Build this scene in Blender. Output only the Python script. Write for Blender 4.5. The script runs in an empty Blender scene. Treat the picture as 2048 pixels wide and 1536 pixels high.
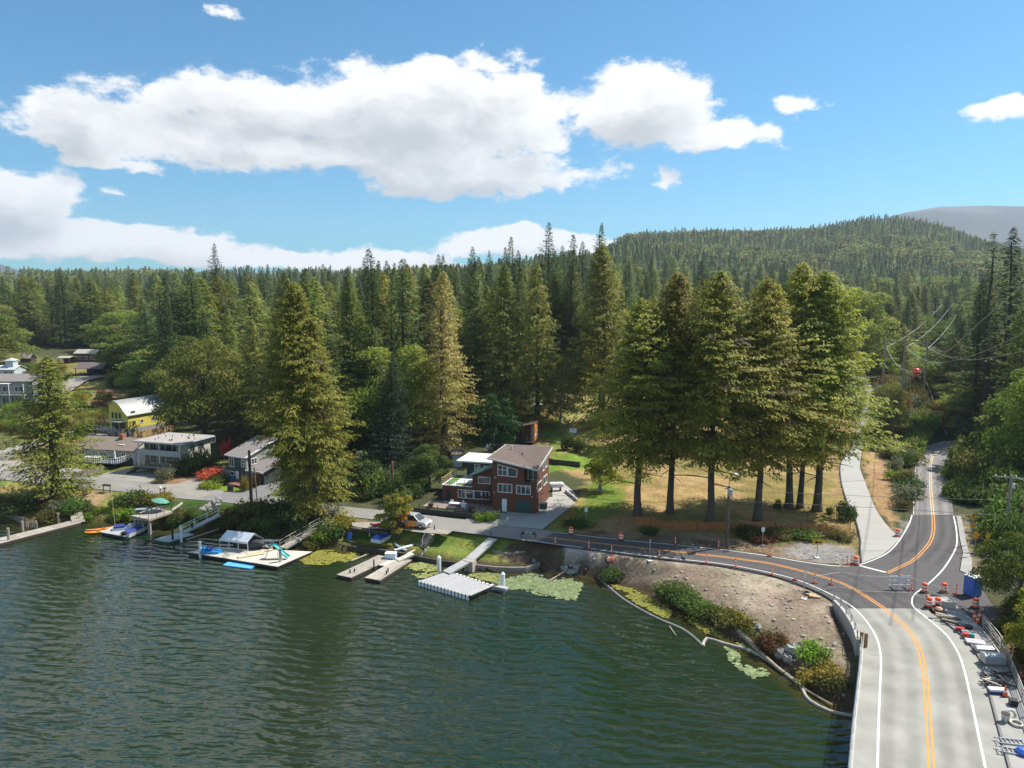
import bpy, math, random
import numpy as np
from mathutils import Vector, Matrix
rnd = random.Random(7)
rs = np.random.RandomState(11)
SC = bpy.context.scene
C = SC.collection
# ---------------------------------------------------------------- camera
CAM_H = 33.0; FPX = 1420.0; TP = 168/1420.0
_n = (1+TP*TP)**.5; CP = 1/_n; SP = TP/_n
cam_d = bpy.data.cameras.new('camera'); cam = bpy.data.objects.new('camera', cam_d); C.objects.link(cam)
cam_d.sensor_width = 36; cam_d.lens = 36*FPX/2048; cam_d.clip_start = 0.5; cam_d.clip_end = 20000
cam.location = (0, 0, CAM_H); cam.rotation_euler = (math.radians(90)-math.atan(TP), 0, 0)
SC.camera = cam
SC.view_settings.view_transform = 'Standard'; SC.view_settings.look = 'None'
SC.view_settings.gamma = 1; SC.view_settings.use_curve_mapping = False
SC.view_settings.exposure = EXPOSURE = 0.85
SC.cycles.max_bounces = 6; SC.cycles.diffuse_bounces = 2; SC.cycles.glossy_bounces = 3
SC.cycles.transmission_bounces = 3; SC.cycles.volume_bounces = 0; SC.cycles.transparent_max_bounces = 4
SC.cycles.use_denoising = True
SC.cycles.caustics_reflective = False; SC.cycles.caustics_refractive = False
# ---------------------------------------------------------------- sun and sky
SUN_EL = math.radians(53); SUN_AZ = math.atan2(0.93, 0.36)      # azimuth from +Y towards +X
sd = Vector((math.sin(SUN_AZ)*math.cos(SUN_EL), math.cos(SUN_AZ)*math.cos(SUN_EL), math.sin(SUN_EL)))
sl = bpy.data.lights.new('sun', 'SUN'); sl.energy = 4.5; sl.angle = math.radians(0.55); sl.color = (1, .94, .84)
so = bpy.data.objects.new('sun', sl); C.objects.link(so); so.rotation_euler = sd.to_track_quat('Z', 'Y').to_euler()
so.location = (60, 60, 200)
W = bpy.data.worlds.new('World'); SC.world = W; W.use_nodes = True
wt = W.node_tree; wt.nodes.clear(); wl = wt.links
def wn(t, **k):
    n = wt.nodes.new(t)
    for a, b in k.items(): setattr(n, a, b)
    return n
def wmath(op, a, b=None, c=None, clamp=False):
    n = wn('ShaderNodeMath', operation=op); n.use_clamp = clamp
    for i, v in enumerate((a, b, c)):
        if v is None: continue
        if isinstance(v, (int, float)): n.inputs[i].default_value = v
        else: wl.new(v, n.inputs[i])
    return n.outputs[0]
sky = wn('ShaderNodeTexSky', sky_type='NISHITA'); sky.sun_disc = False
sky.sun_elevation = SUN_EL; sky.sun_rotation = SUN_AZ
sky.air_density = 1.0; sky.dust_density = 0.6; sky.ozone_density = 2.2; sky.altitude = 100
tc = wn('ShaderNodeTexCoord'); sep = wn('ShaderNodeSeparateXYZ'); wl.new(tc.outputs['Generated'], sep.inputs[0])
az = wmath('ARCTAN2', sep.outputs[0], sep.outputs[1]); el = wmath('ARCSINE', sep.outputs[2])
cmb = wn('ShaderNodeCombineXYZ'); wl.new(az, cmb.inputs[0]); wl.new(el, cmb.inputs[1])
def wnoise(vec, scale, detail, rough, sy=1.0, off=(0,0,0)):
    mp = wn('ShaderNodeMapping'); wl.new(vec, mp.inputs['Vector']); mp.inputs['Scale'].default_value = (1, sy, 1); mp.inputs['Location'].default_value = off
    nz = wn('ShaderNodeTexNoise'); nz.inputs['Scale'].default_value = scale; nz.inputs['Detail'].default_value = detail; nz.inputs['Roughness'].default_value = rough
    wl.new(mp.outputs[0], nz.inputs['Vector']); return nz
wz = wnoise(cmb.outputs[0], 9, 5, .6, 1.6, (3, 1, 0))
vs = wn('ShaderNodeVectorMath', operation='SUBTRACT'); wl.new(wz.outputs['Color'], vs.inputs[0]); vs.inputs[1].default_value = (.5, .5, .5)
vsc = wn('ShaderNodeVectorMath', operation='MULTIPLY'); wl.new(vs.outputs[0], vsc.inputs[0]); vsc.inputs[1].default_value = (.10, .055, 0)
va = wn('ShaderNodeVectorMath', operation='ADD'); wl.new(cmb.outputs[0], va.inputs[0]); wl.new(vsc.outputs[0], va.inputs[1])
def pxdir(px, py):
    a = (px-1024)/FPX; b = (768-py)/FPX
    v = Vector((a, CP+b*SP, -SP+b*CP)).normalized(); return math.atan2(v.x, v.y), math.asin(v.z)
CLOUDS = [(860,235,420,105,1.0),(560,215,290,70,1),(420,270,250,68,1),(1280,215,230,80,1),(1440,275,130,40,1),(930,345,330,58,1),(620,300,300,50,1),
 (180,255,160,60,1),(110,225,90,30,.7),(40,405,130,60,1),(240,485,360,40,1),(500,508,300,28,1),(760,527,230,26,.9),(1060,490,230,40,1),(1230,500,150,30,.8),
 (-200,430,240,60,1),(270,330,60,20,.65),(1570,215,60,22,.5),(2030,208,80,18,.6),(230,397,40,18,.45),(1352,350,30,26,.4),(990,125,130,40,.55),(450,30,50,14,.42),(170,325,60,14,.5),(850,150,80,40,.9),(1290,160,90,30,.9),(340,190,70,25,.9),(1180,500,100,36,.9)]
M = None
VA = va.outputs[0]
def skyblob(cx, cy, rx, ry, s, M):
    n = wn('ShaderNodeVectorMath', operation='MULTIPLY_ADD'); wl.new(VA, n.inputs[0])
    n.inputs[1].default_value = (1/rx, 1/ry, 0); n.inputs[2].default_value = (-cx/rx, -cy/ry, 0)
    ln = wn('ShaderNodeVectorMath', operation='LENGTH'); wl.new(n.outputs[0], ln.inputs[0])
    v = wmath('MULTIPLY_ADD', ln.outputs['Value'], -s, s)
    if M is None: return v
    return wmath('SMOOTH_MAX', M, v, .12)
for (px, py, rx, ry, s) in CLOUDS:
    a0, e0 = pxdir(px, py)
    M = skyblob(a0, e0, rx/FPX, ry/FPX, s, M)
for (a0, e0, rx, ry, s) in [(-.5,.60,.42,.20,1.2),(-.15,.95,.4,.10,.8),(-1.6,.3,.5,.2,1),(1.5,.28,.5,.12,1),(-2.6,.5,.5,.2,1),(2.5,.35,.6,.2,1),(-1.5,.8,.5,.12,1),(0.1,1.1,.9,.1,.9),(-2.2,.15,.6,.08,1),(2.0,.8,.4,.12,1)]:
    M = skyblob(a0, e0, rx, ry, s, M)
UPV = wn('ShaderNodeVectorMath', operation='ADD'); wl.new(va.outputs[0], UPV.inputs[0]); UPV.inputs[1].default_value = (.012, .030, 0); VA = UPV.outputs[0]; M2 = None
for (px, py, rx, ry, s) in CLOUDS[:16]:
    a0, e0 = pxdir(px, py); M2 = skyblob(a0, e0, rx/FPX, ry/FPX, s, M2)
f1 = wnoise(cmb.outputs[0], 8, 12, .66, 1.7); f1u = wnoise(UPV.outputs[0], 8, 6, .6, 1.7); f2 = wnoise(cmb.outputs[0], 4.5, 6, .55, 2.6, (2, -.07, 0))
dens = wmath('ADD', M, wmath('MULTIPLY', wmath('SUBTRACT', f1.outputs['Fac'], .5), 2.1))
mr = wn('ShaderNodeMapRange', interpolation_type='SMOOTHSTEP'); wl.new(dens, mr.inputs[0]); mr.inputs[1].default_value = .08; mr.inputs[2].default_value = .36
mr.inputs[3].default_value = 0; mr.inputs[4].default_value = 1
# cloud body tone: thick, low parts are greyer
mr2 = wn('ShaderNodeMapRange', interpolation_type='SMOOTHSTEP'); wl.new(wmath('ADD', wmath('MULTIPLY', f2.outputs['Fac'], .55), wmath('ADD', wmath('MULTIPLY', M2, .42), wmath('MULTIPLY', wmath('SUBTRACT', f1u.outputs['Fac'], .5), 1.0))), mr2.inputs[0])
mr2.inputs[1].default_value = .26; mr2.inputs[2].default_value = .74; mr2.inputs[3].default_value = 0; mr2.inputs[4].default_value = 1
cc = wn('ShaderNodeMixRGB'); wl.new(mr2.outputs[0], cc.inputs[0]); cc.inputs[1].default_value = (5.3, 5.3, 5.3, 1); cc.inputs[2].default_value = (2.9, 3.0, 3.12, 1)
tint = wn('ShaderNodeMixRGB', blend_type='MULTIPLY'); tint.inputs[0].default_value = 1; wl.new(sky.outputs[0], tint.inputs[1]); tint.inputs[2].default_value = (.23, .57, .70, 1)
mx = wn('ShaderNodeMixRGB'); wl.new(mr.outputs[0], mx.inputs[0]); wl.new(tint.outputs[0], mx.inputs[1]); wl.new(cc.outputs[0], mx.inputs[2])
bg = wn('ShaderNodeBackground'); wl.new(mx.outputs[0], bg.inputs[0]); bg.inputs[1].default_value = 0.115
wo = wn('ShaderNodeOutputWorld'); wl.new(bg.outputs[0], wo.inputs[0])
W.cycles.sampling_method = 'MANUAL'; W.cycles.sample_map_resolution = 512
# ---------------------------------------------------------------- helpers
def ray(px, py):
    a = (px-1024)/FPX; b = (768-py)/FPX
    return (a, CP+b*SP, -SP+b*CP)
def P(px, py, z=2.5):
    r = ray(px, py); t = (z-CAM_H)/r[2]; return Vector((r[0]*t, r[1]*t, z))
def ZP(px, py, y):
    r = ray(px, py); t = y/r[1]; return Vector((r[0]*t, y, CAM_H+r[2]*t))
def P2(px, py, z=2.5):
    v = P(px, py, z); return (v.x, v.y)
def tag(o, label=None, cat=None, group=None, kind=None):
    if label: o['label'] = label
    if cat: o['category'] = cat
    if group: o['group'] = group
    if kind: o['kind'] = kind
    return o
def empty(name, loc, rz=0, label=None, cat=None, group=None):
    o = bpy.data.objects.new(name, None); C.objects.link(o); o.location = loc; o.rotation_euler = (0, 0, rz)
    o.empty_display_size = .3
    return tag(o, label, cat, group)
def copy_tree(o, parent=None):
    c = o.copy(); C.objects.link(c); c.parent = parent
    for ch in list(KIDS.get(o.name, [])):
        copy_tree(ch, c)
    if parent is not None: KIDS.setdefault(parent.name, []).append(c)
    return c
KIDS = {}
def link(name, me, parent=None, loc=None, rz=None):
    o = bpy.data.objects.new(name, me); C.objects.link(o)
    if loc is not None: o.location = loc
    if rz is not None: o.rotation_euler = (0, 0, rz)
    if parent is not None:
        o.parent = parent; KIDS.setdefault(parent.name, []).append(o)
    return o
def npmesh(name, v, f, mat=None, smooth=False, col=None, colname='Col'):
    """v (n,3), f (m,k) arrays"""
    v = np.asarray(v, np.float32); f = np.asarray(f, np.int32); k = f.shape[1]
    me = bpy.data.meshes.new(name)
    me.vertices.add(len(v)); me.vertices.foreach_set('co', v.ravel())
    me.loops.add(f.size); me.loops.foreach_set('vertex_index', f.ravel())
    me.polygons.add(len(f)); me.polygons.foreach_set('loop_start', np.arange(0, f.size, k, dtype=np.int32))
    me.polygons.foreach_set('loop_total', np.full(len(f), k, np.int32))
    if smooth: me.polygons.foreach_set('use_smooth', np.ones(len(f), bool))
    me.update(calc_edges=True)
    if col is not None:
        ca = me.color_attributes.new(colname, 'FLOAT_COLOR', 'POINT')
        c4 = np.ones((len(v), 4), np.float32); c4[:, :3] = col; ca.data.foreach_set('color', c4.ravel())
    if mat: me.materials.append(mat)
    return me
class MB:
    def __init__(s): s.v = []; s.f = []
    def add(s, vs, fs):
        b = len(s.v); s.v += [tuple(x) for x in vs]; s.f += [tuple(b+i for i in q) for q in fs]; return s
    def box(s, x0, x1, y0, y1, z0, z1, M=None):
        vs = [Vector(p) for p in ((x0,y0,z0),(x1,y0,z0),(x1,y1,z0),(x0,y1,z0),(x0,y0,z1),(x1,y0,z1),(x1,y1,z1),(x0,y1,z1))]
        if M is not None: vs = [M @ p for p in vs]
        return s.add(vs, ((0,3,2,1),(4,5,6,7),(0,1,5,4),(1,2,6,5),(2,3,7,6),(3,0,4,7)))
    def cbox(s, c, sx, sy, sz, rz=0):      # centre bottom
        M = Matrix.Translation(Vector(c)) @ Matrix.Rotation(rz, 4, 'Z')
        return s.box(-sx/2, sx/2, -sy/2, sy/2, 0, sz, M)
    def bar(s, a, b, w, h=None):
        a = Vector(a); b = Vector(b); h = h or w; d = (b-a)
        if d.length < 1e-6: return s
        q = d.to_track_quat('X', 'Z').to_matrix().to_4x4(); M = Matrix.Translation(a) @ q
        return s.box(0, d.length, -w/2, w/2, -h/2, h/2, M)
    def tube(s, pts, r, n=6, r1=None, cap=True):
        pts = [Vector(p) for p in pts]; m = len(pts); r1 = r if r1 is None else r1; vs = []; fs = []
        X_ = None
        for i, p in enumerate(pts):
            d = (pts[min(i+1, m-1)]-pts[max(i-1, 0)]); 
            if d.length < 1e-7: d = Vector((0,0,1))
            d.normalize()
            if X_ is None: X_ = Vector((1,0,0)) if abs(d.x) < .8 else Vector((0,1,0))
            X_ = (X_-d*X_.dot(d)).normalized(); q = Matrix((X_, d.cross(X_), d)).transposed(); rr = r+(r1-r)*i/max(1, m-1)
            for k in range(n):
                a = 2*math.pi*k/n; vs.append(p + q @ Vector((math.cos(a)*rr, math.sin(a)*rr, 0)))
        for i in range(m-1):
            for k in range(n): fs.append((i*n+k, i*n+(k+1) % n, (i+1)*n+(k+1) % n, (i+1)*n+k))
        if cap: fs.append(tuple(range(n-1, -1, -1))); fs.append(tuple((m-1)*n+k for k in range(n)))
        return s.add(vs, fs)
    def lathe(s, c, prof, n=12, M=None):   # prof: (r,z)
        c = Vector(c); vs = []; fs = []
        for (r, z) in prof:
            for k in range(n):
                a = 2*math.pi*k/n; p = Vector((r*math.cos(a), r*math.sin(a), z)); vs.append(c+(M @ p if M is not None else p))
        m = len(prof)
        for i in range(m-1):
            for k in range(n): fs.append((i*n+k, i*n+(k+1) % n, (i+1)*n+(k+1) % n, (i+1)*n+k))
        if prof[0][0] > 0: fs.append(tuple(range(n-1, -1, -1)))
        if prof[-1][0] > 0: fs.append(tuple((m-1)*n+k for k in range(n)))
        return s.add(vs, fs)
    def prism(s, poly, z0, z1):            # polygon in xy (ccw), z may be callable or float
        n = len(poly); zf = lambda z, p: z(p) if callable(z) else z
        ar = sum(poly[i][0]*poly[(i+1) % n][1]-poly[(i+1) % n][0]*poly[i][1] for i in range(n))
        if ar < 0: poly = poly[::-1]
        vs = [(p[0], p[1], zf(z0, p)) for p in poly]+[(p[0], p[1], zf(z1, p)) for p in poly]
        fs = [tuple(range(n-1, -1, -1)), tuple(range(n, 2*n))]+[(i, (i+1) % n, n+(i+1) % n, n+i) for i in range(n)]
        return s.add(vs, fs)
    def extr(s, pts, d):                   # extrude a closed 3d polygon by a vector
        n = len(pts); pts = [Vector(p) for p in pts]; d = Vector(d)
        return s.add(pts+[p+d for p in pts], [tuple(range(n-1, -1, -1)), tuple(range(n, 2*n))]+[(i, (i+1) % n, n+(i+1) % n, n+i) for i in range(n)])
    def quad(s, a, b, c, d): return s.add((a, b, c, d), ((0, 1, 2, 3),))
    def mesh(s, name, mat=None, smooth=False):
        me = bpy.data.meshes.new(name); me.from_pydata(s.v, [], s.f); me.update()
        if smooth:
            for p in me.polygons: p.use_smooth = True
        if mat: me.materials.append(mat)
        return me
    def build(s, name, mat=None, parent=None, loc=None, rz=None, smooth=False):
        return link(name, s.mesh(name, mat, smooth), parent, loc, rz)
# ---------------------------------------------------------------- materials
MATS = {}
def mat(name, col, rough=.7, var=.15, scale=3.0, bump=0.0, metal=0.0, spec=.5, col2=None, stretch=(1,1,1), coord='Object', detail=5, island=0.0, wave=None):
    if name in MATS: return MATS[name]
    m = bpy.data.materials.new(name); m.use_nodes = True; t = m.node_tree; L = t.links
    b = t.nodes['Principled BSDF']; b.inputs['Roughness'].default_value = rough; b.inputs['Metallic'].default_value = metal
    b.inputs['Specular IOR Level'].default_value = spec
    co = t.nodes.new('ShaderNodeTexCoord'); mp = t.nodes.new('ShaderNodeMapping'); mp.inputs['Scale'].default_value = stretch
    L.new(co.outputs[coord], mp.inputs[0])
    nz = t.nodes.new('ShaderNodeTexNoise'); nz.inputs['Scale'].default_value = scale; nz.inputs['Detail'].default_value = detail; nz.inputs['Roughness'].default_value = .6
    L.new(mp.outputs[0], nz.inputs['Vector'])
    mr = t.nodes.new('ShaderNodeMapRange'); L.new(nz.outputs['Fac'], mr.inputs[0]); mr.inputs[1].default_value = .3; mr.inputs[2].default_value = .7
    mx = t.nodes.new('ShaderNodeMixRGB'); L.new(mr.outputs[0], mx.inputs[0])
    c2 = col2 or tuple(min(1, c*(1+var)) for c in col); c1 = col if col2 else tuple(c*(1-var) for c in col)
    mx.inputs[1].default_value = (*c1, 1); mx.inputs[2].default_value = (*c2, 1); out = mx.outputs[0]
    if island:
        g = t.nodes.new('ShaderNodeObjectInfo'); ml = t.nodes.new('ShaderNodeMapRange'); L.new(g.outputs['Random'], ml.inputs[0])
        ml.inputs[3].default_value = 1-island; ml.inputs[4].default_value = 1+island
        hv = t.nodes.new('ShaderNodeHueSaturation'); L.new(ml.outputs[0], hv.inputs['Value']); L.new(out, hv.inputs['Color']); out = hv.outputs[0]
    L.new(out, b.inputs['Base Color'])
    if bump:
        bp = t.nodes.new('ShaderNodeBump'); bp.inputs['Strength'].default_value = bump; bp.inputs['Distance'].default_value = .05
        L.new(nz.outputs['Fac'], bp.inputs['Height']); L.new(bp.outputs[0], b.inputs['Normal'])
    MATS[name] = m; return m
WOOD = lambda: mat('weathered_wood', (.27,.23,.19), .85, .3, 2, .2, stretch=(1,8,8), island=.15)
WOODD = lambda: mat('dark_stained_wood', (.05,.035,.025), .8, .3, 2, stretch=(1,6,6), island=.2)
WOODL = lambda: mat('pale_plank_wood', (.36,.31,.24), .85, .25, 2, .2, stretch=(1,8,8), island=.18)
WHITE = lambda: mat('white_paint', (.78,.78,.76), .5, .05)
BLACK = lambda: mat('black_paint', (.015,.015,.017), .5, .2)
GREYM = lambda: mat('galvanised_metal', (.45,.47,.48), .4, .1, metal=.7)
GLASS = lambda: mat('dark_window_glass', (.012,.015,.018), .06, .4, .7, spec=.9, col2=(.10,.10,.095))  # paler noise patches in the pane colour stand in for reflections
CONC = lambda: mat('pale_concrete', (.44,.43,.40), .85, .12, 1.2, .1)
ORANGE = lambda: mat('safety_orange', (.85,.12,.02), .5, .08)
REFL = lambda: mat('reflective_white_band', (.8,.8,.8), .4, .05)
RUBBER = lambda: mat('black_rubber', (.02,.02,.02), .8, .2)
YELLOWS = lambda: mat('warning_yellow', (.8,.42,.01), .4, .05)
BLUE = lambda: mat('blue_plastic', (.03,.14,.55), .4, .15)
# ---------------------------------------------------------------- shape of the land
SHORE_PX = [(-120,1036),(0,1040),(72,1053),(120,1048),(150,1043),(186,1043),(223,1043),(262,1041),(300,1052),(345,1058),(366,1079),(400,1066),(438,1054),(471,1056),(541,1081),(567,1087),(604,1096),(640,1094),(677,1097),
 (811,1111),(855,1119),(916,1131),(945,1133),(987,1141),(1053,1139),(1079,1130),(1104,1143),(1123,1146),(1155,1151),(1195,1158),(1242,1170),(1287,1181),(1332,1207),(1390,1235),(1435,1262),(1491,1290),(1548,1322),(1599,1356),(1644,1392),(1704,1423)]
SHORE = [(-600,260),(-300,170),(-140,112)]+[P2(x, y, 0) for x, y in SHORE_PX]+[(30,46),(44,47),(58,50),(80,52),(140,60),(420,80)]
LAKE = SHORE+[(420,-320),(-620,-320)]
def poly_sd(poly, X, Y):
    """signed distance, positive outside"""
    p = np.asarray(poly, float); n = len(p); d2 = np.full(X.shape, 1e18); ins = np.zeros(X.shape, bool)
    for i in range(n):
        ax, ay = p[i]; bx, by = p[(i+1) % n]; ex, ey = bx-ax, by-ay
        wx, wy = X-ax, Y-ay; t = np.clip((wx*ex+wy*ey)/(ex*ex+ey*ey+1e-12), 0, 1)
        d2 = np.minimum(d2, (wx-t*ex)**2+(wy-t*ey)**2)
        if ay != by:
            c = ((ay > Y) != (by > Y)) & (X < (bx-ax)*(Y-ay)/(by-ay)+ax); ins ^= c
    d = np.sqrt(d2); return np.where(ins, -d, d)
def sst(a, b, x): t = np.clip((x-a)/(b-a), 0, 1); return t*t*(3-2*t)
def vnoise(X, Y, s, seed=0):
    x = X/s; y = Y/s; xi = np.floor(x).astype(np.int64); yi = np.floor(y).astype(np.int64); fx = x-xi; fy = y-yi
    fx = fx*fx*(3-2*fx); fy = fy*fy*(3-2*fy)
    def h(a, b):
        n = (a*374761393+b*668265263+seed*974634777) & 0xffffffff; n = ((n ^ (n >> 13))*1274126177) & 0xffffffff
        return ((n ^ (n >> 16)) & 0xffff)/65535.0
    return (h(xi,yi)*(1-fx)+h(xi+1,yi)*fx)*(1-fy)+(h(xi,yi+1)*(1-fx)+h(xi+1,yi+1)*fx)*fy
def fbm(X, Y, s, o=4, seed=0):
    r = 0; a = .5
    for i in range(o): r = r+a*vnoise(X, Y, s/2**i, seed+i*17); a *= .5
    return r
U_  = [-1.5,-.7,-.45,-.25,-.12,.0,.08,.17,.25,.35,.5,.7,1.5]
Y0_ = [160,155,148,128,124,119,118,121,130,125,125,120,120]
S0_ = [.05,.05,.035,.05,.09,.13,.13,.11,.06,.045,.045,.07,.08]
R2x = [1000,1180,1250,1400,1500,1620,1740,1850,1960,2060,2300,2800]; R2y = [545,525,482,474,475,470,452,460,492,515,530,560]
R3x = [-900,-300,-100,0,45,120,1650,1760,1800,1860,1950,2048,2300,2800]; R3y = [500,505,520,528,542,590,590,445,434,423,421,423,430,450]
R1x = [-900,0,300,600,800,900,1000,1100,1250,1500,2000]; R1y = [580,584,582,572,556,550,540,528,520,560,560]
def uk(px): return [(x-1024)/FPX for x in px]
def base_h(X, Y):
    Yc = np.maximum(Y, 1); u = X/Yc
    y0 = np.interp(u, U_, Y0_); s0 = np.interp(u, U_, S0_)
    dd = np.maximum(Y-y0, 0); dd = np.sqrt(dd*dd+9)-3
    B = 2.42+s0*np.minimum(dd, 55)+.042*np.maximum(dd-55, 0)
    B = np.minimum(B, 60)
    for (rx, ry, dk, lo, th) in ((R1x, R1y, 800, .55, 13), (R2x, R2y, 1500, .38, 12), (R3x, R3y, 4500, .5, 0)):
        zr = CAM_H+dk*(600-np.interp(u, uk(rx), ry))/FPX-th
        q = Y/dk; sh = sst(lo, 1.0, q)*(1-.35*sst(1.0, 1.6, q))
        nb = (fbm(X, Y, dk*.22, 3, 5)-.45)*zr*.16*sst(lo, .8, q)*(1-sst(.85, 1, q))
        B = np.maximum(B, B*(1-sh)+zr*sh+nb)
    return B
def line_off(pts, n=1): return pts
# world outlines used to level the ground
RN = [(-200,925),(0,938),(150,949),(187,952),(234,959),(293,966),(420,978),(529,993),(600,1002),(639,1008),(740,1018),(776,1021),(824,1026),(900,1036),(945,1041),(1031,1053),(1080,1059),(1140,1068),(1242,1079),(1354,1089),(1440,1098),(1534,1110),(1643,1128)]
RS = [(-200,945),(0,959),(125,971),(234,982),(332,994),(400,1000),(420,1001),(482,1008),(600,1021),(654,1029),(740,1038),(775,1043),(845,1053),(900,1061),(982,1072),(1043,1080),(1140,1095),(1224,1107),(1316,1119),(1440,1133),(1549,1154),(1627,1182),(1659,1199),(1685,1217)]
ROAD_POLY = [P2(*p) for p in RN]+[P2(*p) for p in [(1700,1132),(1760,1116),(1801,1078),(1820,1047),(1826,1024),(1828,969),(1832,922),(1846,897),(1868,882),(1904,876),(1970,872),(1985,900),(1901,913),(1894,930),(1897,961),(1907,1030),(1922,1030),(1945,1095),(1952,1120),(1960,1153),(2001,1234),(1990,1260),(2060,1400),(1851,1217)]]+[P2(*p) for p in RS[::-1]]
LAWN1 = [P2(*p, .9) for p in [(676,1084),(690,1074),(770,1078),(800,1082),(850,1088),(838,1094),(811,1108)]]
LAWN2 = [P2(*p, .8) for p in [(815,1107),(850,1097),(880,1095),(960,1105),(1060,1114),(1082,1126),(1053,1133),(987,1136),(945,1130),(916,1126),(855,1114)]]
BRIDGE = [P2(*p) for p in [(1690,1222),(1851,1222),(1970,1290),(2060,1400),(2100,1560),(1690,1560),(1716,1290)]]
LZ = lambda s: .58+.15*np.clip(s, 0, 9)
HOUSE_PAD = [P2(*p) for p in [(850,1012),(870,990),(985,985),(1110,975),(1165,990),(1150,1012),(1090,1060),(940,1040),(815,1027)]]
LEFTLOT = [P2(*p) for p in [(230,960),(200,950),(330,930),(440,925),(600,960),(600,1003),(480,985)]]
LEVEL = [(ROAD_POLY, 2.43, .5, 2.2), (LAWN1, LZ, 0, .9), (LAWN2, LZ, 0, 3.5), (BRIDGE, 1.45, .6, 1.8), (HOUSE_PAD, 2.46, .6, 3), (LEFTLOT, 2.44, .5, 3)]
def T_(X, Y, rough=True):
    X = np.asarray(X, float); Y = np.asarray(Y, float)
    s = poly_sd(LAKE, X, Y); B = base_h(X, Y)
    land = np.minimum(B, 2.42)*np.tanh(np.maximum(s, 0)/4.2)+np.maximum(B-2.42, 0)*sst(0, 25, s)
    if rough: land = land+(fbm(X, Y, 2.2, 4, 3)-.47)*.55*sst(0, 1.5, s)*sst(0,4,s)+(fbm(X,Y,14,3,9)-.45)*1.2*sst(6,30,s)*sst(108,150,Y)
    T = np.where(s > 0, land, np.maximum(s*.3, -3.5)+.02)
    for poly, z, f0, f1 in LEVEL:
        p = np.asarray(poly); m = (X > p[:,0].min()-f1) & (X < p[:,0].max()+f1) & (Y > p[:,1].min()-f1) & (Y < p[:,1].max()+f1) & (s > -.5)
        if m.any():
            d = poly_sd(poly, X[m], Y[m]); w = 1-sst(f0, f1, d); zz = z(s[m]) if callable(z) else z; zz = np.minimum(zz, T[m]) if poly is BRIDGE else zz; T[m] = T[m]*(1-w)+zz*w
    return T
def T(x, y): return float(T_(np.array([x]), np.array([y]))[0])
def G(px, py):
    r = ray(px, py); ts = np.geomspace(40, 6000, 260); x = r[0]*ts; y = r[1]*ts; z = CAM_H+r[2]*ts
    b = z < T_(x, y); 
    if not b.any(): return Vector((x[-1], y[-1], z[-1]))
    i = int(np.argmax(b)); lo, hi = ts[max(i-1, 0)], ts[i]
    for _ in range(2):
        tt = np.linspace(lo, hi, 24); bb = (CAM_H+r[2]*tt) < T_(r[0]*tt, r[1]*tt); j = int(np.argmax(bb)) if bb.any() else 23
        lo, hi = tt[max(j-1, 0)], tt[j]
    return Vector((r[0]*hi, r[1]*hi, CAM_H+r[2]*hi))
# ---------------------------------------------------------------- ground sheet
ud = np.linspace(-.80, .80, 600); ue = .80*np.geomspace(1.03, 8, 24)
us = np.concatenate([-ue[::-1], ud, ue])
ys = np.concatenate([np.linspace(-310, 36, 16), np.arange(40, 62, .6), np.arange(62, 150, .42), np.arange(150.4, 235, .9), np.geomspace(236.5, 7000, 125)])
UU, YY = np.meshgrid(us, ys); XX = UU*(np.abs(YY)+18)
ZZ = T_(XX.ravel(), YY.ravel()).reshape(XX.shape)
SH = poly_sd(LAKE, XX.ravel(), YY.ravel()).reshape(XX.shape)
GRASS = (.085,.115,.022); GRASSB = (.13,.19,.03); GOLD = (.27,.205,.07); DIRT = (.215,.168,.12); DIRTD = (.12,.08,.05); MUD = (.065,.05,.03); FOREST = (.06,.065,.028); GRAV = (.30,.27,.235); SCRUB = (.10,.105,.035); RED = (.26,.12,.06); OLIVE = (.075,.072,.022)
col = np.zeros(XX.shape+(3,)); col[:] = FOREST
nz = fbm(XX, YY, 7, 4, 1); nz2 = fbm(XX, YY, 1.5, 3, 2)
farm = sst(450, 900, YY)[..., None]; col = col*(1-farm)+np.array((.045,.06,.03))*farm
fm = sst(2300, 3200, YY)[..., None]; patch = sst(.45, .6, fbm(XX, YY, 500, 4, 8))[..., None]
col = col*(1-fm)+(np.array((.05,.06,.062))*(1-patch)+np.array((.105,.095,.10))*patch)*fm  # far mountain's bluish haze is partly put into the ground colour
def paint(px, c, z=2.5, fe=1.0, amp=2.0, world=False, mixc=None):
    global col
    poly = px if world else [P2(x, y, z) for x, y in px]
    p = np.asarray(poly); m = (XX > p[:,0].min()-4) & (XX < p[:,0].max()+4) & (YY > p[:,1].min()-4) & (YY < p[:,1].max()+4)
    d = poly_sd(poly, XX[m], YY[m])+(nz2[m]-.45)*amp*1.6
    w = (1-sst(-fe/2, fe/2, d))[:, None]; cc = np.array(c)[None, :]
    if mixc is not None:
        k = sst(.4, .56, nz[m])[:, None]; cc = cc*(1-k)+np.array(mixc)*k
    col[m] = col[m]*(1-w)+cc*w
def gw(pts): return [tuple(G(x, y)[:2]) for x, y in pts]
paint(gw([(-150,900),(-150,1060),(60,1056),(160,1040),(380,1060),(500,1060),(560,1020),(600,1000),(560,960),(440,920),(250,900),(60,900)]), SCRUB, world=True, mixc=GRASS)
paint(gw([(0,700),(0,900),(180,890),(300,870),(290,800),(250,740),(150,725)]), (.12,.13,.035), world=True, fe=6, mixc=(.20,.16,.05))
paint(gw([(190,790),(225,770),(232,800),(215,815),(190,812)]), (.34,.19,.10), world=True)
paint([(0,960),(0,1012),(60,1018),(125,1000),(135,1012),(160,1012),(230,985),(260,985),(225,1000),(215,1035),(190,1040),(180,1010),(140,975)], GOLD, mixc=GRASSB)
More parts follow.
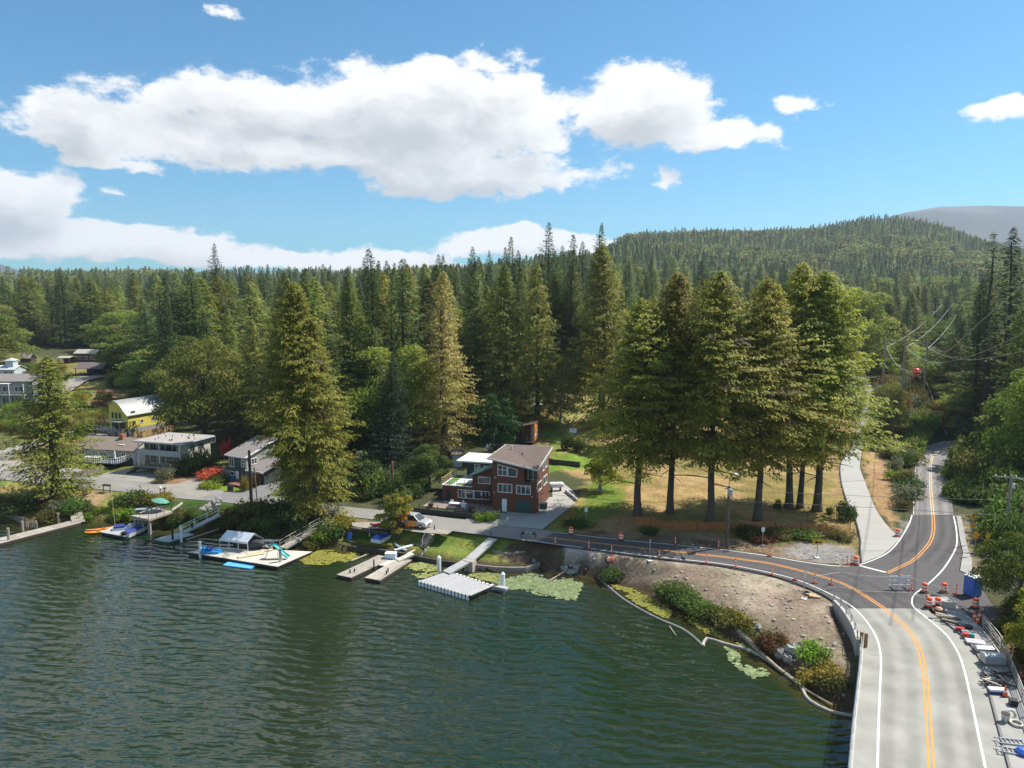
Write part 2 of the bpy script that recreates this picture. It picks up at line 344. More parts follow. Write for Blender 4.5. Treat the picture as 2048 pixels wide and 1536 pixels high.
paint([(150,978),(228,985),(205,998),(175,1005),(140,990)], (.30,.22,.12), fe=2)
paint([(30,990),(90,1000),(110,1012),(60,1030),(20,1020)], GRASSB, fe=2)
paint([(215,990),(260,1000),(240,1035),(200,1038)], GRASSB, fe=2)
paint([(0,1025),(80,1030),(130,1035),(95,1050),(60,1050),(0,1036)], (.16,.12,.03), z=.5, fe=2)
paint([(-60,900),(0,905),(150,905),(165,950),(0,938),(-60,930)], (.18,.16,.07), fe=2)
paint([(410,970),(430,952),(505,967),(480,982),(440,984),(400,978)], GRASSB, fe=.6, amp=.5)
paint([(300,965),(400,940),(420,950),(345,972)], (.22,.13,.07), fe=.8)
paint([(330,1010),(440,1002),(500,1010),(470,1030),(430,1045),(380,1050),(330,1035)], (.05,.09,.02), z=1.8, fe=2)
paint([(640,1030),(740,1040),(780,1046),(800,1062),(700,1066),(650,1060)], (.22,.17,.07), fe=1)
paint([(700,1042),(905,1068),(940,1078),(900,1072),(850,1068),(820,1075),(775,1066),(700,1052)], GRAV, fe=.6)
paint([(690,1058),(770,1058),(780,1075),(700,1075)], DIRTD, z=1.6, fe=1)
paint([(700,1098),(680,1082),(720,1070),(800,1078),(860,1075),(900,1072),(980,1084),(1050,1092),(1085,1128),(1000,1140),(900,1130),(820,1112)], (.075,.14,.015), z=.9, fe=.8, mixc=(.16,.19,.04))
paint([(700,1095),(690,1082),(760,1080),(840,1092),(810,1108)], (.22,.22,.04), z=.9, fe=1)
paint([(985,1100),(1010,1095),(1040,1088),(1075,1092),(1125,1100),(1130,1130),(1118,1150),(1105,1150),(1070,1118),(1000,1110)], (.15,.09,.055), z=1.5, fe=1, mixc=(.09,.06,.04))
paint([(1052,1122),(1100,1130),(1120,1143),(1095,1150),(1075,1130)], (.07,.11,.02), z=1.0, fe=1)
paint([(1125,1096),(1215,1108),(1190,1120),(1165,1140),(1122,1150),(1120,1130)], GRAV, z=2.0, fe=.6)
paint([(1165,1140),(1205,1110),(1330,1123),(1440,1138),(1549,1160),(1627,1188),(1680,1225),(1700,1300),(1704,1420),(1600,1370),(1500,1290),(1400,1240),(1300,1190),(1200,1160),(1140,1152)], DIRT, z=1.6, fe=1, mixc=(.30,.25,.185))
paint([(1660,1240),(1700,1230),(1712,1430),(1680,1425),(1650,1390),(1690,1300)], (.11,.085,.06), z=1.6, fe=1.5)
# behind the road: verge, meadow and the grove's dry lawn
paint(gw([(1090,1062),(1140,1012),(1180,960),(1120,940),(1070,890),(1070,860),(1100,800),(1200,790),(1320,790),(1700,800),(1712,880),(1686,930),(1690,1000),(1715,1050),(1722,1127),(1640,1126),(1440,1096),(1240,1077)]), (.20,.16,.05), world=True, fe=2, mixc=(.285,.20,.085))
paint(gw([(1090,1062),(1150,1008),(1190,960),(1260,960),(1240,1010),(1180,1050),(1130,1068)]), (.115,.17,.025), world=True, fe=2, mixc=(.2,.19,.05))
paint(gw([(1080,868),(1110,830),(1190,790),(1200,830),(1190,880),(1110,900)]), (.15,.19,.03), world=True, fe=2, mixc=(.30,.25,.10))
paint(gw([(1085,935),(1110,905),(1200,915),(1190,935),(1100,945)]), (.13,.2,.03), world=True, fe=2)
paint([(1200,1040),(1245,1030),(1290,1045),(1250,1062),(1210,1058)], (.3,.2,.10), fe=1.5)
paint([(1130,1068),(1230,1060),(1300,1068),(1400,1062),(1440,1068),(1560,1082),(1650,1100),(1720,1095),(1728,1127),(1640,1128),(1440,1096),(1240,1077),(1140,1067)], (.22,.16,.10), fe=1, mixc=(.13,.085,.05))
paint([(1480,1060),(1700,1070),(1715,1090),(1620,1085),(1560,1092),(1480,1078)], (.10,.10,.03), fe=1)
paint([(1560,1098),(1620,1085),(1715,1092),(1725,1126),(1650,1126),(1580,1112)], (.21,.20,.19), fe=1)
paint(gw([(1722,890),(1740,885),(1775,930),(1790,1040),(1793,1062),(1760,1030),(1730,960)]), (.33,.21,.11), world=True, fe=1, mixc=(.27,.17,.08))
paint(gw([(1800,1070),(1822,1045),(1812,1040),(1796,1055)]), (.2,.19,.17), world=True, fe=.8)
paint(gw([(1905,1030),(1925,1030),(1955,1150),(1960,1160),(1930,1100)]), (.25,.2,.13), world=True, fe=1.5)
paint([(1950,1250),(2010,1230),(2100,1330),(2100,1500),(2040,1400)], (.16,.11,.06), z=1.8, fe=1.5)
# wet rim of the lake
rim = (1-sst(.2, 1.6, SH+(nz2-.45)*1.5))[..., None]; rimc = np.where((XX > -5)[..., None], np.array(MUD), np.array(OLIVE)); col = col*(1-rim)+rimc*rim
col *= (.75+.5*nz2)[..., None]*(.8+.42*nz)[..., None]
nr, nc = XX.shape; idx = np.arange(nr*nc).reshape(nr, nc)
fc = np.stack([idx[:-1,:-1], idx[:-1,1:], idx[1:,1:], idx[1:,:-1]], -1).reshape(-1, 4)
gm = bpy.data.materials.new('ground_soil_and_grass'); gm.use_nodes = True; t = gm.node_tree; L = t.links; b = t.nodes['Principled BSDF']
at = t.nodes.new('ShaderNodeAttribute'); at.attribute_name = 'Col'; co = t.nodes.new('ShaderNodeTexCoord')
n1 = t.nodes.new('ShaderNodeTexNoise'); n1.inputs['Scale'].default_value = 2.2; n1.inputs['Detail'].default_value = 8; n1.inputs['Roughness'].default_value = .7; L.new(co.outputs['Object'], n1.inputs[0])
n2 = t.nodes.new('ShaderNodeTexNoise'); n2.inputs['Scale'].default_value = .35; n2.inputs['Detail'].default_value = 6; L.new(co.outputs['Object'], n2.inputs[0])
mr_ = t.nodes.new('ShaderNodeMapRange'); L.new(n1.outputs[0], mr_.inputs[0]); mr_.inputs[1].default_value = .28; mr_.inputs[2].default_value = .72; mr_.inputs[3].default_value = .55; mr_.inputs[4].default_value = 1.5
mv = t.nodes.new('ShaderNodeMixRGB'); mv.blend_type = 'MULTIPLY'; mv.inputs[0].default_value = 1; L.new(at.outputs['Color'], mv.inputs[1]); L.new(mr_.outputs[0], mv.inputs[2])
hs = t.nodes.new('ShaderNodeHueSaturation'); L.new(mv.outputs[0], hs.inputs['Color'])
mh = t.nodes.new('ShaderNodeMapRange'); L.new(n2.outputs[0], mh.inputs[0]); mh.inputs[1].default_value = .3; mh.inputs[2].default_value = .7; mh.inputs[3].default_value = .475; mh.inputs[4].default_value = .52; L.new(mh.outputs[0], hs.inputs['Hue'])
L.new(hs.outputs[0], b.inputs['Base Color']); b.inputs['Roughness'].default_value = .95; b.inputs['Specular IOR Level'].default_value = .15
bp = t.nodes.new('ShaderNodeBump'); bp.inputs['Strength'].default_value = .7; bp.inputs['Distance'].default_value = .18; L.new(n1.outputs[0], bp.inputs['Height']); L.new(bp.outputs[0], b.inputs['Normal'])
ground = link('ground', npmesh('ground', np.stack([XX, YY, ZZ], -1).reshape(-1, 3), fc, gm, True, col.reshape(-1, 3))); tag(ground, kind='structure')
# ---------------------------------------------------------------- lake
wx = np.concatenate([np.geomspace(-620, -100, 14), np.linspace(-98, 60, 260), np.geomspace(62, 420, 10)]); wy = np.concatenate([np.linspace(-320, 30, 8), np.linspace(32, 116, 170), np.linspace(120, 270, 8)])
WX, WY = np.meshgrid(wx, wy); sdw = poly_sd(LAKE, WX.ravel(), WY.ravel())
sh = np.clip(1+sdw/6.0, 0, 1); wc = np.stack([sh, sh, sh], -1)
nr, nc = WX.shape; idx = np.arange(nr*nc).reshape(nr, nc); fc = np.stack([idx[:-1,:-1], idx[:-1,1:], idx[1:,1:], idx[1:,:-1]], -1).reshape(-1, 4)
wm = bpy.data.materials.new('lake_water'); wm.use_nodes = True; t = wm.node_tree; L = t.links; b = t.nodes['Principled BSDF']
co = t.nodes.new('ShaderNodeTexCoord'); at = t.nodes.new('ShaderNodeAttribute'); at.attribute_name = 'Col'
def tn(ty, **k):
    n = t.nodes.new(ty)
    for a, v in k.items(): setattr(n, a, v)
    return n
def tmath(op, a, bb=None, c=None):
    n = tn('ShaderNodeMath', operation=op)
    for i, v in enumerate((a, bb, c)):
        if v is None: continue
        if isinstance(v, (int, float)): n.inputs[i].default_value = v
        else: L.new(v, n.inputs[i])
    return n.outputs[0]
def tnoise(scale, rz, sc, det=3, rough=.5, dist=0):
    mp = tn('ShaderNodeMapping'); mp.inputs['Rotation'].default_value = (0, 0, rz); mp.inputs['Scale'].default_value = sc; L.new(co.outputs['Object'], mp.inputs[0])
    n = tn('ShaderNodeTexNoise'); n.inputs['Scale'].default_value = scale; n.inputs['Detail'].default_value = det; n.inputs['Roughness'].default_value = rough; n.inputs['Distortion'].default_value = dist
    L.new(mp.outputs[0], n.inputs['Vector']); return n.outputs['Fac']
def twave(scale, rz, dist, rings=None):
    mp = tn('ShaderNodeMapping'); mp.inputs['Rotation'].default_value = (0, 0, rz); L.new(co.outputs['Object'], mp.inputs[0])
    n = tn('ShaderNodeTexWave', wave_type='BANDS' if rings is None else 'RINGS'); n.inputs['Scale'].default_value = scale; n.inputs['Distortion'].default_value = dist
    n.inputs['Detail'].default_value = 1; n.inputs['Detail Scale'].default_value = 1.6
    if rings is None: n.bands_direction = 'Y'
    else: n.rings_direction = 'Z'; mp.inputs['Location'].default_value = (-rings[0], -rings[1], 0)
    L.new(mp.outputs[0], n.inputs['Vector']); return n.outputs['Fac']
ra = tnoise(.70, .30, (.26, 1.5, 1), 1.6, .45, .6); rb = tnoise(1.9, -.15, (.55, 1.4, 1), 1, .5); rw = twave(.26, .24, 4.5)
sep_ = tn('ShaderNodeSeparateXYZ'); L.new(co.outputs['Object'], sep_.inputs[0])
# wake of a boat: concentric swells inside a band
CX, CY = 62.0, 118.0
dx_ = tmath('SUBTRACT', sep_.outputs[0], CX); dy_ = tmath('SUBTRACT', sep_.outputs[1], CY)
rr_ = tmath('SQRT', tmath('ADD', tmath('MULTIPLY', dx_, dx_), tmath('MULTIPLY', dy_, dy_)))
sw = tmath('SINE', tmath('ADD', tmath('MULTIPLY', rr_, 2.3), tmath('MULTIPLY', tnoise(.12, 0, (1,1,1)), 9)))
bd = tmath('MULTIPLY', tmath('SUBTRACT', 1, tmath('MINIMUM', 1, tmath('ABSOLUTE', tmath('DIVIDE', tmath('SUBTRACT', rr_, 76), 10)))), .8)
ht = tmath('ADD', tmath('ADD', tmath('MULTIPLY', ra, 1.0), tmath('MULTIPLY', rb, .34)), tmath('MULTIPLY', rw, .34))
ht = tmath('ADD', ht, tmath('MULTIPLY', sw, tmath('MULTIPLY', bd, .30)))
calm = tn('ShaderNodeMapRange'); L.new(at.outputs['Fac'], calm.inputs[0]); calm.inputs[1].default_value = .3; calm.inputs[2].default_value = 1; calm.inputs[3].default_value = 1; calm.inputs[4].default_value = .25
bp = tn('ShaderNodeBump'); bp.inputs['Distance'].default_value = .155; L.new(calm.outputs[0], bp.inputs['Strength']); L.new(ht, bp.inputs['Height']); L.new(bp.outputs[0], b.inputs['Normal'])
mxw = tn('ShaderNodeMixRGB'); big = tnoise(.05, .2, (1, 1, 1), 3); cr = tn('ShaderNodeMapRange'); L.new(big, cr.inputs[0]); cr.inputs[1].default_value = .35; cr.inputs[2].default_value = .65
mxd = tn('ShaderNodeMixRGB'); L.new(cr.outputs[0], mxd.inputs[0]); mxd.inputs[1].default_value = (.008,.022,.006,1); mxd.inputs[2].default_value = (.018,.027,.015,1)
shr = tn('ShaderNodeMapRange'); shr.interpolation_type = 'SMOOTHSTEP'; L.new(at.outputs['Fac'], shr.inputs[0]); shr.inputs[1].default_value = .45; shr.inputs[2].default_value = 1.02
L.new(shr.outputs[0], mxw.inputs[0]); L.new(mxd.outputs[0], mxw.inputs[1]); mxw.inputs[2].default_value = (.055,.042,.012,1); L.new(mxw.outputs[0], b.inputs['Base Color'])
b.inputs['Roughness'].default_value = .05; b.inputs['IOR'].default_value = 1.52; b.inputs['Specular IOR Level'].default_value = .5
lake = link('lake_water', npmesh('lake_water', np.stack([WX, WY, WX*0], -1).reshape(-1, 3), fc, wm, True, wc)); tag(lake, kind='structure')
# ---------------------------------------------------------------- roads
ASPH = mat('new_asphalt', (.072,.066,.068), .85, .14, 1.2, .25, coord='Object', detail=8)
OLDA = mat('worn_grey_road', (.22,.205,.19), .9, .12, .25, .2, detail=9, col2=None)
DECKC = mat('bridge_deck_concrete', (.27,.265,.235), .8, .2, .35, .1, detail=9, stretch=(1,1,1))
DRIV = mat('driveway_concrete', (.33,.318,.295), .85, .07, .5, .1, detail=8, stretch=(.4,2.5,1))
YEL = mat('yellow_road_paint', (.62,.255,.03), .6, .1, 2); WHT = mat('white_road_paint', (.62,.62,.60), .6, .08, 2)
def resample(pts, step=.8):
    pts = [Vector(p) for p in pts]; out = []
    n = len(pts)
    for i in range(n-1):   # catmull-rom
        p0 = pts[max(i-1,0)]; p1 = pts[i]; p2 = pts[i+1]; p3 = pts[min(i+2,n-1)]
        m = max(2, int((p2-p1).length/step))
        for k in range(m):
            s = k/m; out.append(.5*((2*p1)+(p2-p0)*s+(2*p0-5*p1+4*p2-p3)*s*s+(3*p1-p0-3*p2+p3)*s*s*s))
    out.append(pts[-1]); return out
def ribbon(name, pts, w, z, m, mb=None, off=0):
    pts = resample(pts); vs = []; fs = []
    for i, p in enumerate(pts):
        d = (pts[min(i+1,len(pts)-1)]-pts[max(i-1,0)]).normalized(); nn = Vector((-d.y, d.x, 0))
        a = p+nn*(off+w/2); c = p+nn*(off-w/2); zz = z(p) if callable(z) else z
        vs += [(c.x,c.y,zz),(a.x,a.y,zz)]
    for i in range(len(pts)-1): fs.append((2*i,2*i+2,2*i+3,2*i+1))
    if mb is not None: mb.add(vs, fs); return mb
    b_ = MB(); b_.add(vs, fs); return b_
def sheet(name, poly, z, m, kind='structure'):
    mb = MB(); n = len(poly); ar = sum(poly[i][0]*poly[(i+1)%n][1]-poly[(i+1)%n][0]*poly[i][1] for i in range(n))
    if ar < 0: poly = poly[::-1]
    mb.add([(p[0],p[1],z) for p in poly], [tuple(range(n))]); o = mb.build(name, m); tag(o, kind=kind); return o
ZR = 2.5
def pp(l, z=ZR): return [P(x, y, z) for x, y in l]
# old road: strip to px x=1114, then new asphalt
def strip(name, A, B, z, m, nseg=60):
    A = resample(A, .5); B = resample(B, .5)
    def at_(L_, s):
        f = s*(len(L_)-1); i = min(int(f), len(L_)-2); return L_[i].lerp(L_[i+1], f-i)
    mb = MB(); vs = []; 
    for i in range(nseg+1):
        s = i/nseg; a = at_(A, s); b_ = at_(B, s); vs += [(a.x,a.y,z if not callable(z) else z(a)), (b_.x,b_.y,z if not callable(z) else z(b_))]
    mb.add(vs, [(2*i+1,2*i+3,2*i+2,2*i) for i in range(nseg)]); o = mb.build(name, m); tag(o, kind='structure'); return o
old_n = [p for p in RN if p[0] <= 1080]+[(1125,1066)]; old_s = [p for p in RS if p[0] <= 1043]+[(1085,1086)]
strip('road', pp(old_n), pp(old_s), 2.5, OLDA, 120)
new_poly = [P2(*p) for p in [(1112,1064),(1140,1068),(1242,1079),(1354,1089),(1440,1098),(1534,1110),(1600,1121),(1643,1128),(1670,1131),(1706,1132),(1729,1127),(1760,1115),(1783,1101),(1801,1078),(1818,1048),(1823,1034),(1826,1030),(1913,1032),(1918,1079),(1924,1106),(1918,1142),(1942,1153),(1965,1180),(2001,1234),(2001,1262),(1951,1259),(1912,1222),(1895,1196),(1862,1188),(1851,1217),(1685,1217),(1671,1212),(1659,1199),(1627,1182),(1549,1154),(1440,1133),(1316,1119),(1224,1107),(1140,1095),(1070,1084)]]
sheet('asphalt_road', new_poly, 2.504, ASPH)
sheet('asphalt_patch', [P2(*p) for p in [(395,995),(420,990),(470,984),(505,980),(540,992),(600,1001.5),(639,1007.5),(700,1014),(655,1026),(600,1019),(482,1006),(420,999)]], 2.504, mat('grey_asphalt_patch', (.17,.165,.165), .9, .1, .6, .1))
strip('mountain_road', pp([(1826,1030),(1826,1000),(1828,969),(1832,922),(1848,897),(1880,884),(1904,881),(1950,878)]), pp([(1908,1030.5),(1903,1000),(1897,961),(1895,930),(1901,911),(1910,903),(1925,898),(1960,893)]), 2.5, mat('old_grey_asphalt', (.20,.185,.18), .9, .12, .3, .1, detail=8), 50)
# bridge deck, side walks and rails: one bridge
bridge = empty('bridge', P(1790,1260), 0, 'new pale concrete road bridge with steel railings leaving the lower right corner', 'bridge')
def wpart(mb, name, m, parent):   # world-space mesh under a thing
    o = mb.build(name, m, parent); o.matrix_parent_inverse = parent.matrix_basis.inverted(); return o
def bparent(o, parent):
    return o
L_EDGE = [(1685,1217),(1700,1235),(1714,1258),(1724,1285),(1726,1310),(1721,1365),(1713,1440),(1705,1536)]
R_EDGE = [(1851,1217),(1884,1240),(1928,1277),(1958,1319),(1970,1361),(1988,1430),(2014,1528)]
le = pp(L_EDGE); re_ = pp(R_EDGE); le.append(le[-1]+(le[-1]-le[-2])*3.2); re_.append(re_[-1]+(re_[-1]-re_[-2])*3.2)
def slab(A, B, z0, z1, nseg=60):
    A = resample(A, .5); B = resample(B, .5)
    def at_(L_, s):
        f = s*(len(L_)-1); i = min(int(f), len(L_)-2); return L_[i].lerp(L_[i+1], f-i)
    mb = MB(); vs = []; fs = []
    for i in range(nseg+1):
        s = i/nseg; a = at_(A, s); b_ = at_(B, s)
        vs += [(a.x,a.y,z0),(b_.x,b_.y,z0),(b_.x,b_.y,z1),(a.x,a.y,z1)]
    for i in range(nseg):
        k = 4*i; fs += [(k,k+4,k+5,k+1),(k+1,k+5,k+6,k+2),(k+2,k+6,k+7,k+3),(k+3,k+7,k+4,k)]
    k = 4*nseg; fs += [(0,1,2,3),(k+3,k+2,k+1,k)]
    mb.add(vs, fs); return mb
wpart(slab(le, re_, 1.75, 2.502), 'deck', DECKC, bridge)
def offs(L_, d):
    out = []
    for i, p in enumerate(L_):
        t_ = (L_[min(i+1,len(L_)-1)]-L_[max(i-1,0)]).normalized(); out.append(p+Vector((-t_.y, t_.x, 0))*d)
    return out
re2 = offs(re_, .16)   # kerb faces the carriageway
sw_out = pp([(1893,1196),(1925,1224),(1966,1262),(2004,1314),(2026,1361),(2052,1430),(2085,1528)]); sw_out.append(sw_out[-1]+(sw_out[-1]-sw_out[-2])*3.2)
sw_in = [P(1856,1196)]+re2[1:]
SWM = mat('sidewalk_concrete', (.29,.28,.265), .85, .12, .6, .1, detail=8)
wpart(slab(sw_in, sw_out, 1.75, 2.64), 'sidewalk', SWM, bridge)
wpart(slab([P(1853,1192)]+re_[1:], [P(1857,1190)]+re2[1:], 1.9, 2.66), 'kerb', mat('dark_kerb', (.16,.155,.15), .8, .1), bridge)  # kerb coloured a darker grey than the sidewalk
# left edge curb strip, fascia
lo_ = offs(le, -.28); wpart(slab(lo_[2:], le[2:], 1.55, 2.72, 50), 'edge_beam', CONC(), bridge)
# deck girder beneath
wpart(slab(offs(le, 1.2), offs(re_, -.5), .75, 1.75, 30), 'girder', mat('girder_concrete', (.2,.2,.19), .9, .1), bridge)
def railing(line, z0, h, parent, nrails=3, step=2.0, m=None, r=.035):
    m = m or GREYM(); L_ = resample(line, .5); rails = MB()
    for k in range(nrails):
        zz = z0+h*(k+1)/nrails
        rails.tube([(p.x,p.y,zz) for p in L_[::2]]+[(L_[-1].x,L_[-1].y,zz)], r*(1.5 if k == nrails-1 else 1), 6)
    wpart(rails, 'handrail', m, parent)
    d = 0; last = None; pm = None
    for i, p in enumerate(L_):
        if last is None or (p-last).length >= step:
            last = p
            if pm is None: pm = MB().box(-.045,.045,-.045,.045,0,h).mesh('rail_post', m)
            o = link('rail_post', pm, parent); o.location = (p.x-parent.location.x, p.y-parent.location.y, z0-parent.location.z)
railing(offs(le, -.14)[3:], 2.72, .75, bridge)
railing(sw_out[2:], 2.64, 1.1, bridge, 4)
# flared approach wall with its rail (left) 
aw = [P(1671,1209), P(1684,1222), P(1699,1243), P(1711,1264), P(1719,1290)]
wall = slab(offs(aw, -.30), offs(aw, -.02), 1.2, 3.0, 24); wpart(wall, 'approach_wall', mat('wall_concrete', (.40,.39,.36), .85, .1, 1.0, .1), bridge)
railing(offs(aw, -.16), 3.0, .7, bridge, 2, 1.4, r=.03)
for (x, y) in ((1722,1281),(1731,1284)):
    o = MB().cbox((0,0,0), .22, .22, 1.25).build('end_post', mat('brown_post', (.28,.16,.06), .8, .15), bridge); q = P(x, y+10); o.location = q-bridge.location+Vector((0,0,.02))
# expansion joint
jm = MB(); ribbon('joint', [P(1727,1305), P(1800,1318), P(1950,1338)], .05, 2.507, None, jm); wpart(jm, 'expansion_joint', mat('joint_sealant', (.22,.22,.2), .8, .1), bridge)
# markings
def marking(name, px, w, m, z=2.508, off=0, ext=0):
    l = pp(px)
    if ext: l.append(l[-1]+(l[-1]-l[-2]).normalized()*ext)
    o = ribbon(name, l, w, z, m, off=off).build(name, m); tag(o, kind='structure'); return o
CEN = [(1058,1070),(1115,1077.5),(1175,1084),(1298,1098),(1440,1113),(1500,1121),(1546,1128),(1624,1147.5),(1690,1169),(1741.5,1199),(1777,1224),(1819,1263),(1838,1298),(1848,1340),(1852,1375),(1858,1460),(1863,1536)]
marking('road_centre_line', CEN, .14, YEL, off=.15, ext=14); marking('road_centre_line', CEN, .14, YEL, off=-.15, ext=14)
marking('road_edge_line', [(1070,1082),(1110,1088),(1165,1095)], .14, WHT)
marking('road_edge_line', [(1174,1096.3),(1192,1098.5)], .14, WHT)
marking('road_edge_line', [(1200,1100),(1316,1114),(1440,1127),(1534,1144),(1604,1163),(1682,1199),(1719,1226),(1749,1267),(1760,1300),(1762,1330),(1760,1375),(1757,1450),(1755,1536)], .15, WHT, ext=12)
marking('road_edge_line', [(1110,1064.5),(1242,1079.5),(1354,1090),(1440,1099),(1534,1111.5),(1600,1123),(1643,1129),(1675,1132),(1706,1131.5),(1729,1126.5),(1760,1114),(1782,1100),(1801,1077),(1818,1048),(1824,1030)], .17, WHT)
marking('road_edge_line', [(1907,1032),(1912,1055),(1914,1084),(1907,1106),(1885,1140),(1854,1170),(1831,1187),(1824,1200),(1828,1215),(1854,1236),(1893,1270),(1916,1305),(1927,1335),(1936,1371),(1954,1455),(1971,1536)], .16, WHT, ext=12)
RC = [(1774,1146),(1800,1134),(1827,1120),(1851,1096),(1862,1080),(1867,1058),(1866,1029),(1863,1000),(1861.5,969),(1861.5,929),(1868,910),(1890,897),(1930,888)]
PALEY = mat('faded_yellow_paint', (.62,.45,.22), .7, .1, 2)
for s_ in (.14, -.14):
    marking('road_centre_line', RC[:7], .12, YEL, off=s_); marking('road_centre_line', RC[6:], .11, PALEY, off=s_)
marking('road_edge_line', [(1827,1030),(1827.5,1000),(1829.5,969),(1833.5,922),(1850,898),(1882,885),(1904,882)], .10, mat('faded_white_paint', (.5,.49,.47), .7, .15))
wm_ = bpy.data.materials.new('tyre_wear'); wm_.use_nodes = True; _t = wm_.node_tree; _b = _t.nodes['Principled BSDF']; _b.inputs['Base Color'].default_value = (.055,.052,.048,1); _b.inputs['Roughness'].default_value = .9
_a = _t.nodes.new('ShaderNodeAttribute'); _a.attribute_name = 'Col'; _n = _t.nodes.new('ShaderNodeTexNoise'); _n.inputs['Scale'].default_value = .5; _n.inputs['Detail'].default_value = 6; _c = _t.nodes.new('ShaderNodeTexCoord'); _t.links.new(_c.outputs['Object'], _n.inputs[0])
_m = _t.nodes.new('ShaderNodeMath'); _m.operation = 'MULTIPLY'; _t.links.new(_a.outputs['Fac'], _m.inputs[0]); _t.links.new(_n.outputs['Fac'], _m.inputs[1]); _x = _t.nodes.new('ShaderNodeMixShader'); _tr = _t.nodes.new('ShaderNodeBsdfTransparent'); _t.links.new(_m.outputs[0], _x.inputs[0]); _t.links.new(_tr.outputs[0], _x.inputs[1]); _t.links.new(_b.outputs[0], _x.inputs[2]); _t.links.new(_x.outputs[0], _t.nodes['Material Output'].inputs[0])
def wear(px, off, w=1.1, amt=.5, ext=0, z=2.506):
    l = pp(px)
    if ext: l.append(l[-1]+(l[-1]-l[-2]).normalized()*ext)
    l = resample(l, 1.0); v = []; c = []
    for i, p in enumerate(l):
        d = (l[min(i+1,len(l)-1)]-l[max(i-1,0)]).normalized(); nn = Vector((-d.y, d.x, 0))
        for k, a_ in ((-1,0),(-.35,1),(.35,1),(1,0)): q = p+nn*(off+k*w/2); v.append((q.x,q.y,z)); c.append((a_*amt,)*3)
    f = [(4*i+k, 4*i+4+k, 4*i+5+k, 4*i+1+k) for i in range(len(l)-1) for k in range(3)]
    o = link('tyre_wear', npmesh('tyre_wear', v, f, wm_, False, c)); tag(o, kind='structure')
for o_, a_ in ((-1.0,.18),(-2.6,.24),(1.0,.2),(2.6,.26)): wear(CEN[2:], o_, 1.2, a_, 14)
for o_ in (-1.0,-2.4,1.0,2.4): wear([(1827,1120),(1851,1096),(1862,1080),(1867,1058),(1866,1029),(1863,1000),(1861.5,969),(1861.5,929)], o_, 1.0, .35)
marking('stop_line', [(1718,1131),(1773,1145)], .38, WHT)
marking('road_centre_line', [(-60,944),(125,961),(230,969),(400,987),(600,1012),(640,1016),(740,1028),(824,1038),(945,1054),(1058,1070)], .10, mat('worn_line_paint', (.34,.28,.20), .8, .1))
# dark kerb along the lake side
kl = [(1224,1106),(1316,1118.5),(1440,1132.5),(1549,1154),(1627,1182),(1659,1199),(1671,1209)]
k_ = slab(pp(kl), offs(pp(kl), .16), 2.3, 2.62, 60); o = k_.build('kerb', mat('black_kerb', (.05,.05,.052), .8, .2)); tag(o, kind='structure')
# concrete drive up the hill with slab joints; grey asphalt lane beyond
def drape(px): return [G(x, y) for x, y in px]
DL = [(1724,1127),(1722,1100),(1722,1079),(1713,1044),(1697,1012),(1686,976),(1681,947),(1684,925),(1698,900),(1708,877)]
DR = [(1758,1114),(1779,1100),(1800,1076),(1790,1068),(1766,1043),(1747,1010),(1733,972),(1722,944),(1720,927),(1727,877)]
def dstrip(name, A, B, m, n=80, lift=.07, across=6):
    A = resample(A, .5); B = resample(B, .5)
    def at_(L_, s):
        f = s*(len(L_)-1); i = min(int(f), len(L_)-2); return L_[i].lerp(L_[i+1], f-i)
    pts = []
    for i in range(n+1):
        a = at_(A, i/n); b_ = at_(B, i/n)
        for k in range(across+1): pts.append(a.lerp(b_, k/across))
    X = np.array([p.x for p in pts]); Y = np.array([p.y for p in pts]); Zs = np.maximum(T_(X, Y)+lift, 2.49)
    Zm = Zs.reshape(n+1, across+1); Zm = np.repeat(Zm.max(1, keepdims=True), across+1, 1)
    for _ in range(3): Zm[1:-1] = np.maximum(Zm[1:-1], (Zm[:-2]+Zm[2:])/2)
    Zs = Zm.ravel(); idx = np.arange(len(pts)).reshape(n+1, across+1)
    f = np.stack([idx[:-1,:-1], idx[1:,:-1], idx[1:,1:], idx[:-1,1:]], -1).reshape(-1, 4)
    o = link(name, npmesh(name, np.stack([X, Y, Zs], -1), f[:, ::-1], m)); tag(o, kind='structure'); return o
SL = 8
def lerp_l(L_, s):
    f = s*(len(L_)-1); i = min(int(f), len(L_)-2); return L_[i].lerp(L_[i+1], f-i)
dl = drape(DL[:]); dr = drape(DR[:])
drive = dstrip('concrete_driveway', dl, dr, DRIV)
dlr = resample(dl, .5); drr = resample(dr, .5); jm = MB()
for s in (.2,.33,.40,.52,.66,.8):
    a = lerp_l(dlr, s); b_ = lerp_l(drr, s); za = max(T(a.x,a.y), T(b_.x,b_.y), 2.42)+.12
    jm.bar((a.x,a.y,za),(b_.x,b_.y,za), .06, .012)
tag(jm.build('driveway_joint', mat('joint_dark', (.12,.115,.11), .9, .1)), kind='structure')
sd_ = slab(dl, offs(dl, .14), 2.3, 2.45, 10)
dstrip('driveway_kerb', offs(dl, .15), dl, mat('black_kerb', (.05,.05,.052)), 80, .14, 1)
dstrip('hill_lane', drape([(1708,877),(1722,835),(1732,805),(1733,785),(1724,768),(1716,762)]), drape([(1727,877),(1738,835),(1750,805),(1757,787),(1743,769),(1732,760)]), mat('lane_asphalt', (.22,.205,.20), .9, .1, .5, .1), 40, .08)
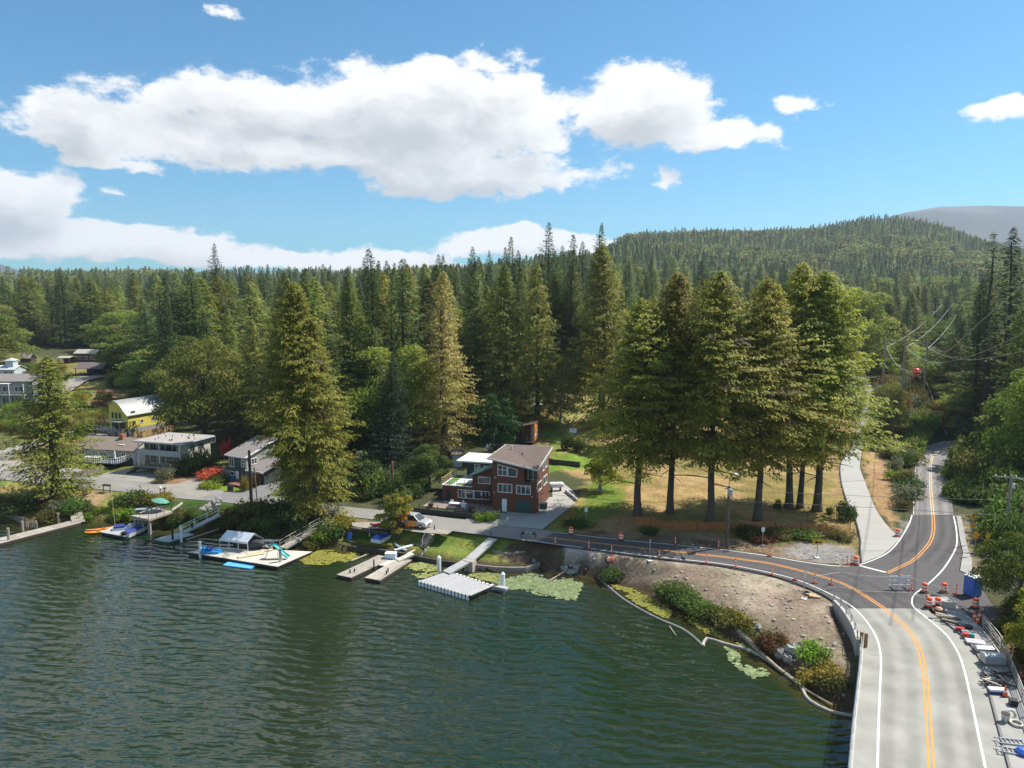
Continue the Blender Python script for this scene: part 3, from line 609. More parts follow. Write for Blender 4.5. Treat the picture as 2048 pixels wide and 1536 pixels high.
# streets on the left
GRS = mat('pale_gravel_street', (.25,.23,.20), .9, .12, .6, .15, detail=8)
dstrip('side_street', drape([(-60,945),(0,938),(10,925),(80,893),(150,868),(215,844),(262,826)]), drape([(-60,915),(0,905),(30,893),(85,877),(150,860),(215,838),(262,821)]), GRS, 50, .09)
sheet('street_corner', [P2(*p) for p in [(-80,940),(0,944),(150,950),(166,940),(130,922),(60,925),(0,920),(-80,920)]], 2.51, GRS)
dstrip('upper_street', drape([(-40,760),(60,795),(130,790),(160,776),(180,763),(220,754)]), drape([(-40,748),(60,778),(118,766),(150,756),(180,752),(220,747)]), GRS, 40, .10)
sheet('parking_apron', [P2(*p) for p in [(190,952.5),(215,945),(262,938),(330,938),(318,948),(310,957),(300,966.5),(234,959.5)]], 2.507, mat('apron_gravel', (.24,.225,.20), .9, .18, .5, .1))
sheet('gravel_drive', [P2(*p) for p in [(330,969),(352,968),(395,955),(440,938),(470,940),(440,955),(410,975),(420,990),(395,996),(293,966.2)]], 2.509, GRS)
sheet('patio_side_street', [P2(*p) for p in [(505,980),(520,970),(532,962),(560,958),(560,975),(545,985),(529,993.5)]], 2.509, mat('grey_asphalt_patch', (.17,.165,.165)))
sheet('house_driveway', [P2(*p) for p in [(930,1040),(985,1016),(1000,1005),(1060,1000),(1105,994),(1104,970),(1128,968),(1150,985),(1152,1005),(1085,1059),(1031,1053.5)]], 2.53, DRIV)
sheet('pull_off', [P2(*p) for p in [(703,1045),(775,1044),(845,1054),(905,1062),(895,1069),(850,1066),(800,1060),(740,1058),(705,1052)]], 2.53, mat('pull_off_gravel', (.27,.24,.20), .9, .2, 1.5, .2))
sheet('right_shoulder', [P2(*p) for p in [(1913,1033),(1922,1033),(1935,1095),(1944,1122),(1944,1152),(1920,1142),(1926,1106),(1920,1079)]], 2.56, SWM)
# ---------------------------------------------------------------- foliage
def leafmat(name, tr=.35, hue=.028, val=.32):
    m = bpy.data.materials.new(name); m.use_nodes = True; t = m.node_tree; L = t.links; b = t.nodes['Principled BSDF']; out = t.nodes['Material Output']
    at = t.nodes.new('ShaderNodeAttribute'); at.attribute_name = 'Col'; oi = t.nodes.new('ShaderNodeObjectInfo')
    h = t.nodes.new('ShaderNodeHueSaturation')
    def mrg(src, a, b_):
        r = t.nodes.new('ShaderNodeMapRange'); L.new(src, r.inputs[0]); r.inputs[3].default_value = a; r.inputs[4].default_value = b_; return r.outputs[0]
    L.new(mrg(oi.outputs['Random'], .494-hue*.8, .494+hue*.8), h.inputs['Hue'])
    mul = t.nodes.new('ShaderNodeMath'); mul.operation = 'FRACT'; m2 = t.nodes.new('ShaderNodeMath'); m2.operation = 'MULTIPLY'; L.new(oi.outputs['Random'], m2.inputs[0]); m2.inputs[1].default_value = 7.31; L.new(m2.outputs[0], mul.inputs[0])
    L.new(mrg(mul.outputs[0], 1-val, 1+val), h.inputs['Value'])
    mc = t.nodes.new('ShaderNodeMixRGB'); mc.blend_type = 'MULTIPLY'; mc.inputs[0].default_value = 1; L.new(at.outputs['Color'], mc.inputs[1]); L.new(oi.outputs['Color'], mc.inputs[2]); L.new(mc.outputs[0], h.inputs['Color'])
    L.new(h.outputs[0], b.inputs['Base Color']); b.inputs['Roughness'].default_value = .6; b.inputs['Specular IOR Level'].default_value = .25
    tl = t.nodes.new('ShaderNodeBsdfTranslucent'); L.new(h.outputs[0], tl.inputs[0]); mx = t.nodes.new('ShaderNodeMixShader'); mx.inputs[0].default_value = tr
    L.new(b.outputs[0], mx.inputs[1]); L.new(tl.outputs[0], mx.inputs[2]); L.new(mx.outputs[0], out.inputs[0]); return m
LEAF = leafmat('leaf_foliage', .5)
BARK = mat('conifer_bark', (.055,.045,.038), .95, .35, 3, .6, stretch=(3,3,.4), col2=(.12,.10,.085))
BARKP = mat('pale_bark', (.28,.26,.23), .9, .3, 3, .4, stretch=(3,3,.5))
def quads(c, ax, nr, L, Wd, shape='leaf'):
    """c centres, ax long axes, nr rough normals, L, Wd sizes -> verts, faces"""
    ax = ax/np.linalg.norm(ax, axis=1, keepdims=True); sx = np.cross(nr, ax); sx /= (np.linalg.norm(sx, axis=1, keepdims=True)+1e-9)
    L = L[:, None]; Wd = Wd[:, None]
    v = np.stack([c-ax*L*.5, c+sx*Wd*.5+ax*L*.05, c+ax*L*.5, c-sx*Wd*.5+ax*L*.05], 1)
    n = len(c); return v.reshape(-1, 3), np.arange(4*n).reshape(n, 4)
def conifer_crown(seed, H=30, R=4.2, t0=.12, nbr=520, kind='cedar', dens=3.4, leaf=.62, prof=None, base=((.06,.085,.022),(.15,.165,.045))):
    r = np.random.RandomState(seed); C_ = []; A_ = []; N_ = []; LL = []; WW = []; CL = []; tw = []
    lean = r.uniform(-.4, .4, 2)
    ph = r.uniform(0, 6.28, 5); am = r.uniform(.06, .17, 5)
    for i in range(nbr):
        t = t0+(1-t0)*((i+r.rand())/nbr)**.92; t = t-(.06*r.rand() if (t-t0) < .12 else 0); h = t*H; az = i*2.39996+r.uniform(-.5, .5)
        q = max(0, (t-t0)/(1-t0))
        pr = prof(q) if prof else ((1-q)**.68*(1-.35*np.exp(-(q/.08)**2)) if kind == 'cedar' else (1-q)**.85*(1-.3*np.exp(-(q/.07)**2)))
        lob = 1+sum(am[k]*np.sin(az*(k+1)+ph[k]+q*7*(k+1)*.6) for k in range(3))+am[3]*np.sin(q*34+ph[3])
        Lb = R*pr*lob*r.uniform(.5, 1.15)+.35*(1-q)+.12
        if r.rand() < .06: Lb *= 1.22
        d = np.array([np.cos(az), np.sin(az), 0]); e0 = (.55*q**2+.05 if kind == 'cedar' else .45*q+.02)
        n = max(3, int(Lb*dens*(1.0 if kind == 'cedar' else 1.15))); s = np.sqrt(r.rand(n)) if kind == 'cedar' else r.rand(n)**.7; s = .1+.9*s
        droop = (.34 if kind == 'cedar' else .20)*(1.1-q)
        z = h+Lb*(e0*s-droop*s**1.7+(.10*s**4 if kind != 'cedar' else .06*s**5))
        side = np.array([-d[1], d[0], 0]); wd = Lb*.17*(1-s*.45)+.12
        la = r.uniform(-1, 1, n)*wd; cen = d[None]*(s*Lb)[:, None]+side[None]*la[:, None]; cen[:, 2] = z-np.abs(la)*.25+r.normal(0, .10, n)
        cen[:, :2] += lean*q**2*.8
        if kind == 'cedar':
            a = d[None]*.8+side[None]*(la/wd)[:, None]*.7+np.array([0,0,-1])*r.uniform(.3, 1.2, n)[:, None]
            nn = np.array([0,0,1.])[None]+d[None]*.9+r.normal(0, .45, (n, 3))
        else:
            a = d[None]+side[None]*(la/wd)[:, None]*.9+np.array([0,0,-1])*r.uniform(-.1, .45, n)[:, None]
            nn = np.array([0,0,1.])[None]+d[None]*.2+r.normal(0, .35, (n, 3))
        C_.append(cen); A_.append(a); N_.append(nn); LL.append(leaf*r.uniform(.6, 1.35, n)); WW.append(leaf*r.uniform(.28, .6, n))
        k = r.rand(); c0 = np.array(base[0]); c1 = np.array(base[1]); cb = c0*(1-k)+c1*k
        if r.rand() < .035: cb = np.array((.16,.12,.07))
        CL.append(np.repeat(cb[None]*r.uniform(.75, 1.25, (n, 1)), 1, 0))
    v, f = quads(*map(np.concatenate, (C_, A_, N_, LL, WW))); col_ = np.repeat(np.concatenate(CL), 4, 0)
    return v, f, col_
def broad_crown(seed, H=14, R=5, t0=.25, nb=26, leaves=6500, leaf=.42, base=((.05,.085,.02),(.12,.15,.035)), open_=.5):
    r = np.random.RandomState(seed); B = []
    for i in range(nb):
        q = (i+.5)/nb; az = i*2.4+r.uniform(-.5, .5); h = H*(t0+(1-t0)*(q*.86+.07)); env = np.sqrt(max(0, 1-((q-.42)/.62)**2)); rad = R*env*r.uniform(.35, .92)
        br = R*r.uniform(.22, .42)*(1-.3*q); B.append((np.cos(az)*rad, np.sin(az)*rad, h, br))
    B.append((0, 0, H*(t0+(1-t0)*.5), R*.5)); B = np.array(B); w = B[:, 3]**2; w /= w.sum(); ix = r.choice(len(B), leaves, p=w)
    dv = r.normal(0, 1, (leaves, 3)); dv /= np.linalg.norm(dv, axis=1, keepdims=True); dv[:, 2] = np.where(dv[:, 2] < -.35, -dv[:, 2], dv[:, 2])
    rad = B[ix, 3:4]*(.72+.33*r.rand(leaves, 1)**.5+.10*r.normal(0, 1, (leaves, 1))); cen = B[ix, :3]+dv*rad*np.array([1, 1, .72])
    cen[:, 2] = np.clip(cen[:, 2], H*t0*.8, H)
    nn = dv+r.normal(0, .55, (leaves, 3)); a = np.cross(nn, r.normal(0, 1, (leaves, 3)))+np.array([0, 0, -.25])
    v, f = quads(cen, a, nn, leaf*r.uniform(.6, 1.3, leaves), leaf*r.uniform(.45, .95, leaves))
    kb = r.rand(len(B)); k = np.clip(kb[ix]+r.normal(0, .15, leaves), 0, 1)[:, None]; cl = np.array(base[0])*(1-k)+np.array(base[1])*k; cl *= r.uniform(.75, 1.25, (leaves, 1))
    return v, f, np.repeat(cl, 4, 0), B
def trunk_mb(H, r0, r1=.06, n=9, seed=0, flare=1.6, bend=.15):
    r = random.Random(seed); mb = MB(); pts = []; m = 12; px = py = 0
    for i in range(m):
        q = (i/(m-1))**2; stp_ = q-((i-1)/(m-1))**2 if i else 0; px += r.uniform(-bend, bend)*8*stp_; py += r.uniform(-bend, bend)*8*stp_; pts.append((px*(q > 0), py*(q > 0), H*q-(.3 if i == 0 else 0)))
    b0 = len(mb.v); mb.tube(pts, 1, n)
    for i in range(m):
        q = (i/(m-1))**2; rr = (r0*(1-q)+r1*q)*(1+(flare-1)*math.exp(-q*H/1.1))
        for k in range(n):
            j = b0+i*n+k; p = Vector(mb.v[j]); c = Vector(pts[i]); w = 1+.16*math.sin(k*2.7+seed)*math.exp(-q*H/1.5)
            d = p-c; mb.v[j] = tuple(c+d*rr*w)
    return mb
PROTO = {}
CED = ((.17,.20,.022),(.42,.40,.06)); FIRC = ((.065,.12,.04),(.17,.22,.07)); HEM = ((.13,.18,.033),(.30,.33,.075)); BROWNC = ((.24,.20,.05),(.42,.34,.12))
def proto(key, vfc, H, r0, nlimb=0, bark=None, tH=.93, flare=1.6, limbs=None):
    v, f, c = vfc[:3]; cm = npmesh('crown', v, f, LEAF, False, c)
    tm = trunk_mb(H*tH, r0, .05, 9, len(PROTO)+3, flare)
    r = random.Random(key)
    for i in range(nlimb):
        q = r.uniform(.15, .85); a = r.uniform(0, 6.28); l = (1-q)*H*.12; z = q*H
        tm.tube([(0,0,z),(math.cos(a)*l*.6, math.sin(a)*l*.6, z-.1), (math.cos(a)*l, math.sin(a)*l, z-.3)], .09, 4, .02, False)
    if limbs is not None:
        for (x, y, z, b_) in limbs: tm.tube([(0,0,z*.45),(x*.45,y*.45,z*.75),(x,y,z)], r0*.35, 4, .03, False)
    PROTO[key] = (cm, tm.mesh('trunk', bark or BARK, True), H)
NEAR_C = []
for i in range(5):
    proto(f'cedar{i}', conifer_crown(20+i, 33, 6.6, .31 if i < 3 else .28, 1300, 'cedar', 9.5, .36, base=CED), 33, .37, 26, flare=1.5, tH=.95); NEAR_C.append(f'cedar{i}')
for i in range(2): proto(f'lowcedar{i}', conifer_crown(30+i, 26, 5.2, .08, 950, 'cedar', 7.0, .40, base=((.13,.17,.022),(.30,.31,.055))), 26, .5, 18)
proto('browncedar', conifer_crown(41, 30, 5.4, .08, 900, 'cedar', 6.5, .38, base=BROWNC), 30, .6, 40)
for i in range(3): proto(f'fir{i}', conifer_crown(50+i, 30, 5.0, .08, 560, 'fir', 6.5, .46, base=FIRC), 30, .42, 10)
for i in range(3): proto(f'hemlock{i}', conifer_crown(60+i, 26, 5.3, .05, 600, 'cedar', 6.5, .46, base=HEM), 26, .4, 6)
proto('spirefir', conifer_crown(70, 26, 2.6, .25, 240, 'fir', 6, .42, base=FIRC), 26, .32, 30)
proto('bluespruce', conifer_crown(71, 20, 4.6, .04, 700, 'fir', 7, .36, base=((.035,.07,.04),(.07,.12,.07))), 20, .35, 6)
DEC = ((.11,.17,.025),(.27,.31,.06)); DECD = ((.022,.045,.014),(.06,.085,.025)); DECY = ((.12,.16,.02),(.24,.27,.035))
for i in range(3):
    r_ = broad_crown(80+i, 16, 6.5, .18, 36, 15000, .38, DEC); proto(f'broad{i}', r_, 16, .35, bark=BARKP, tH=.7, limbs=r_[3])
r_ = broad_crown(85, 18, 9, .12, 48, 22000, .38, ((.07,.11,.025),(.21,.23,.055))); proto('maple', r_, 18, .5, tH=.65, limbs=r_[3])
r_ = broad_crown(86, 14, 4.6, .10, 28, 9000, .30, ((.10,.13,.03),(.19,.21,.06))); proto('birch', r_, 14, .16, bark=BARKP, tH=.8, limbs=r_[3])
r_ = broad_crown(87, 7, 3.6, .22, 20, 6000, .30, DECY); proto('yellowtree', r_, 7, .3, bark=BARKP, tH=.6, limbs=r_[3])
r_ = broad_crown(88, 8, 3.8, .12, 22, 7000, .30, ((.05,.10,.02),(.11,.17,.035))); proto('smalltree', r_, 8, .2, tH=.6, limbs=r_[3])
v_, f_, c_, B_ = broad_crown(89, 6.3, 2.3, .10, 26, 5600, .26, ((.09,.11,.02),(.25,.24,.03)))
zc = v_.reshape(-1, 4, 3).mean(1); rr_o = np.random.RandomState(4).rand(len(zc)); om = ((zc[:, 2] > 1.6) & (zc[:, 2] < 3.6) & (zc[:, 0] > -.2) & (rr_o < .65)) | (rr_o < .06)
c_ = c_.reshape(-1, 4, 3); c_[om] = np.array((.42,.12,.03)); c_ = c_.reshape(-1, 3); proto('autumntree', (v_, f_, c_), 6.3, .13, tH=.6, limbs=B_)
# shrubs: (verts) low mounds of leaves
def shrub(seed, w, h, n, leaf, base): 
    r = np.random.RandomState(seed); nb = 11; ang = r.rand(nb)*6.28; rad = r.rand(nb)**.6*w*.42; B = np.stack([np.cos(ang)*rad, np.sin(ang)*rad*.8, r.uniform(.25, .62, nb)*h, r.uniform(.22, .36, nb)*w*.8], 1)
    ix = r.randint(0, nb, n); dv = r.normal(0, 1, (n, 3)); dv /= np.linalg.norm(dv, axis=1, keepdims=True); cen = B[ix, :3]+dv*B[ix, 3:4]*(.75+.35*r.rand(n, 1))*np.array([1, 1, h/w*1.15]); cen[:, 2] = np.abs(cen[:, 2])
    st_ = r.rand(n) < .14; cen[st_] *= np.array([1.12,1.12,1.0]); cen[st_, 2] += r.rand(st_.sum())*h*.35; cen += r.normal(0, .04, cen.shape); cen[:, 2] = np.abs(cen[:, 2])
    nn = dv+r.normal(0, .5, (n, 3)); a = np.cross(nn, r.normal(0, 1, (n, 3)))+np.array([0, 0, .6]); v, f = quads(cen, a, nn, leaf*r.uniform(.6, 1.5, n), leaf*r.uniform(.35, .8, n))
    k = np.clip(r.rand(nb)[ix]+r.normal(0, .2, n), 0, 1)[:, None]; cl = (np.array(base[0])*(1-k)+np.array(base[1])*k)*r.uniform(.7, 1.3, (n, 1)); return v, f, np.repeat(cl, 4, 0)
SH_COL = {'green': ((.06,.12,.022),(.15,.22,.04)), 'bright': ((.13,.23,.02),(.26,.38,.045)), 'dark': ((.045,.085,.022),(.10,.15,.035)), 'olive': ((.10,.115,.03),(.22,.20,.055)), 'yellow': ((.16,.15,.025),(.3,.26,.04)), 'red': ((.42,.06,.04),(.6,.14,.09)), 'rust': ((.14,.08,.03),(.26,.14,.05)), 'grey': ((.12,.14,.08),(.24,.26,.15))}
SHP = {}
for i, (k_n, bc) in enumerate(SH_COL.items()):
    for j in range(2):
        v, f, c = shrub(100+i*3+j, 2.0, 1.3, 1500, .16, bc); SHP[(k_n, j)] = npmesh('shrub', v, f, LEAF, False, c)
def plant(key, x, y, H, wscale=1, label='', cat='tree', group=None, name=None, rz=None, tint=None, z=None, parts=True):
    cm, tm, H0 = PROTO[key]; z = T(x, y) if z is None else z; s = H/H0
    o = empty(name or {'c': 'cedar_tree', 'l': 'cedar_tree', 'f': 'fir_tree', 'h': 'hemlock_tree', 's': 'tree', 'b': 'broadleaf_tree', 'm': 'maple_tree', 'y': 'tree', 'a': 'tree'}[key[0]], (x, y, z), rnd.uniform(0, 6.28) if rz is None else rz, label, cat, group)
    o.scale = (s*wscale, s*wscale, s)
    c = link('crown', cm, o); t = link('trunk', tm, o)
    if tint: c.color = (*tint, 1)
    return o
def top_at(px, py, d):     # base (x,y) under a crown top seen at pixel, at distance d; returns x,y,H
    v = ZP(px, py, d); return v.x, v.y, v.z-T(v.x, v.y)
# ---- named trees. grove of seven tall trunks behind the orange fence
GROVE = [((1275,1032),600,'cedar0',1.0,'leftmost tall bare-trunked cedar of the grove behind the orange fence'),((1340,1025),548,'cedar1',.95,'second cedar from the left in the grove, slightly leaning trunk'),
 ((1421,1045),546,'cedar2',1.0,'thick dark trunk cedar at the centre of the orange fence, beside the lamp pole'),((1514,1040),560,'cedar3',.95,'lone straight cedar right of the lamp pole, fourth trunk of the grove'),
 ((1578,1017),528,'cedar4',1.0,'left trunk of the close trio of cedars near the concrete driveway'),((1600,1015),565,'cedar1',.8,'thin middle trunk of the close trio of cedars near the driveway'),((1634,1022),545,'cedar0',1.05,'broad flared rightmost cedar of the grove beside the driveway')]
for i, ((bx, by), ty, k, ws, lab) in enumerate(GROVE):
    b_ = G(bx, by); H = ZP(bx, ty, b_.y).z-b_.z; plant(k, b_.x, b_.y, H, ws*33/H*1.40, lab, group='tall cedars of the grove behind the fence', name='cedar_tree', rz=i*1.3)
def ptree(key, px, ty, d, ws, lab, base=None, name=None, tint=None, rz=None, cat='tree', group=None):
    if base: b_ = G(*base); x, y, H = b_.x, b_.y, ZP(base[0], ty, b_.y).z-b_.z
    else: x, y, H = top_at(px, ty, d)
    return plant(key, x, y, H, ws, lab, cat, group, name, rz, tint)
ptree('lowcedar0', 0, 715, 0, 1.75, 'ragged cedar standing alone by the black platform on the lakeside lawn', (112,988))
ptree('cedar2', 0, 571, 0, 1.15, 'taller left cedar of the pair by the lake road, full drooping crown', (607,1031), name='cedar_tree')
ptree('lowcedar1', 0, 640, 0, 1.1, 'shorter right cedar of the pair beside the lakeside steps', (633,1030))
ptree('lowcedar1', 590, 690, 103, .8, 'low yellow-green cedar filling the left foot of the lakeside pair')
ptree('browncedar', 885, 545, 132, 1.1, 'tall brownish cedar full of cones behind the blue shed')
ptree('bluespruce', 783, 706, 124, 1.05, 'blue-green spruce with wide skirts left of the brownish cedar')
ptree('lowcedar0', 697, 560, 150, .95, 'tall cedar behind the lakeside pair, left of the spruce')
ptree('cedar3', 815, 530, 185, .9, 'slim cedar rising between the spruce and the brownish cedar', name='cedar_tree')
ptree('fir0', 1098, 445, 205, 1.0, 'tallest dark fir on the centre skyline')
ptree('fir1', 1022, 474, 215, .9, 'pointed dark fir left of the tallest skyline fir')
ptree('fir2', 1200, 448, 190, 1.0, 'dark fir whose tip stands left of the far ridge')
ptree('lowcedar1', 1208, 490, 150, 1.15, 'huge cedar directly left of the grove, darker than it')
ptree('lowcedar0', 1010, 530, 150, 1.0, 'cedar behind the orange shed, left of its neighbour', tint=(.85,.9,.9))
ptree('hemlock1', 1075, 530, 152, 1.05, 'broad cedar right above the orange shed', tint=(1.1,1,.8))
ptree('hemlock0', 950, 545, 160, 1.05, 'dense green cedar right of the brownish cedar')
ptree('fir0', 1145, 470, 195, 1.1, 'bushy dark fir right of the tallest skyline fir')
ptree('birch', 1122, 702, 150, 1.0, 'slender birch at the top left of the meadow', name='birch_tree')
ptree('yellowtree', 0, 903, 0, 1.0, 'small yellow-green maple with pale trunk on the slope right of the red house', (1201,983), name='maple_tree', tint=(1.6,1.75,1.2))
ptree('smalltree', 857, 888, 112, 1.0, 'round green tree left of the red house deck', name='broadleaf_tree')
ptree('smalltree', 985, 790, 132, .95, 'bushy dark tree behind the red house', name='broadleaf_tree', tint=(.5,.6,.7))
ptree('autumntree', 0, 984, 0, 1.15, 'small autumn tree turning orange beside the parked silver car', (797,1078), rz=0.3)
ptree('maple', 398, 672, 152, 1.0, 'wide dark maple behind the flat-roofed apartment house', tint=(1,.95,.8))
ptree('hemlock2', 505, 640, 150, 1.0, 'cedar between the wide maple and the lakeside pair')
ptree('lowcedar0', 455, 620, 175, .9, 'pale green cedar above the apartment house')
ptree('fir1', 330, 590, 165, 1.15, 'dark fir behind the yellow house')
ptree('fir0', 428, 487, 330, 1.0, 'lone tall fir rising above the left skyline')
ptree('spirefir', 1993, 465, 150, 1.5, 'left of the two dark firs at the right edge of the photo', name='fir_tree')
ptree('fir2', 2028, 455, 158, 1.35, 'right of the two dark firs at the right edge of the photo')
ptree('fir1', 1968, 560, 152, 1.1, 'dark fir behind the road bend on the right')
ptree('broad1', 2110, 720, 112, 1.0, 'green alder by the utility pole on the right', tint=(.75,.85,.6))
ptree('hemlock0', 2052, 620, 132, 1.2, 'green cedar filling the right edge behind the utility pole')
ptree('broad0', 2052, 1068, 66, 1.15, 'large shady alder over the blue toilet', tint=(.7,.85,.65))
ptree('broad2', 2098, 1180, 56, 1.1, 'yellow-green alder at the right end of the bridge', tint=(1.3,1.2,.8))
ptree('broad1', 1785, 765, 150, .75, 'grey-green willow between driveway and mountain road', name='willow_tree', tint=(1.25,1.2,1.5))
ptree('broad2', 1715, 575, 230, 1, 'pale alder behind the right end of the grove')
# ---- forest fill
OCC = []
def occupied(x, y, r):
    return any((x-a)**2+(y-b)**2 < (r+c)**2 for a, b, c in OCC)
for o in list(C.objects):
    if o.get('category') == 'tree': OCC.append((o.location.x, o.location.y, 3.2))
# clear zones (world polygons): houses, streets, meadow, power-line cut
CLEAR = [gw([(0,690),(60,700),(235,700),(262,745),(232,775),(150,800),(150,880),(0,900)]), gw([(0,800),(235,780),(300,800),(330,870),(470,860),(560,900),(560,1000),(0,960)]),
 gw([(820,905),(850,875),(980,860),(1040,840),(1060,790),(1120,770),(1180,785),(1320,778),(1745,755),(1760,770),(1730,880),(1800,1000),(1700,1127),(800,1040)]),
 gw([(1700,1130),(1740,880),(1840,885),(1880,872),(1960,870),(1925,920),(1925,1100),(1990,1250),(2050,1400),(1700,1300)])]
CLEARP = [np.array(c) for c in CLEAR]
NPOLE = ZP(1808, 690, 195)
def clear_mask(X, Y):
    m = np.zeros(X.shape, bool)
    for c in CLEARP: m |= poly_sd(c, X, Y) < 1.5
    u = X/Y; px = 1024+FPX*u
    m |= (px > 1760) & (px < 1930) & (Y < 330) & (Y > 150) & (np.abs(px-1850+(Y-195)*-.55) < 42)
    return m
CV = []
for yy in np.arange(112, 420, 1):
    pass
def front_y(px):     # nearest distance at which the wood starts, by bearing
    return np.interp(px, [-200,0,120,240,300,420,520,620,700,820,900,1000,1080,1200,1300,1500,1700,1760,1850,1900,1930,1975,2040,2100,2400], [215,265,287,292,200,172,142,128,124,124,128,150,172,182,205,215,225,225,235,175,165,152,128,112,100])
cand = []
for y in np.arange(84, 640, 1.0):
    stp = 5.6+.010*(y-90); 
    if int(y*10) % 10: continue
rr = np.random.RandomState(5); ylist = []; y = 84.0
while y < 650:
    stp = 7.2+.020*(y-90); xs_ = np.arange(-.86*y-15, .86*y+15, stp)
    xs_ = xs_+rr.uniform(-.42, .42, len(xs_))*stp; yy_ = y+rr.uniform(-.45, .45, len(xs_))*stp; cand.append(np.stack([xs_, yy_], 1)); y += stp*.95
cand = np.concatenate(cand); px_ = 1024+FPX*cand[:, 0]/cand[:, 1]
ok = (cand[:, 1] > front_y(px_)) & ~clear_mask(cand[:, 0], cand[:, 1]) & (px_ > -140) & (px_ < 2200); cand = cand[ok]; px_ = px_[ok]
ordr = np.argsort(cand[:, 1]); cand = cand[ordr]; px_ = px_[ordr]; cz = T_(cand[:, 0], cand[:, 1])
cnt = {'fir': 0, 'cedar': 0, 'broad': 0}; FAR = {'fir': [], 'cedar': [], 'broad': []}
GL = {'fir': ('dark pointed fir standing in the wood behind the houses', 'dark firs of the wood'), 'cedar': ('green cedar or hemlock standing in the wood behind the houses', 'cedars and hemlocks of the wood'), 'broad': ('round-crowned green broadleaf tree standing in the wood', 'broadleaf trees of the wood')}
for (x, y), pxx, zb in zip(cand, px_, cz):
    if occupied(x, y, 1.0): continue
    if pxx < 560 and rr.rand() < .38: continue
    u = rr.rand(); zone = float(vnoise(np.array([x]), np.array([y]), 45., 4)[0])
    front = y < front_y(pxx)+30
    pb = .30+(.25 if pxx > 1700 else 0)+(.15 if front and pxx < 520 else 0)
    sp = 'broad' if u < pb*(.5+zone) else ('fir' if rr.rand() < .30+.45*(zone > .5) else 'cedar')
    h = {'fir': rr.uniform(25, 40), 'cedar': rr.uniform(22, 35), 'broad': rr.uniform(13, 22)}[sp]
    if front and pxx > 1250: h *= .8
    if 1660 < pxx < 2000: h *= np.interp(y, [100, 220, 320], [.62, .72, .8])
    if pxx > 2000: h *= .85
    bigw = 1.32 if pxx < 560 else 1.0
    # keep the skyline: tops stay under a line
    lim = np.interp(pxx, [-100,0,300,700,900,1000,1100,1250,1300,1500,1700,1900,1960,2100], [535,530,522,535,528,505,478,488,515,520,520,520,470,450])+14*math.sin(pxx*.031)+9*math.sin(pxx*.083+1)
    zt = CAM_H+y*(600-lim-rr.uniform(-42, 14)*(.5+.5*rr.rand()))/FPX
    if y > 330: zt -= 7+.03*(y-330)
    if zb+h > zt: h = max(zt-zb, 9.)
    if h < 12 and sp != 'broad' and rr.rand() < .5: sp = 'broad'
    if cnt[sp] < 290 and y < 420:
        cnt[sp] += 1; k = {'fir': f'fir{rr.randint(3)}', 'cedar': ['hemlock0','hemlock1','hemlock2','lowcedar0','lowcedar1'][rr.randint(5)], 'broad': f'broad{rr.randint(3)}'}[sp]
        if sp == 'fir' and rr.rand() < .12: k = 'spirefir'
        g = rr.uniform(.7, 1.25); plant(k, x, y, h, bigw*rr.uniform(1.15, 1.7)*min(1.5, (22/h)**.4), GL[sp][0], 'tree', GL[sp][1], name={'fir': 'fir_tree', 'cedar': 'cedar_tree', 'broad': 'broadleaf_tree'}[sp], rz=rr.uniform(0, 6.28), z=zb, tint=(g, g, g*rr.uniform(.8, 1.2)))
    else: FAR[sp].append((x, y, zb, h))
print('trees', cnt, {k: len(v) for k, v in FAR.items()})
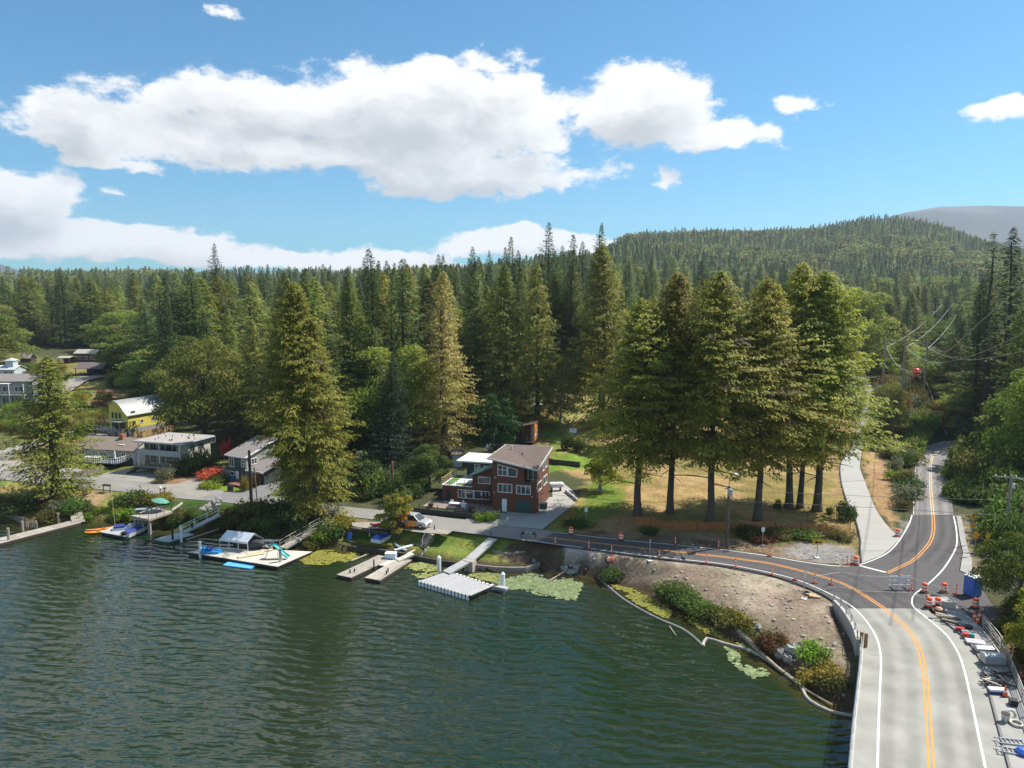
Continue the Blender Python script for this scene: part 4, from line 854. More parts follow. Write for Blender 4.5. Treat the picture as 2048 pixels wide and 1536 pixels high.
# ---- far wood as instanced masses
def lowproto(name, kind, seed):
    if kind == 'broad': v, f, c, _ = broad_crown(seed, 14, 6, .02, 14, 700, 1.5, ((.16,.21,.06),(.50,.48,.17)))
    else: v, f, c = conifer_crown(seed, 22, 4.0 if kind == 'cedar' else 3.3, .02, 120, 'cedar' if kind == 'cedar' else 'fir', 1.5, 1.5, base=((.15,.21,.07),(.34,.39,.13)) if kind == 'cedar' else ((.07,.13,.06),(.17,.24,.10)))
    return bpy.data.objects.new(name, npmesh(name, v, f, LEAF, False, c)), {'broad': 14, 'fir': 22, 'cedar': 22}[kind]
def scatter(name, pts, protoob, H0, label=None):
    pts = np.asarray(pts, float); me = bpy.data.meshes.new(name); n = len(pts); me.vertices.add(n); me.vertices.foreach_set('co', pts[:, :3].astype(np.float32).ravel())
    a = me.attributes.new('sc', 'FLOAT_VECTOR', 'POINT'); w = pts[:, 4] if pts.shape[1] > 4 else np.ones(n); s = pts[:, 3]/H0; sv = np.stack([s*w, s*w, s], 1).astype(np.float32); a.data.foreach_set('vector', sv.ravel())
    a2 = me.attributes.new('rt', 'FLOAT_VECTOR', 'POINT'); rv = np.zeros((n, 3), np.float32); rv[:, 2] = np.random.RandomState(n).rand(n)*6.28; a2.data.foreach_set('vector', rv.ravel())
    o = link(name, me); tag(o, label, kind='stuff')
    ng = bpy.data.node_groups.new(name, 'GeometryNodeTree'); ng.interface.new_socket('Geometry', in_out='INPUT', socket_type='NodeSocketGeometry'); ng.interface.new_socket('Geometry', in_out='OUTPUT', socket_type='NodeSocketGeometry')
    N = ng.nodes; gi = N.new('NodeGroupInput'); go = N.new('NodeGroupOutput'); ip = N.new('GeometryNodeInstanceOnPoints'); oi = N.new('GeometryNodeObjectInfo'); oi.inputs['Object'].default_value = protoob; oi.inputs['As Instance'].default_value = True
    def na(nm):
        q = N.new('GeometryNodeInputNamedAttribute'); q.data_type = 'FLOAT_VECTOR'; q.inputs['Name'].default_value = nm; return q.outputs['Attribute']
    lk = ng.links; lk.new(gi.outputs[0], ip.inputs['Points']); lk.new(oi.outputs['Geometry'], ip.inputs['Instance']); lk.new(na('sc'), ip.inputs['Scale']); lk.new(na('rt'), ip.inputs['Rotation']); lk.new(ip.outputs[0], go.inputs[0])
    md = o.modifiers.new('scatter', 'NODES'); md.node_group = ng; return o
rs2 = np.random.RandomState(9)
# far hill slopes
n = 26000; u = rs2.uniform(-.80, .86, n); yf = np.sqrt(rs2.uniform(560**2, 1780**2, n)); X = u*yf; Y = yf; px2 = 1024+FPX*u
keep = (Y > 640) & ((px2 > 820) | (Y < 1150)) & (rs2.rand(n) < np.interp(px2, [0, 900, 1100], [.55, .6, 1]))
X = X[keep]; Y = Y[keep]; Zf = T_(X, Y); zn = fbm(X, Y, 130, 3, 21); kk = rs2.rand(len(X))
hf = rs2.uniform(8, 21, len(X))*np.where(Y > 1330, .75, 1); fz = {'fir': [], 'cedar': [], 'broad': []}
for i in range(len(X)):
    ridge = Y[i] > 1330; z_ = zn[i]
    sp = 'broad' if (z_ > .49 and not ridge and kk[i] < .8) else ('fir' if kk[i] < .55 or ridge else 'cedar')
    fz[sp].append((X[i], Y[i], Zf[i]-.3, hf[i]*(.8 if sp == 'broad' else 1), 1.35 if sp != 'broad' else 1.3))
for k, nm, lab in (('fir', 'distant_fir_wood', None), ('cedar', 'distant_cedar_wood', None), ('broad', 'distant_broadleaf_wood', None)):
    po, h0 = lowproto('distant_tree', k, 200+len(nm)); scatter(nm, fz[k], po, h0)
    if FAR[k]:
        a = np.array([(x, y, z, h, rs2.uniform(1.3, 1.9)) for x, y, z, h in FAR[k]])
        cm, tm, H0 = PROTO[{'fir': 'fir1', 'cedar': 'hemlock1', 'broad': 'broad1'}[k]]; po = bpy.data.objects.new('wood_tree', cm); scatter('background_'+{'fir': 'fir', 'cedar': 'cedar', 'broad': 'broadleaf'}[k]+'_wood', a, po, H0)

# ---------------------------------------------------------------- air
hm = bpy.data.materials.new('haze_air'); hm.use_nodes = True; ht_ = hm.node_tree; ht_.nodes.clear(); pv = ht_.nodes.new('ShaderNodeVolumePrincipled'); oo = ht_.nodes.new('ShaderNodeOutputMaterial')
pv.inputs['Color'].default_value = (.72, .84, 1, 1); pv.inputs['Density'].default_value = .00010; pv.inputs['Anisotropy'].default_value = .2; ht_.links.new(pv.outputs[0], oo.inputs['Volume'])
hz = MB().box(-6500, 6500, -500, 5600, -6, 640).build('haze', hm); tag(hz, kind='stuff'); hz.display_type = 'WIRE'
# ---------------------------------------------------------------- houses
def frame_of(A, B, z):
    a = P(*A, z) if len(A) == 2 else Vector(A); b_ = P(*B, z) if len(B) == 2 else Vector(B); d = b_-a
    return a, math.atan2(d.y, d.x), math.hypot(d.x, d.y)
def loc(o, x, y, z=0):   # local -> world of a thing
    c, s = math.cos(o.rotation_euler.z), math.sin(o.rotation_euler.z); return Vector((o.location.x+c*x-s*y, o.location.y+s*x+c*y, o.location.z+z))
FM = {'front': lambda x, z, y: Matrix.Translation((x, y, z)), 'right': lambda x, z, y: Matrix.Translation((y, x, z)) @ Matrix.Rotation(math.pi/2, 4, 'Z'), 'left': lambda x, z, y: Matrix.Translation((y, x, z)) @ Matrix.Rotation(-math.pi/2, 4, 'Z')}
def window(par, x, z, w, h, y=0., face='front', n=2, m=None, slope=0, cross=False, name='window'):
    """x,z lower left corner on a wall lying in the plane y; n panes; slope lowers the right top corner"""
    m = m or WHITE(); M = FM[face](x, z, y); f = MB(); t = .085; s = 1
    if face == 'left': M = FM['left'](x+w, z, y)
    def b(x0, x1, z0, z1): f.box(x0, x1, -.07, .03, z0, z1, M)
    b(0, w, -t, 0); b(-t, 0, -t, h); b(w, w+t, -t, h-slope)
    top = [(-t, -.07, h), (w+t, -.07, h-slope), (w+t, -.07, h-slope+t), (-t, -.07, h+t)]
    f.extr([M @ Vector(p) for p in top], M.to_3x3() @ Vector((0, .10, 0)))
    for i in range(1, n): b(w*i/n-.035, w*i/n+.035, 0, h-slope*i/n)
    if cross: b(0, w, h*.52-.035, h*.52+.035)
    o = f.build(name, m, par); g = MB(); g.extr([M @ Vector(p) for p in ((0, -.012, 0), (w, -.012, 0), (w, -.012, h-slope), (0, -.012, h))], M.to_3x3() @ Vector((0, .02, 0)))
    g.build('pane', GLASS(), o); return o
def door(par, x, z, w, h, y=0., face='front', m=None, name='door'):
    M = FM[face](x, z, y); o = MB().box(0, w, -.05, .03, 0, h, M).build(name, m or WHITE(), par); MB().box(w*.84, w*.90, -.09, -.05, h*.45, h*.49, M).build('handle', BLACK(), o); return o
def vrail(par, pts, h, m, rails=3, posts=True, name='railing', sp=1.1, r=.03):
    mb = MB()
    for i in range(len(pts)-1):
        a, b_ = Vector(pts[i]), Vector(pts[i+1])
        for k in range(rails): zz = Vector((0, 0, h*(k+1)/rails)); mb.bar(a+zz, b_+zz, r*1.6 if k == rails-1 else r, r*1.6 if k == rails-1 else r)
        n = max(1, round((b_-a).length/sp))
        for k in range(n+1): q = a.lerp(b_, k/n); mb.bar(q, q+Vector((0, 0, h)), r*2, r*2)
    return mb.build(name, m, par)
# ---- the red house
RED_M = mat('red_shingle_siding', (.085,.028,.014), .85, .3, 1.6, .35, stretch=(1,1,5), col2=(.18,.068,.034)); RDF = mat('brown_roof_shingles', (.10,.072,.06), .9, .15, 1.5, .25, col2=(.145,.108,.09)); FASC = mat('grey_white_fascia', (.55,.54,.52), .6, .05)
TEAL = mat('dark_teal_metal', (.02,.07,.065), .5, .15); TURF = mat('green_turf', (.10,.19,.05), .95, .2, 3); ROOFW = mat('white_membrane_roof', (.60,.61,.60), .7, .1, .6)
O_ = P(985, 1021, 2.52); rz = math.radians(-15.5)
RH = empty('red_house', O_, rz, 'three-storey dark red shingled house with brown folded roof, behind its concrete drive', 'house')
W_, D_ = 6.45, 8.6
def rooftop(x, y):   # folded roof, crease from back left to front right
    u, v = x/W_, y/D_; FL, FR, BL, BR = 7.75, 6.45, 7.75, 7.8
    return FL*(1-u-v)+FR*u+BL*v if u+v <= 1 else FR*(1-v)+BL*(1-u)+BR*(u+v-1)
w = MB(); w.box(0, W_, 0, D_, 0, 4.5); w.prism([(0,0),(4.7,0),(4.7,1.7),(W_,1.7),(W_,D_),(0,D_)], 4.5, lambda p: rooftop(*p)-.12)
wall = w.build('wall', RED_M, RH)
ov = .62; rc = [(-ov,-ov),(W_+ov*.7,-ov),(W_+ov*.7,D_+ov),(-ov,D_+ov)]
r_ = MB(); top = [(x, y, rooftop(min(max(x,0),W_), min(max(y,0),D_))+.05) for x, y in rc]
for tri in ((0,1,3),(1,2,3)): r_.extr([top[i] for i in tri], (0,0,.12))
r_.build('roof', RDF, RH)
fs_ = MB()
for i in range(4): a, b_ = Vector(top[i]), Vector(top[(i+1)%4]); fs_.bar(a+Vector((0,0,.04)), b_+Vector((0,0,.04)), .09, .24)
fs_.build('fascia', FASC, RH)
window(RH, .9, 5.35, 1.25, 1.55, 0, 'front', 2, slope=.28, cross=True); window(RH, 2.4, 5.3, 1.25, 1.3, 0, 'front', 1, slope=.32)
window(RH, .9, 2.9, 2.0, 1.15, 0, 'front', 3); window(RH, 3.65, 2.85, 2.0, 1.15, 0, 'front', 3)
door(RH, 1.45, .02, .72, 1.85); 
gd = MB(); [gd.box(3.55, 5.8, -.05-.012*(k%2), .02, .02+.37*k, .37*k+.36) for k in range(5)]; gd.build('garage_door', TEAL, RH)
window(RH, 4.95, 4.62, .7, 1.6, 1.7, 'front', 1); window(RH, 5.7, 4.62, .65, 1.6, 1.7, 'front', 1)
MB().box(4.75, W_, .05, 1.68, 4.5, 4.56).build('balcony_floor', WOODD(), RH); vrail(RH, [(4.78,.05,4.56),(W_,.05,4.56),(W_,1.6,4.56)], .95, WOODD(), 3, r=.03); MB().box(W_-.12, W_+.02, -.02, .12, 4.5, rooftop(W_,0)-.1).build('corner_post', RED_M, RH)
window(RH, 1.0, 2.95, 2.6, 1.1, W_, 'right', 1); window(RH, 4.9, 2.95, 2.4, 1.15, W_, 'right', 2)
window(RH, 4.3, 5.3, 1.2, 1.5, W_, 'right', 1); window(RH, 6.1, 5.4, 1.3, 1.55, W_, 'right', 1)
door(RH, .9, .05, .9, 1.8, W_+.01, 'right', WOODD())
for (x, z, y) in ((.35, 2.75, 0), (5.95, 2.5, 0), (.5, 5.0, 0)): MB().lathe((x, y-.12, z), [(.0,-.1),(.1,-.06),(.12,.05),(.0,.12)], 8).build('wall_lamp', mat('lamp_globe', (.8,.72,.55), .3), RH)
MB().lathe((1.0, 6.9, 7.7), [(.12,0),(.12,.5),(.18,.5),(.18,.6),(0,.62)], 8).build('roof_vent', FASC, RH); MB().lathe((3.2, 5.0, 7.35), [(.07,0),(.07,.45),(0,.45)], 6).build('roof_vent', BLACK(), RH)
# low left wing with roof deck
y0 = 2.5; LW = MB(); LW.box(-8.7, -.01, y0, y0+6.3, 0, 2.55); LW.build('wing_wall', RED_M, RH)
mid = MB(); mid.prism([(-3.9,y0-.02),(-.01,y0-.02),(-.01,y0+4.0),(-3.9,y0+4.0)], 2.55, lambda p: 4.35+(p[0]+3.9)*.40); mid.build('upper_wing_wall', RED_M, RH)
mr_b = MB(); mr_b.extr([(-4.6,y0-.5,4.12),(.25,y0-.5,6.06),(.25,y0+4.3,6.06),(-4.6,y0+4.3,4.12)], (0,0,.13)); mr_b.build('green_wing_roof', TEAL, RH)
window(RH, -2.9, 3.3, 1.75, .9, y0-.02, 'front', 1)
for x, n in ((-6.15,2),(-4.88,1),(-3.62,1),(-2.36,2)): window(RH, x, .85, 1.05, 1.15, y0, 'front', n)
MB().box(-8.2, -7.4, y0-.04, y0+.02, .1, 2.0).build('doorway', BLACK(), RH); MB().box(-8.3, -7.2, y0-.8, y0-.05, 0, .18).build('doorstep', CONC(), RH)
MB().box(-8.85, -3.9, y0-.12, y0+6.4, 2.55, 2.66).build('roof_deck', ROOFW, RH); MB().box(-8.5, -7.3, y0+.1, y0+6.1, 2.66, 2.69).build('turf_strip', TURF, RH); MB().box(-6.6, -4.2, y0+.1, y0+1.5, 2.66, 2.69).build('turf_strip', TURF, RH)
vrail(RH, [(-8.8,y0+6.3,2.66),(-8.8,y0-.05,2.66)], .95, mat('yellow_cedar_rail', (.42,.30,.15), .8, .15), 3, r=.04); vrail(RH, [(-8.8,y0-.05,2.66),(-3.95,y0-.05,2.66)], .9, WOODD(), 3, r=.025)
bk = MB(); bk.box(-7.0, -.01, y0+6.32, y0+11, 0, 5.0); bk.build('back_wing_wall', mat('dark_teal_siding', (.03,.06,.06), .85, .2), RH); MB().box(-8.4, -.0, y0+5.3, y0+11.5, 5.0, 5.22).build('flat_roof', ROOFW, RH)
window(RH, -5.6, 3.6, .8, .9, y0+6.32, 'front', 1); window(RH, -4.1, 3.4, 1.4, .95, y0+6.32, 'front', 2)
MB().tube([(-.5,y0+1,5.6),(-.5,y0+1,7.4)], .1, 8).build('stove_pipe', BLACK(), RH)
MB().box(-2.4, -.2, y0-1.2, y0-.2, 1.35, 1.45).build('porch_canopy', RED_M, RH); [MB().box(x, x+.08, y0-1.15, y0-1.07, .1, 1.35).build('canopy_post', WOODD(), RH) for x in (-2.35, -.35)]
# patio
pt = [loc(RH, x, y) for x, y in ((-10.6,2.3),(-.1,2.3),(-.1,.2),(-1.6,-1.6),(-10.6,-.9))]
pa = MB().prism([(p.x,p.y) for p in pt], 2.48, 2.62).build('patio', mat('brown_patio_slab', (.25,.20,.165), .9, .15, 1, .1)); tag(pa, kind='structure')
a, b_ = P(826,1026,2.5), P(958,1039,2.5); c_ = P(985,1023,2.5)
rw_ = MB(); [rw_.extr([p, q, q+Vector((0,0,.75)), p+Vector((0,0,.75))], (0,.18,0)) for p, q in ((a,b_),(b_,b_.lerp(c_,.55)))]
o = rw_.build('retaining_wall', BLACK()); tag(o, 'long low black retaining wall along the road in front of the patio', 'wall')
for k in range(7): MB().cbox(a.lerp(b_, .1+.14*k)+Vector((0,.12,.7)), .1, .1, .75).build('fence_post', WOODD(), o)
def mk(name, label, cat, group=None, mats=None):
    pass
def at_local(o, x, y, z=0): return loc(o, x, y, z)
def table(p, rz, L, Wt, h, m, lab, name='table', legs=True):
    t = empty(name, p, rz, lab, 'table'); MB().box(-L/2, L/2, -Wt/2, Wt/2, h-.06, h).build('tabletop', m, t)
    for sx in (-1, 1):
        for sy in (-1, 1): MB().box(sx*(L/2-.12)-.04, sx*(L/2-.12)+.04, sy*(Wt/2-.1)-.04, sy*(Wt/2-.1)+.04, 0, h-.06).build('leg', m, t)
    return t
def chair(p, rz, m, lab, group=None, name='chair', s=1.0):
    t = empty(name, p, rz, lab, 'chair', group); MB().box(-.25*s,.25*s,-.25*s,.25*s,.40,.45).build('seat', m, t); MB().box(-.25*s,.25*s,.21*s,.26*s,.45,.95).build('backrest', m, t)
    for sx in (-1,1):
        for sy in (-1,1): MB().box(sx*.22-.025, sx*.22+.025, sy*.2-.025, sy*.2+.025, 0, .4).build('leg', m, t)
    return t
table(P(916,1016,2.62), rz, 2.6, .9, .75, WHITE(), 'long white-topped table on the patio of the red house', 'patio_table')
WC = mat('white_plastic', (.7,.7,.68), .4, .05)
for i, (dx, dy, lb) in enumerate([(-.9,.9,'white patio chair behind the left end of the long table'),(0,.95,'red-cushioned patio chair behind the middle of the long table'),(.9,.9,'white patio chair behind the right end of the long table'),(.8,-.8,'white patio chair at the near side of the long table')]):
    q = P(916,1016,2.62)+Vector((dx,dy,0)); chair(q, 0.2+i, WC if i != 1 else mat('red_cushion', (.4,.03,.03), .8), lb)
def barrel_planter(p, lab, s=.8): 
    t = empty('half_barrel', p, 0, lab, 'planter'); MB().lathe((0,0,0), [(.30*s,0),(.42*s,.25),(.40*s,.5),(.34*s,.5),(.34*s,.42),(0,.42)], 14).build('tub', WOODD(), t); MB().lathe((0,0,0), [(.37*s,.1),(.385*s,.1),(.385*s,.15),(.37*s,.15)], 14).build('hoop', GREYM(), t)
barrel_planter(P(943,1022,2.62), 'dark half barrel at the right end of the patio', 1.3); barrel_planter(P(862,1013,2.62), 'half barrel at the left end of the patio', 1.0)
q = loc(RH, W_+.9, 1.2)
hp = empty('heat_pump', q+Vector((0,0,0)), rz, 'dark green box-shaped heat pump on a stand beside the red house wall', 'heat pump'); MB().box(-.45,.45,-.6,.6,.55,1.35).build('casing', mat('dark_green_metal', (.03,.05,.04), .5), hp); MB().lathe((0,0,1.35), [(.38,0),(.38,.05),(.3,.06),(0,.06)], 14).build('fan_grille', GREYM(), hp); [MB().box(x,x+.07,y,y+.07,0,.55).build('leg', GREYM(), hp) for x in (-.4,.33) for y in (-.5,.43)]
q = P(1112, 981, 2.55)
ptk = empty('propane_tank', q, .1, 'white horizontal propane tank on saddles at the top of the concrete drive', 'tank'); M_ = Matrix.Translation((0,0,.95)) @ Matrix.Rotation(math.pi/2, 4, 'Y')
MB().lathe((0,0,0), [(0,-1.3),(.3,-1.22),(.45,-1.0),(.48,-.7),(.48,.7),(.45,1.0),(.3,1.22),(0,1.3)], 14, M_.to_3x3()).build('vessel', WC, ptk, loc=(0,0,.95)); [MB().box(x-.1,x+.1,-.4,.4,0,.55).build('saddle', mat('rusty_red', (.3,.06,.03), .8), ptk) for x in (-.7,.7)]; MB().lathe((0,0,1.4), [(.1,0),(.1,.12),(0,.14)], 8).build('valve_cap', TEAL, ptk)
MB_ = MB().box(-.5,.5,-.3,.3,0,.02).build('doormat', BLACK()); MB_.location = loc(RH, 1.8, -.45, .02); MB_.rotation_euler.z = rz; tag(MB_, 'black doormat in front of the white door of the red house', 'doormat')
lw = MB(); lp = [P(1130,985), P(1146,998), P(1153,1004)]
for i in range(2): lw.extr([lp[i], lp[i+1], lp[i+1]+Vector((0,0,.5)), lp[i]+Vector((0,0,.5))], (.2,.15,0))
tag(lw.build('stone_kerb_wall', CONC()), 'low concrete kerb wall at the right edge of the house drive', 'wall')
# ---- generic flat or pitched house in a local frame
def hbase(name, lab, A, ang, z, cat='house'): return empty(name, (A[0], A[1], z), ang, lab, cat)
def two_px(A, B, z):
    a = P(*A, z); b_ = P(*B, z); return a, math.atan2(b_.y-a.y, b_.x-a.x), (b_-a).length
# apartment house, flat roof
zt = 8.1; a, ang, wd = two_px((264,881.5), (361.6,888.5), zt); zb = 2.5; h = zt-zb; a1 = P(440,871.5,zt); dp = (a1-P(361.6,888.5,zt)).length; perp = math.atan2((a1-P(361.6,888.5,zt)).y, (a1-P(361.6,888.5,zt)).x)
AP = hbase('apartment_house', 'two-storey pale house with wide flat roof and long grey balcony', a, ang, zb); wd = max(wd, 7); dp = min(dp, 13)
BEI = mat('pale_beige_siding', (.42,.40,.34), .85, .1, 1); BEID = mat('grey_beige_siding', (.30,.28,.25), .85, .12, 1)
MB().box(.7, wd-.7, 1.9, dp-.5, 1.1, h-.25).build('wall', BEI, AP); MB().box(1.2, wd-1.0, 2.4, dp-.8, 0, 1.1).build('foundation', BLACK(), AP)
MB().box(0, wd, 0, dp, h-.22, h-.05).build('fascia', mat('pale_blue_fascia', (.45,.52,.55), .6), AP); MB().box(.08, wd-.08, .08, dp-.08, h-.05, h+.02).build('roof', mat('grey_gravel_roof', (.33,.30,.28), .95, .12, 1.5, .1), AP)
rnv = random.Random(3)
for i in range(16): MB().lathe((rnv.uniform(.8,wd-.8), rnv.uniform(1.5,dp-1), h+.02), [(.07,0),(.07,.3),(0,.32)], 6).build('roof_vent', BLACK(), AP)
MB().box(.7, wd-.75, .45, 1.9, 3.25, 3.4).build('balcony_floor', BEID, AP); MB().box(.7, wd-.75, .38, .45, 3.1, 4.1).build('balcony_parapet', mat('blue_grey_panel', (.35,.40,.42), .7, .1, 1), AP)
for x in (.72, wd*.5, wd-.85): MB().box(x, x+.12, .46, .58, 1.1, h-.22).build('balcony_post', WHITE(), AP)
MB().box(.2, wd-.3, -.3, 1.9, 1.0, 1.12).build('deck', WOODL(), AP); [MB().box(x, x+.12, -.2, -.08, 0, 1.0).build('deck_post', WOODD(), AP) for x in (.4, wd*.45, wd-.6)]
for z in (1.25, 3.5):
    x = .9
    for wv, n in ((1.0,1),(1.3,2),(1.6,2),(1.3,1),(.7,1)): window(AP, x, z+(.0 if wv == 1.0 else .25), wv, 1.5 if wv == 1.0 else 1.25, 1.9, 'front', n, GREYM()); x += wv+.25
for y, z, w2 in ((3.0,3.7,.9),(5.0,3.6,1.3),(8.2,4.2,1.2),(3.0,1.5,.9)): window(AP, y, z, w2, 1.0, wd-.7, 'right', 1, GREYM())
st = MB()
for k in range(7): st.box(1.5-.28*k, 1.8-.28*k, -1.5, -.35, .95-.14*k-.05, 1.0-.14*k)
st.bar((1.7,-1.5,.85),(-.3,-1.5,-.1),.06,.2); st.bar((1.7,-.4,.85),(-.3,-.4,-.1),.06,.2); st.build('stairs', WOODD(), AP)
vrail(AP, [(.2,-.3,1.12),(1.0,-.3,1.12)], .8, WOODD(), 3); vrail(AP, [(1.9,-.3,1.12),(wd-.3,-.3,1.12)], .8, WOODD(), 3)
# gabled long low house
def gable(o, x0, x1, y0, y1, ze, zr, mroof, ov=.4, along='x', t=.14, mwall=None):
    r = MB()
    if along == 'x':
        ym = (y0+y1)/2; r.extr([(x0-ov,y0-ov,ze-.1),(x1+ov,y0-ov,ze-.1),(x1+ov,ym,zr),(x0-ov,ym,zr)], (0,0,t)); r.extr([(x0-ov,ym,zr),(x1+ov,ym,zr),(x1+ov,y1+ov,ze-.1),(x0-ov,y1+ov,ze-.1)], (0,0,t)); g = MB(); [g.extr([(x,y0,ze-.05),(x,y1,ze-.05),(x,ym,zr-.02)], (.1,0,0)) for x in (x0, x1-.1)]
    else:
        xm = (x0+x1)/2; r.extr([(x0-ov,y0-ov,ze-.1),(xm,y0-ov,zr),(xm,y1+ov,zr),(x0-ov,y1+ov,ze-.1)], (0,0,t)); r.extr([(xm,y0-ov,zr),(x1+ov,y0-ov,ze-.1),(x1+ov,y1+ov,ze-.1),(xm,y1+ov,zr)], (0,0,t)); g = MB(); [g.extr([(x0,y,ze-.05),(x1,y,ze-.05),(xm,y,zr-.02)], (0,.1,0)) for y in (y0, y1-.1)]
    r.build('roof', mroof, o)
    if mwall: g.build('gable', mwall, o)
RBR = mat('brown_composition_roof', (.20,.155,.13), .95, .12, 1.2, .15)
a, ang, wd = two_px((146,899), (264,905), 5.0); zb = 2.5; BR = hbase('ranch_house', 'long low brown-roofed house with white deck and brick chimney', a, ang, zb)
MB().box(.3, wd-.3, .5, 7.5, 0, 2.7).build('wall', mat('dark_blue_lower_siding', (.05,.06,.09), .8, .1), BR); MB().box(.25, wd-.25, .45, .5, 1.3, 2.6).build('wall_panel', BEI, BR); gable(BR, .3, wd-.3, .5, 7.5, 2.7, 4.3, RBR, .45, 'x', mwall=BEI)
for x, w2 in ((.9,1.2),(4.0,1.0),(5.6,1.3),(8.6,.9),(10.2,.8)): 
    if x+w2 < wd: window(BR, x, 1.35, w2, 1.0, .44, 'front', 2)
MB().box(wd*.58, wd*.58+.8, 3.2, 4.0, 3.2, 5.1).build('chimney', mat('brick_red', (.35,.11,.06), .9, .2), BR); o = MB().box(wd*.68, wd*.68+1.2, 1.4, 2.4, 3.35, 3.42).build('skylight', WC, BR); o.location = (0,0,.08)
dk = MB().box(2.8, wd-1.0, -3.0, .4, .85, 1.0).build('deck', mat('dark_blue_lower_siding', (.05,.06,.09)), BR); vrail(BR, [(2.8,-3.0,1.0),(wd-1.0,-3.0,1.0),(wd-1.0,.2,1.0)], .95, WHITE(), 2, sp=.45, r=.03)
vrail(BR, [(2.8,-3.0,1.0),(-1.2,-5.2,-.2)], .95, WHITE(), 2, sp=.45, r=.03, name='stair_railing'); MB().bar((2.9,-2.4,.9),(-1.1,-4.6,-.1),1.1,.14).build('stairs', WHITE(), BR)
q = loc(BR, wd-1.6, -2.4, 1.0); um = empty('closed_umbrella', q, 0, 'closed white umbrella on the white deck of the ranch house', 'umbrella'); MB().tube([(0,0,0),(0,0,2.4)], .03, 6).build('pole', WHITE(), um); MB().lathe((0,0,.7), [(.05,0),(.2,.15),(.13,1.2),(.02,1.65)], 8).build('canopy', WC, um)
q = loc(BR, 5.6, -1.6, 1.0); table(q, ang, 3.0, 1.4, .75, WC, 'big white-covered table on the white deck of the ranch house', 'deck_table')
# blue house
a, ang, wd = two_px((451,908), (490,914.5), 7.0); zb = 2.5; BH = hbase('blue_house', 'dark blue two-storey house with grey slanted roof behind the tall dark pole', a, ang, zb); DB = mat('dark_slate_blue_siding', (.05,.065,.075), .85, .15, 1); SG = mat('sage_siding', (.28,.29,.24), .85, .1, 1); RG = mat('grey_brown_shingles', (.21,.185,.175), .95, .12, 1.5, .15)
dp = 6.5; MB().box(.3, wd-.3, .4, dp, 0, 4.3).build('wall', DB, BH)
u_ = MB(); u_.extr([(wd-.3,.4,.0),(wd-.3,dp,.0),(wd-.3,dp,6.2),(wd-.3,.4,4.35)], (.06,0,0)); u_.build('side_wall', SG, BH); up = MB(); up.extr([(.3,.4,4.3),(.3,dp,4.3),(.3,dp,6.2)], (wd-.6,0,0)); up.build('upper_wall', DB, BH)
MB().extr([(-.1,-.1,4.35),(wd+.15,-.1,4.35),(wd+.15,dp+.4,6.5),(-.1,dp+.4,6.5)], (0,0,.16)).build('roof', RG, BH); MB().bar((wd+.18,-.1,4.42),(wd+.18,dp+.4,6.57),.08,.26).build('fascia', WHITE(), BH); MB().box(-.12, wd+.15, -.18, -.1, 4.25, 4.48).build('fascia', WHITE(), BH)
window(BH, .45, 2.4, 1.1, 1.6, .4, 'front', 2); window(BH, wd-1.4, 2.7, .95, 1.1, .4, 'front', 2, cross=True); window(BH, .9, 3.0, 1.6, .9, wd-.24, 'right', 3); window(BH, .5, .9, 1.0, .6, .4, 'front', 1); door(BH, 1.9, .1, .8, 1.6, .39)
MB().box(wd-.2, wd+3.4, .9, 4.6, 0, 2.2).build('annex_wall', DB, BH); MB().extr([(wd-.25,.2,2.2),(wd+4.0,.2,2.2),(wd+4.0,4.9,3.5),(wd-.25,4.9,3.5)], (0,0,.14)).build('annex_roof', RG, BH); MB().box(wd-.3, wd+4.05, .12, .2, 2.1, 2.36).build('fascia', WHITE(), BH); window(BH, wd+.6, .8, 1.3, 1.1, .9, 'front', 2)
MB().box(-.5, wd+2.5, -2.2, .35, .05, .3).build('porch', mat('red_brown_deck', (.20,.09,.06), .85, .15), BH)
LB = mat('bright_blue_plastic', (.03,.22,.5), .4)
chair(loc(BH, 1.6, -1.0, .3), ang, LB, 'left bright blue chair on the porch of the blue house', 'blue chairs on the porch'); chair(loc(BH, 2.5, -1.0, .3), ang, LB, 'right bright blue chair on the porch of the blue house', 'blue chairs on the porch')
# yellow house with curved roof
YW = mat('yellow_siding', (.55,.47,.08), .8, .08, 1, stretch=(1,1,6)); CEM = mat('grey_cement', (.26,.25,.23), .9, .12, 1)
a, ang, wd = two_px((221,871), (267,874), 3.2); a.z = 3.2; ang = math.radians(-22); YH = hbase('yellow_house', 'bright yellow three-level house with curved grey metal roof and corner deck', a, ang, 3.0); wd = 5.6; dp = 11
arc = [(wd*q, 6.2+1.9*math.sin(math.pi*(.18+.82*q))**1.0-(1.2*q*q)) for q in [i/10 for i in range(11)]]
w_ = MB(); w_.extr([(0,0,2.0)]+[(wd,0,2.0)]+[(x,0,z) for x, z in arc[::-1]], (0,dp,0)); w_.build('wall', YW, YH); MB().box(0, wd, .05, dp, -1.2, 2.0).build('foundation', CEM, YH)
r_ = MB()
for i in range(10):
    (x0, z0), (x1, z1) = arc[i], arc[i+1]; r_.extr([(x0 if i else x0-.4, -.5, z0+.02), (x1 if i < 9 else x1+.4, -.5, z1+.02 if i < 9 else z1-.15), (x1 if i < 9 else x1+.4, dp+.4, z1+.02 if i < 9 else z1-.15), (x0 if i else x0-.4, dp+.4, z0+.02)], (0,0,.14))
r_.build('roof', mat('pale_metal_roof', (.27,.28,.275), .5, .08, 1, metal=.2), YH)
for x in (.9, 2.0, 3.1): window(YH, x, 4.3, .42, 1.1, 0, 'front', 1, TEAL)
for x in (.8, 1.5, 2.2): window(YH, x, 2.1, .45, 1.4, 0, 'front', 1, TEAL)
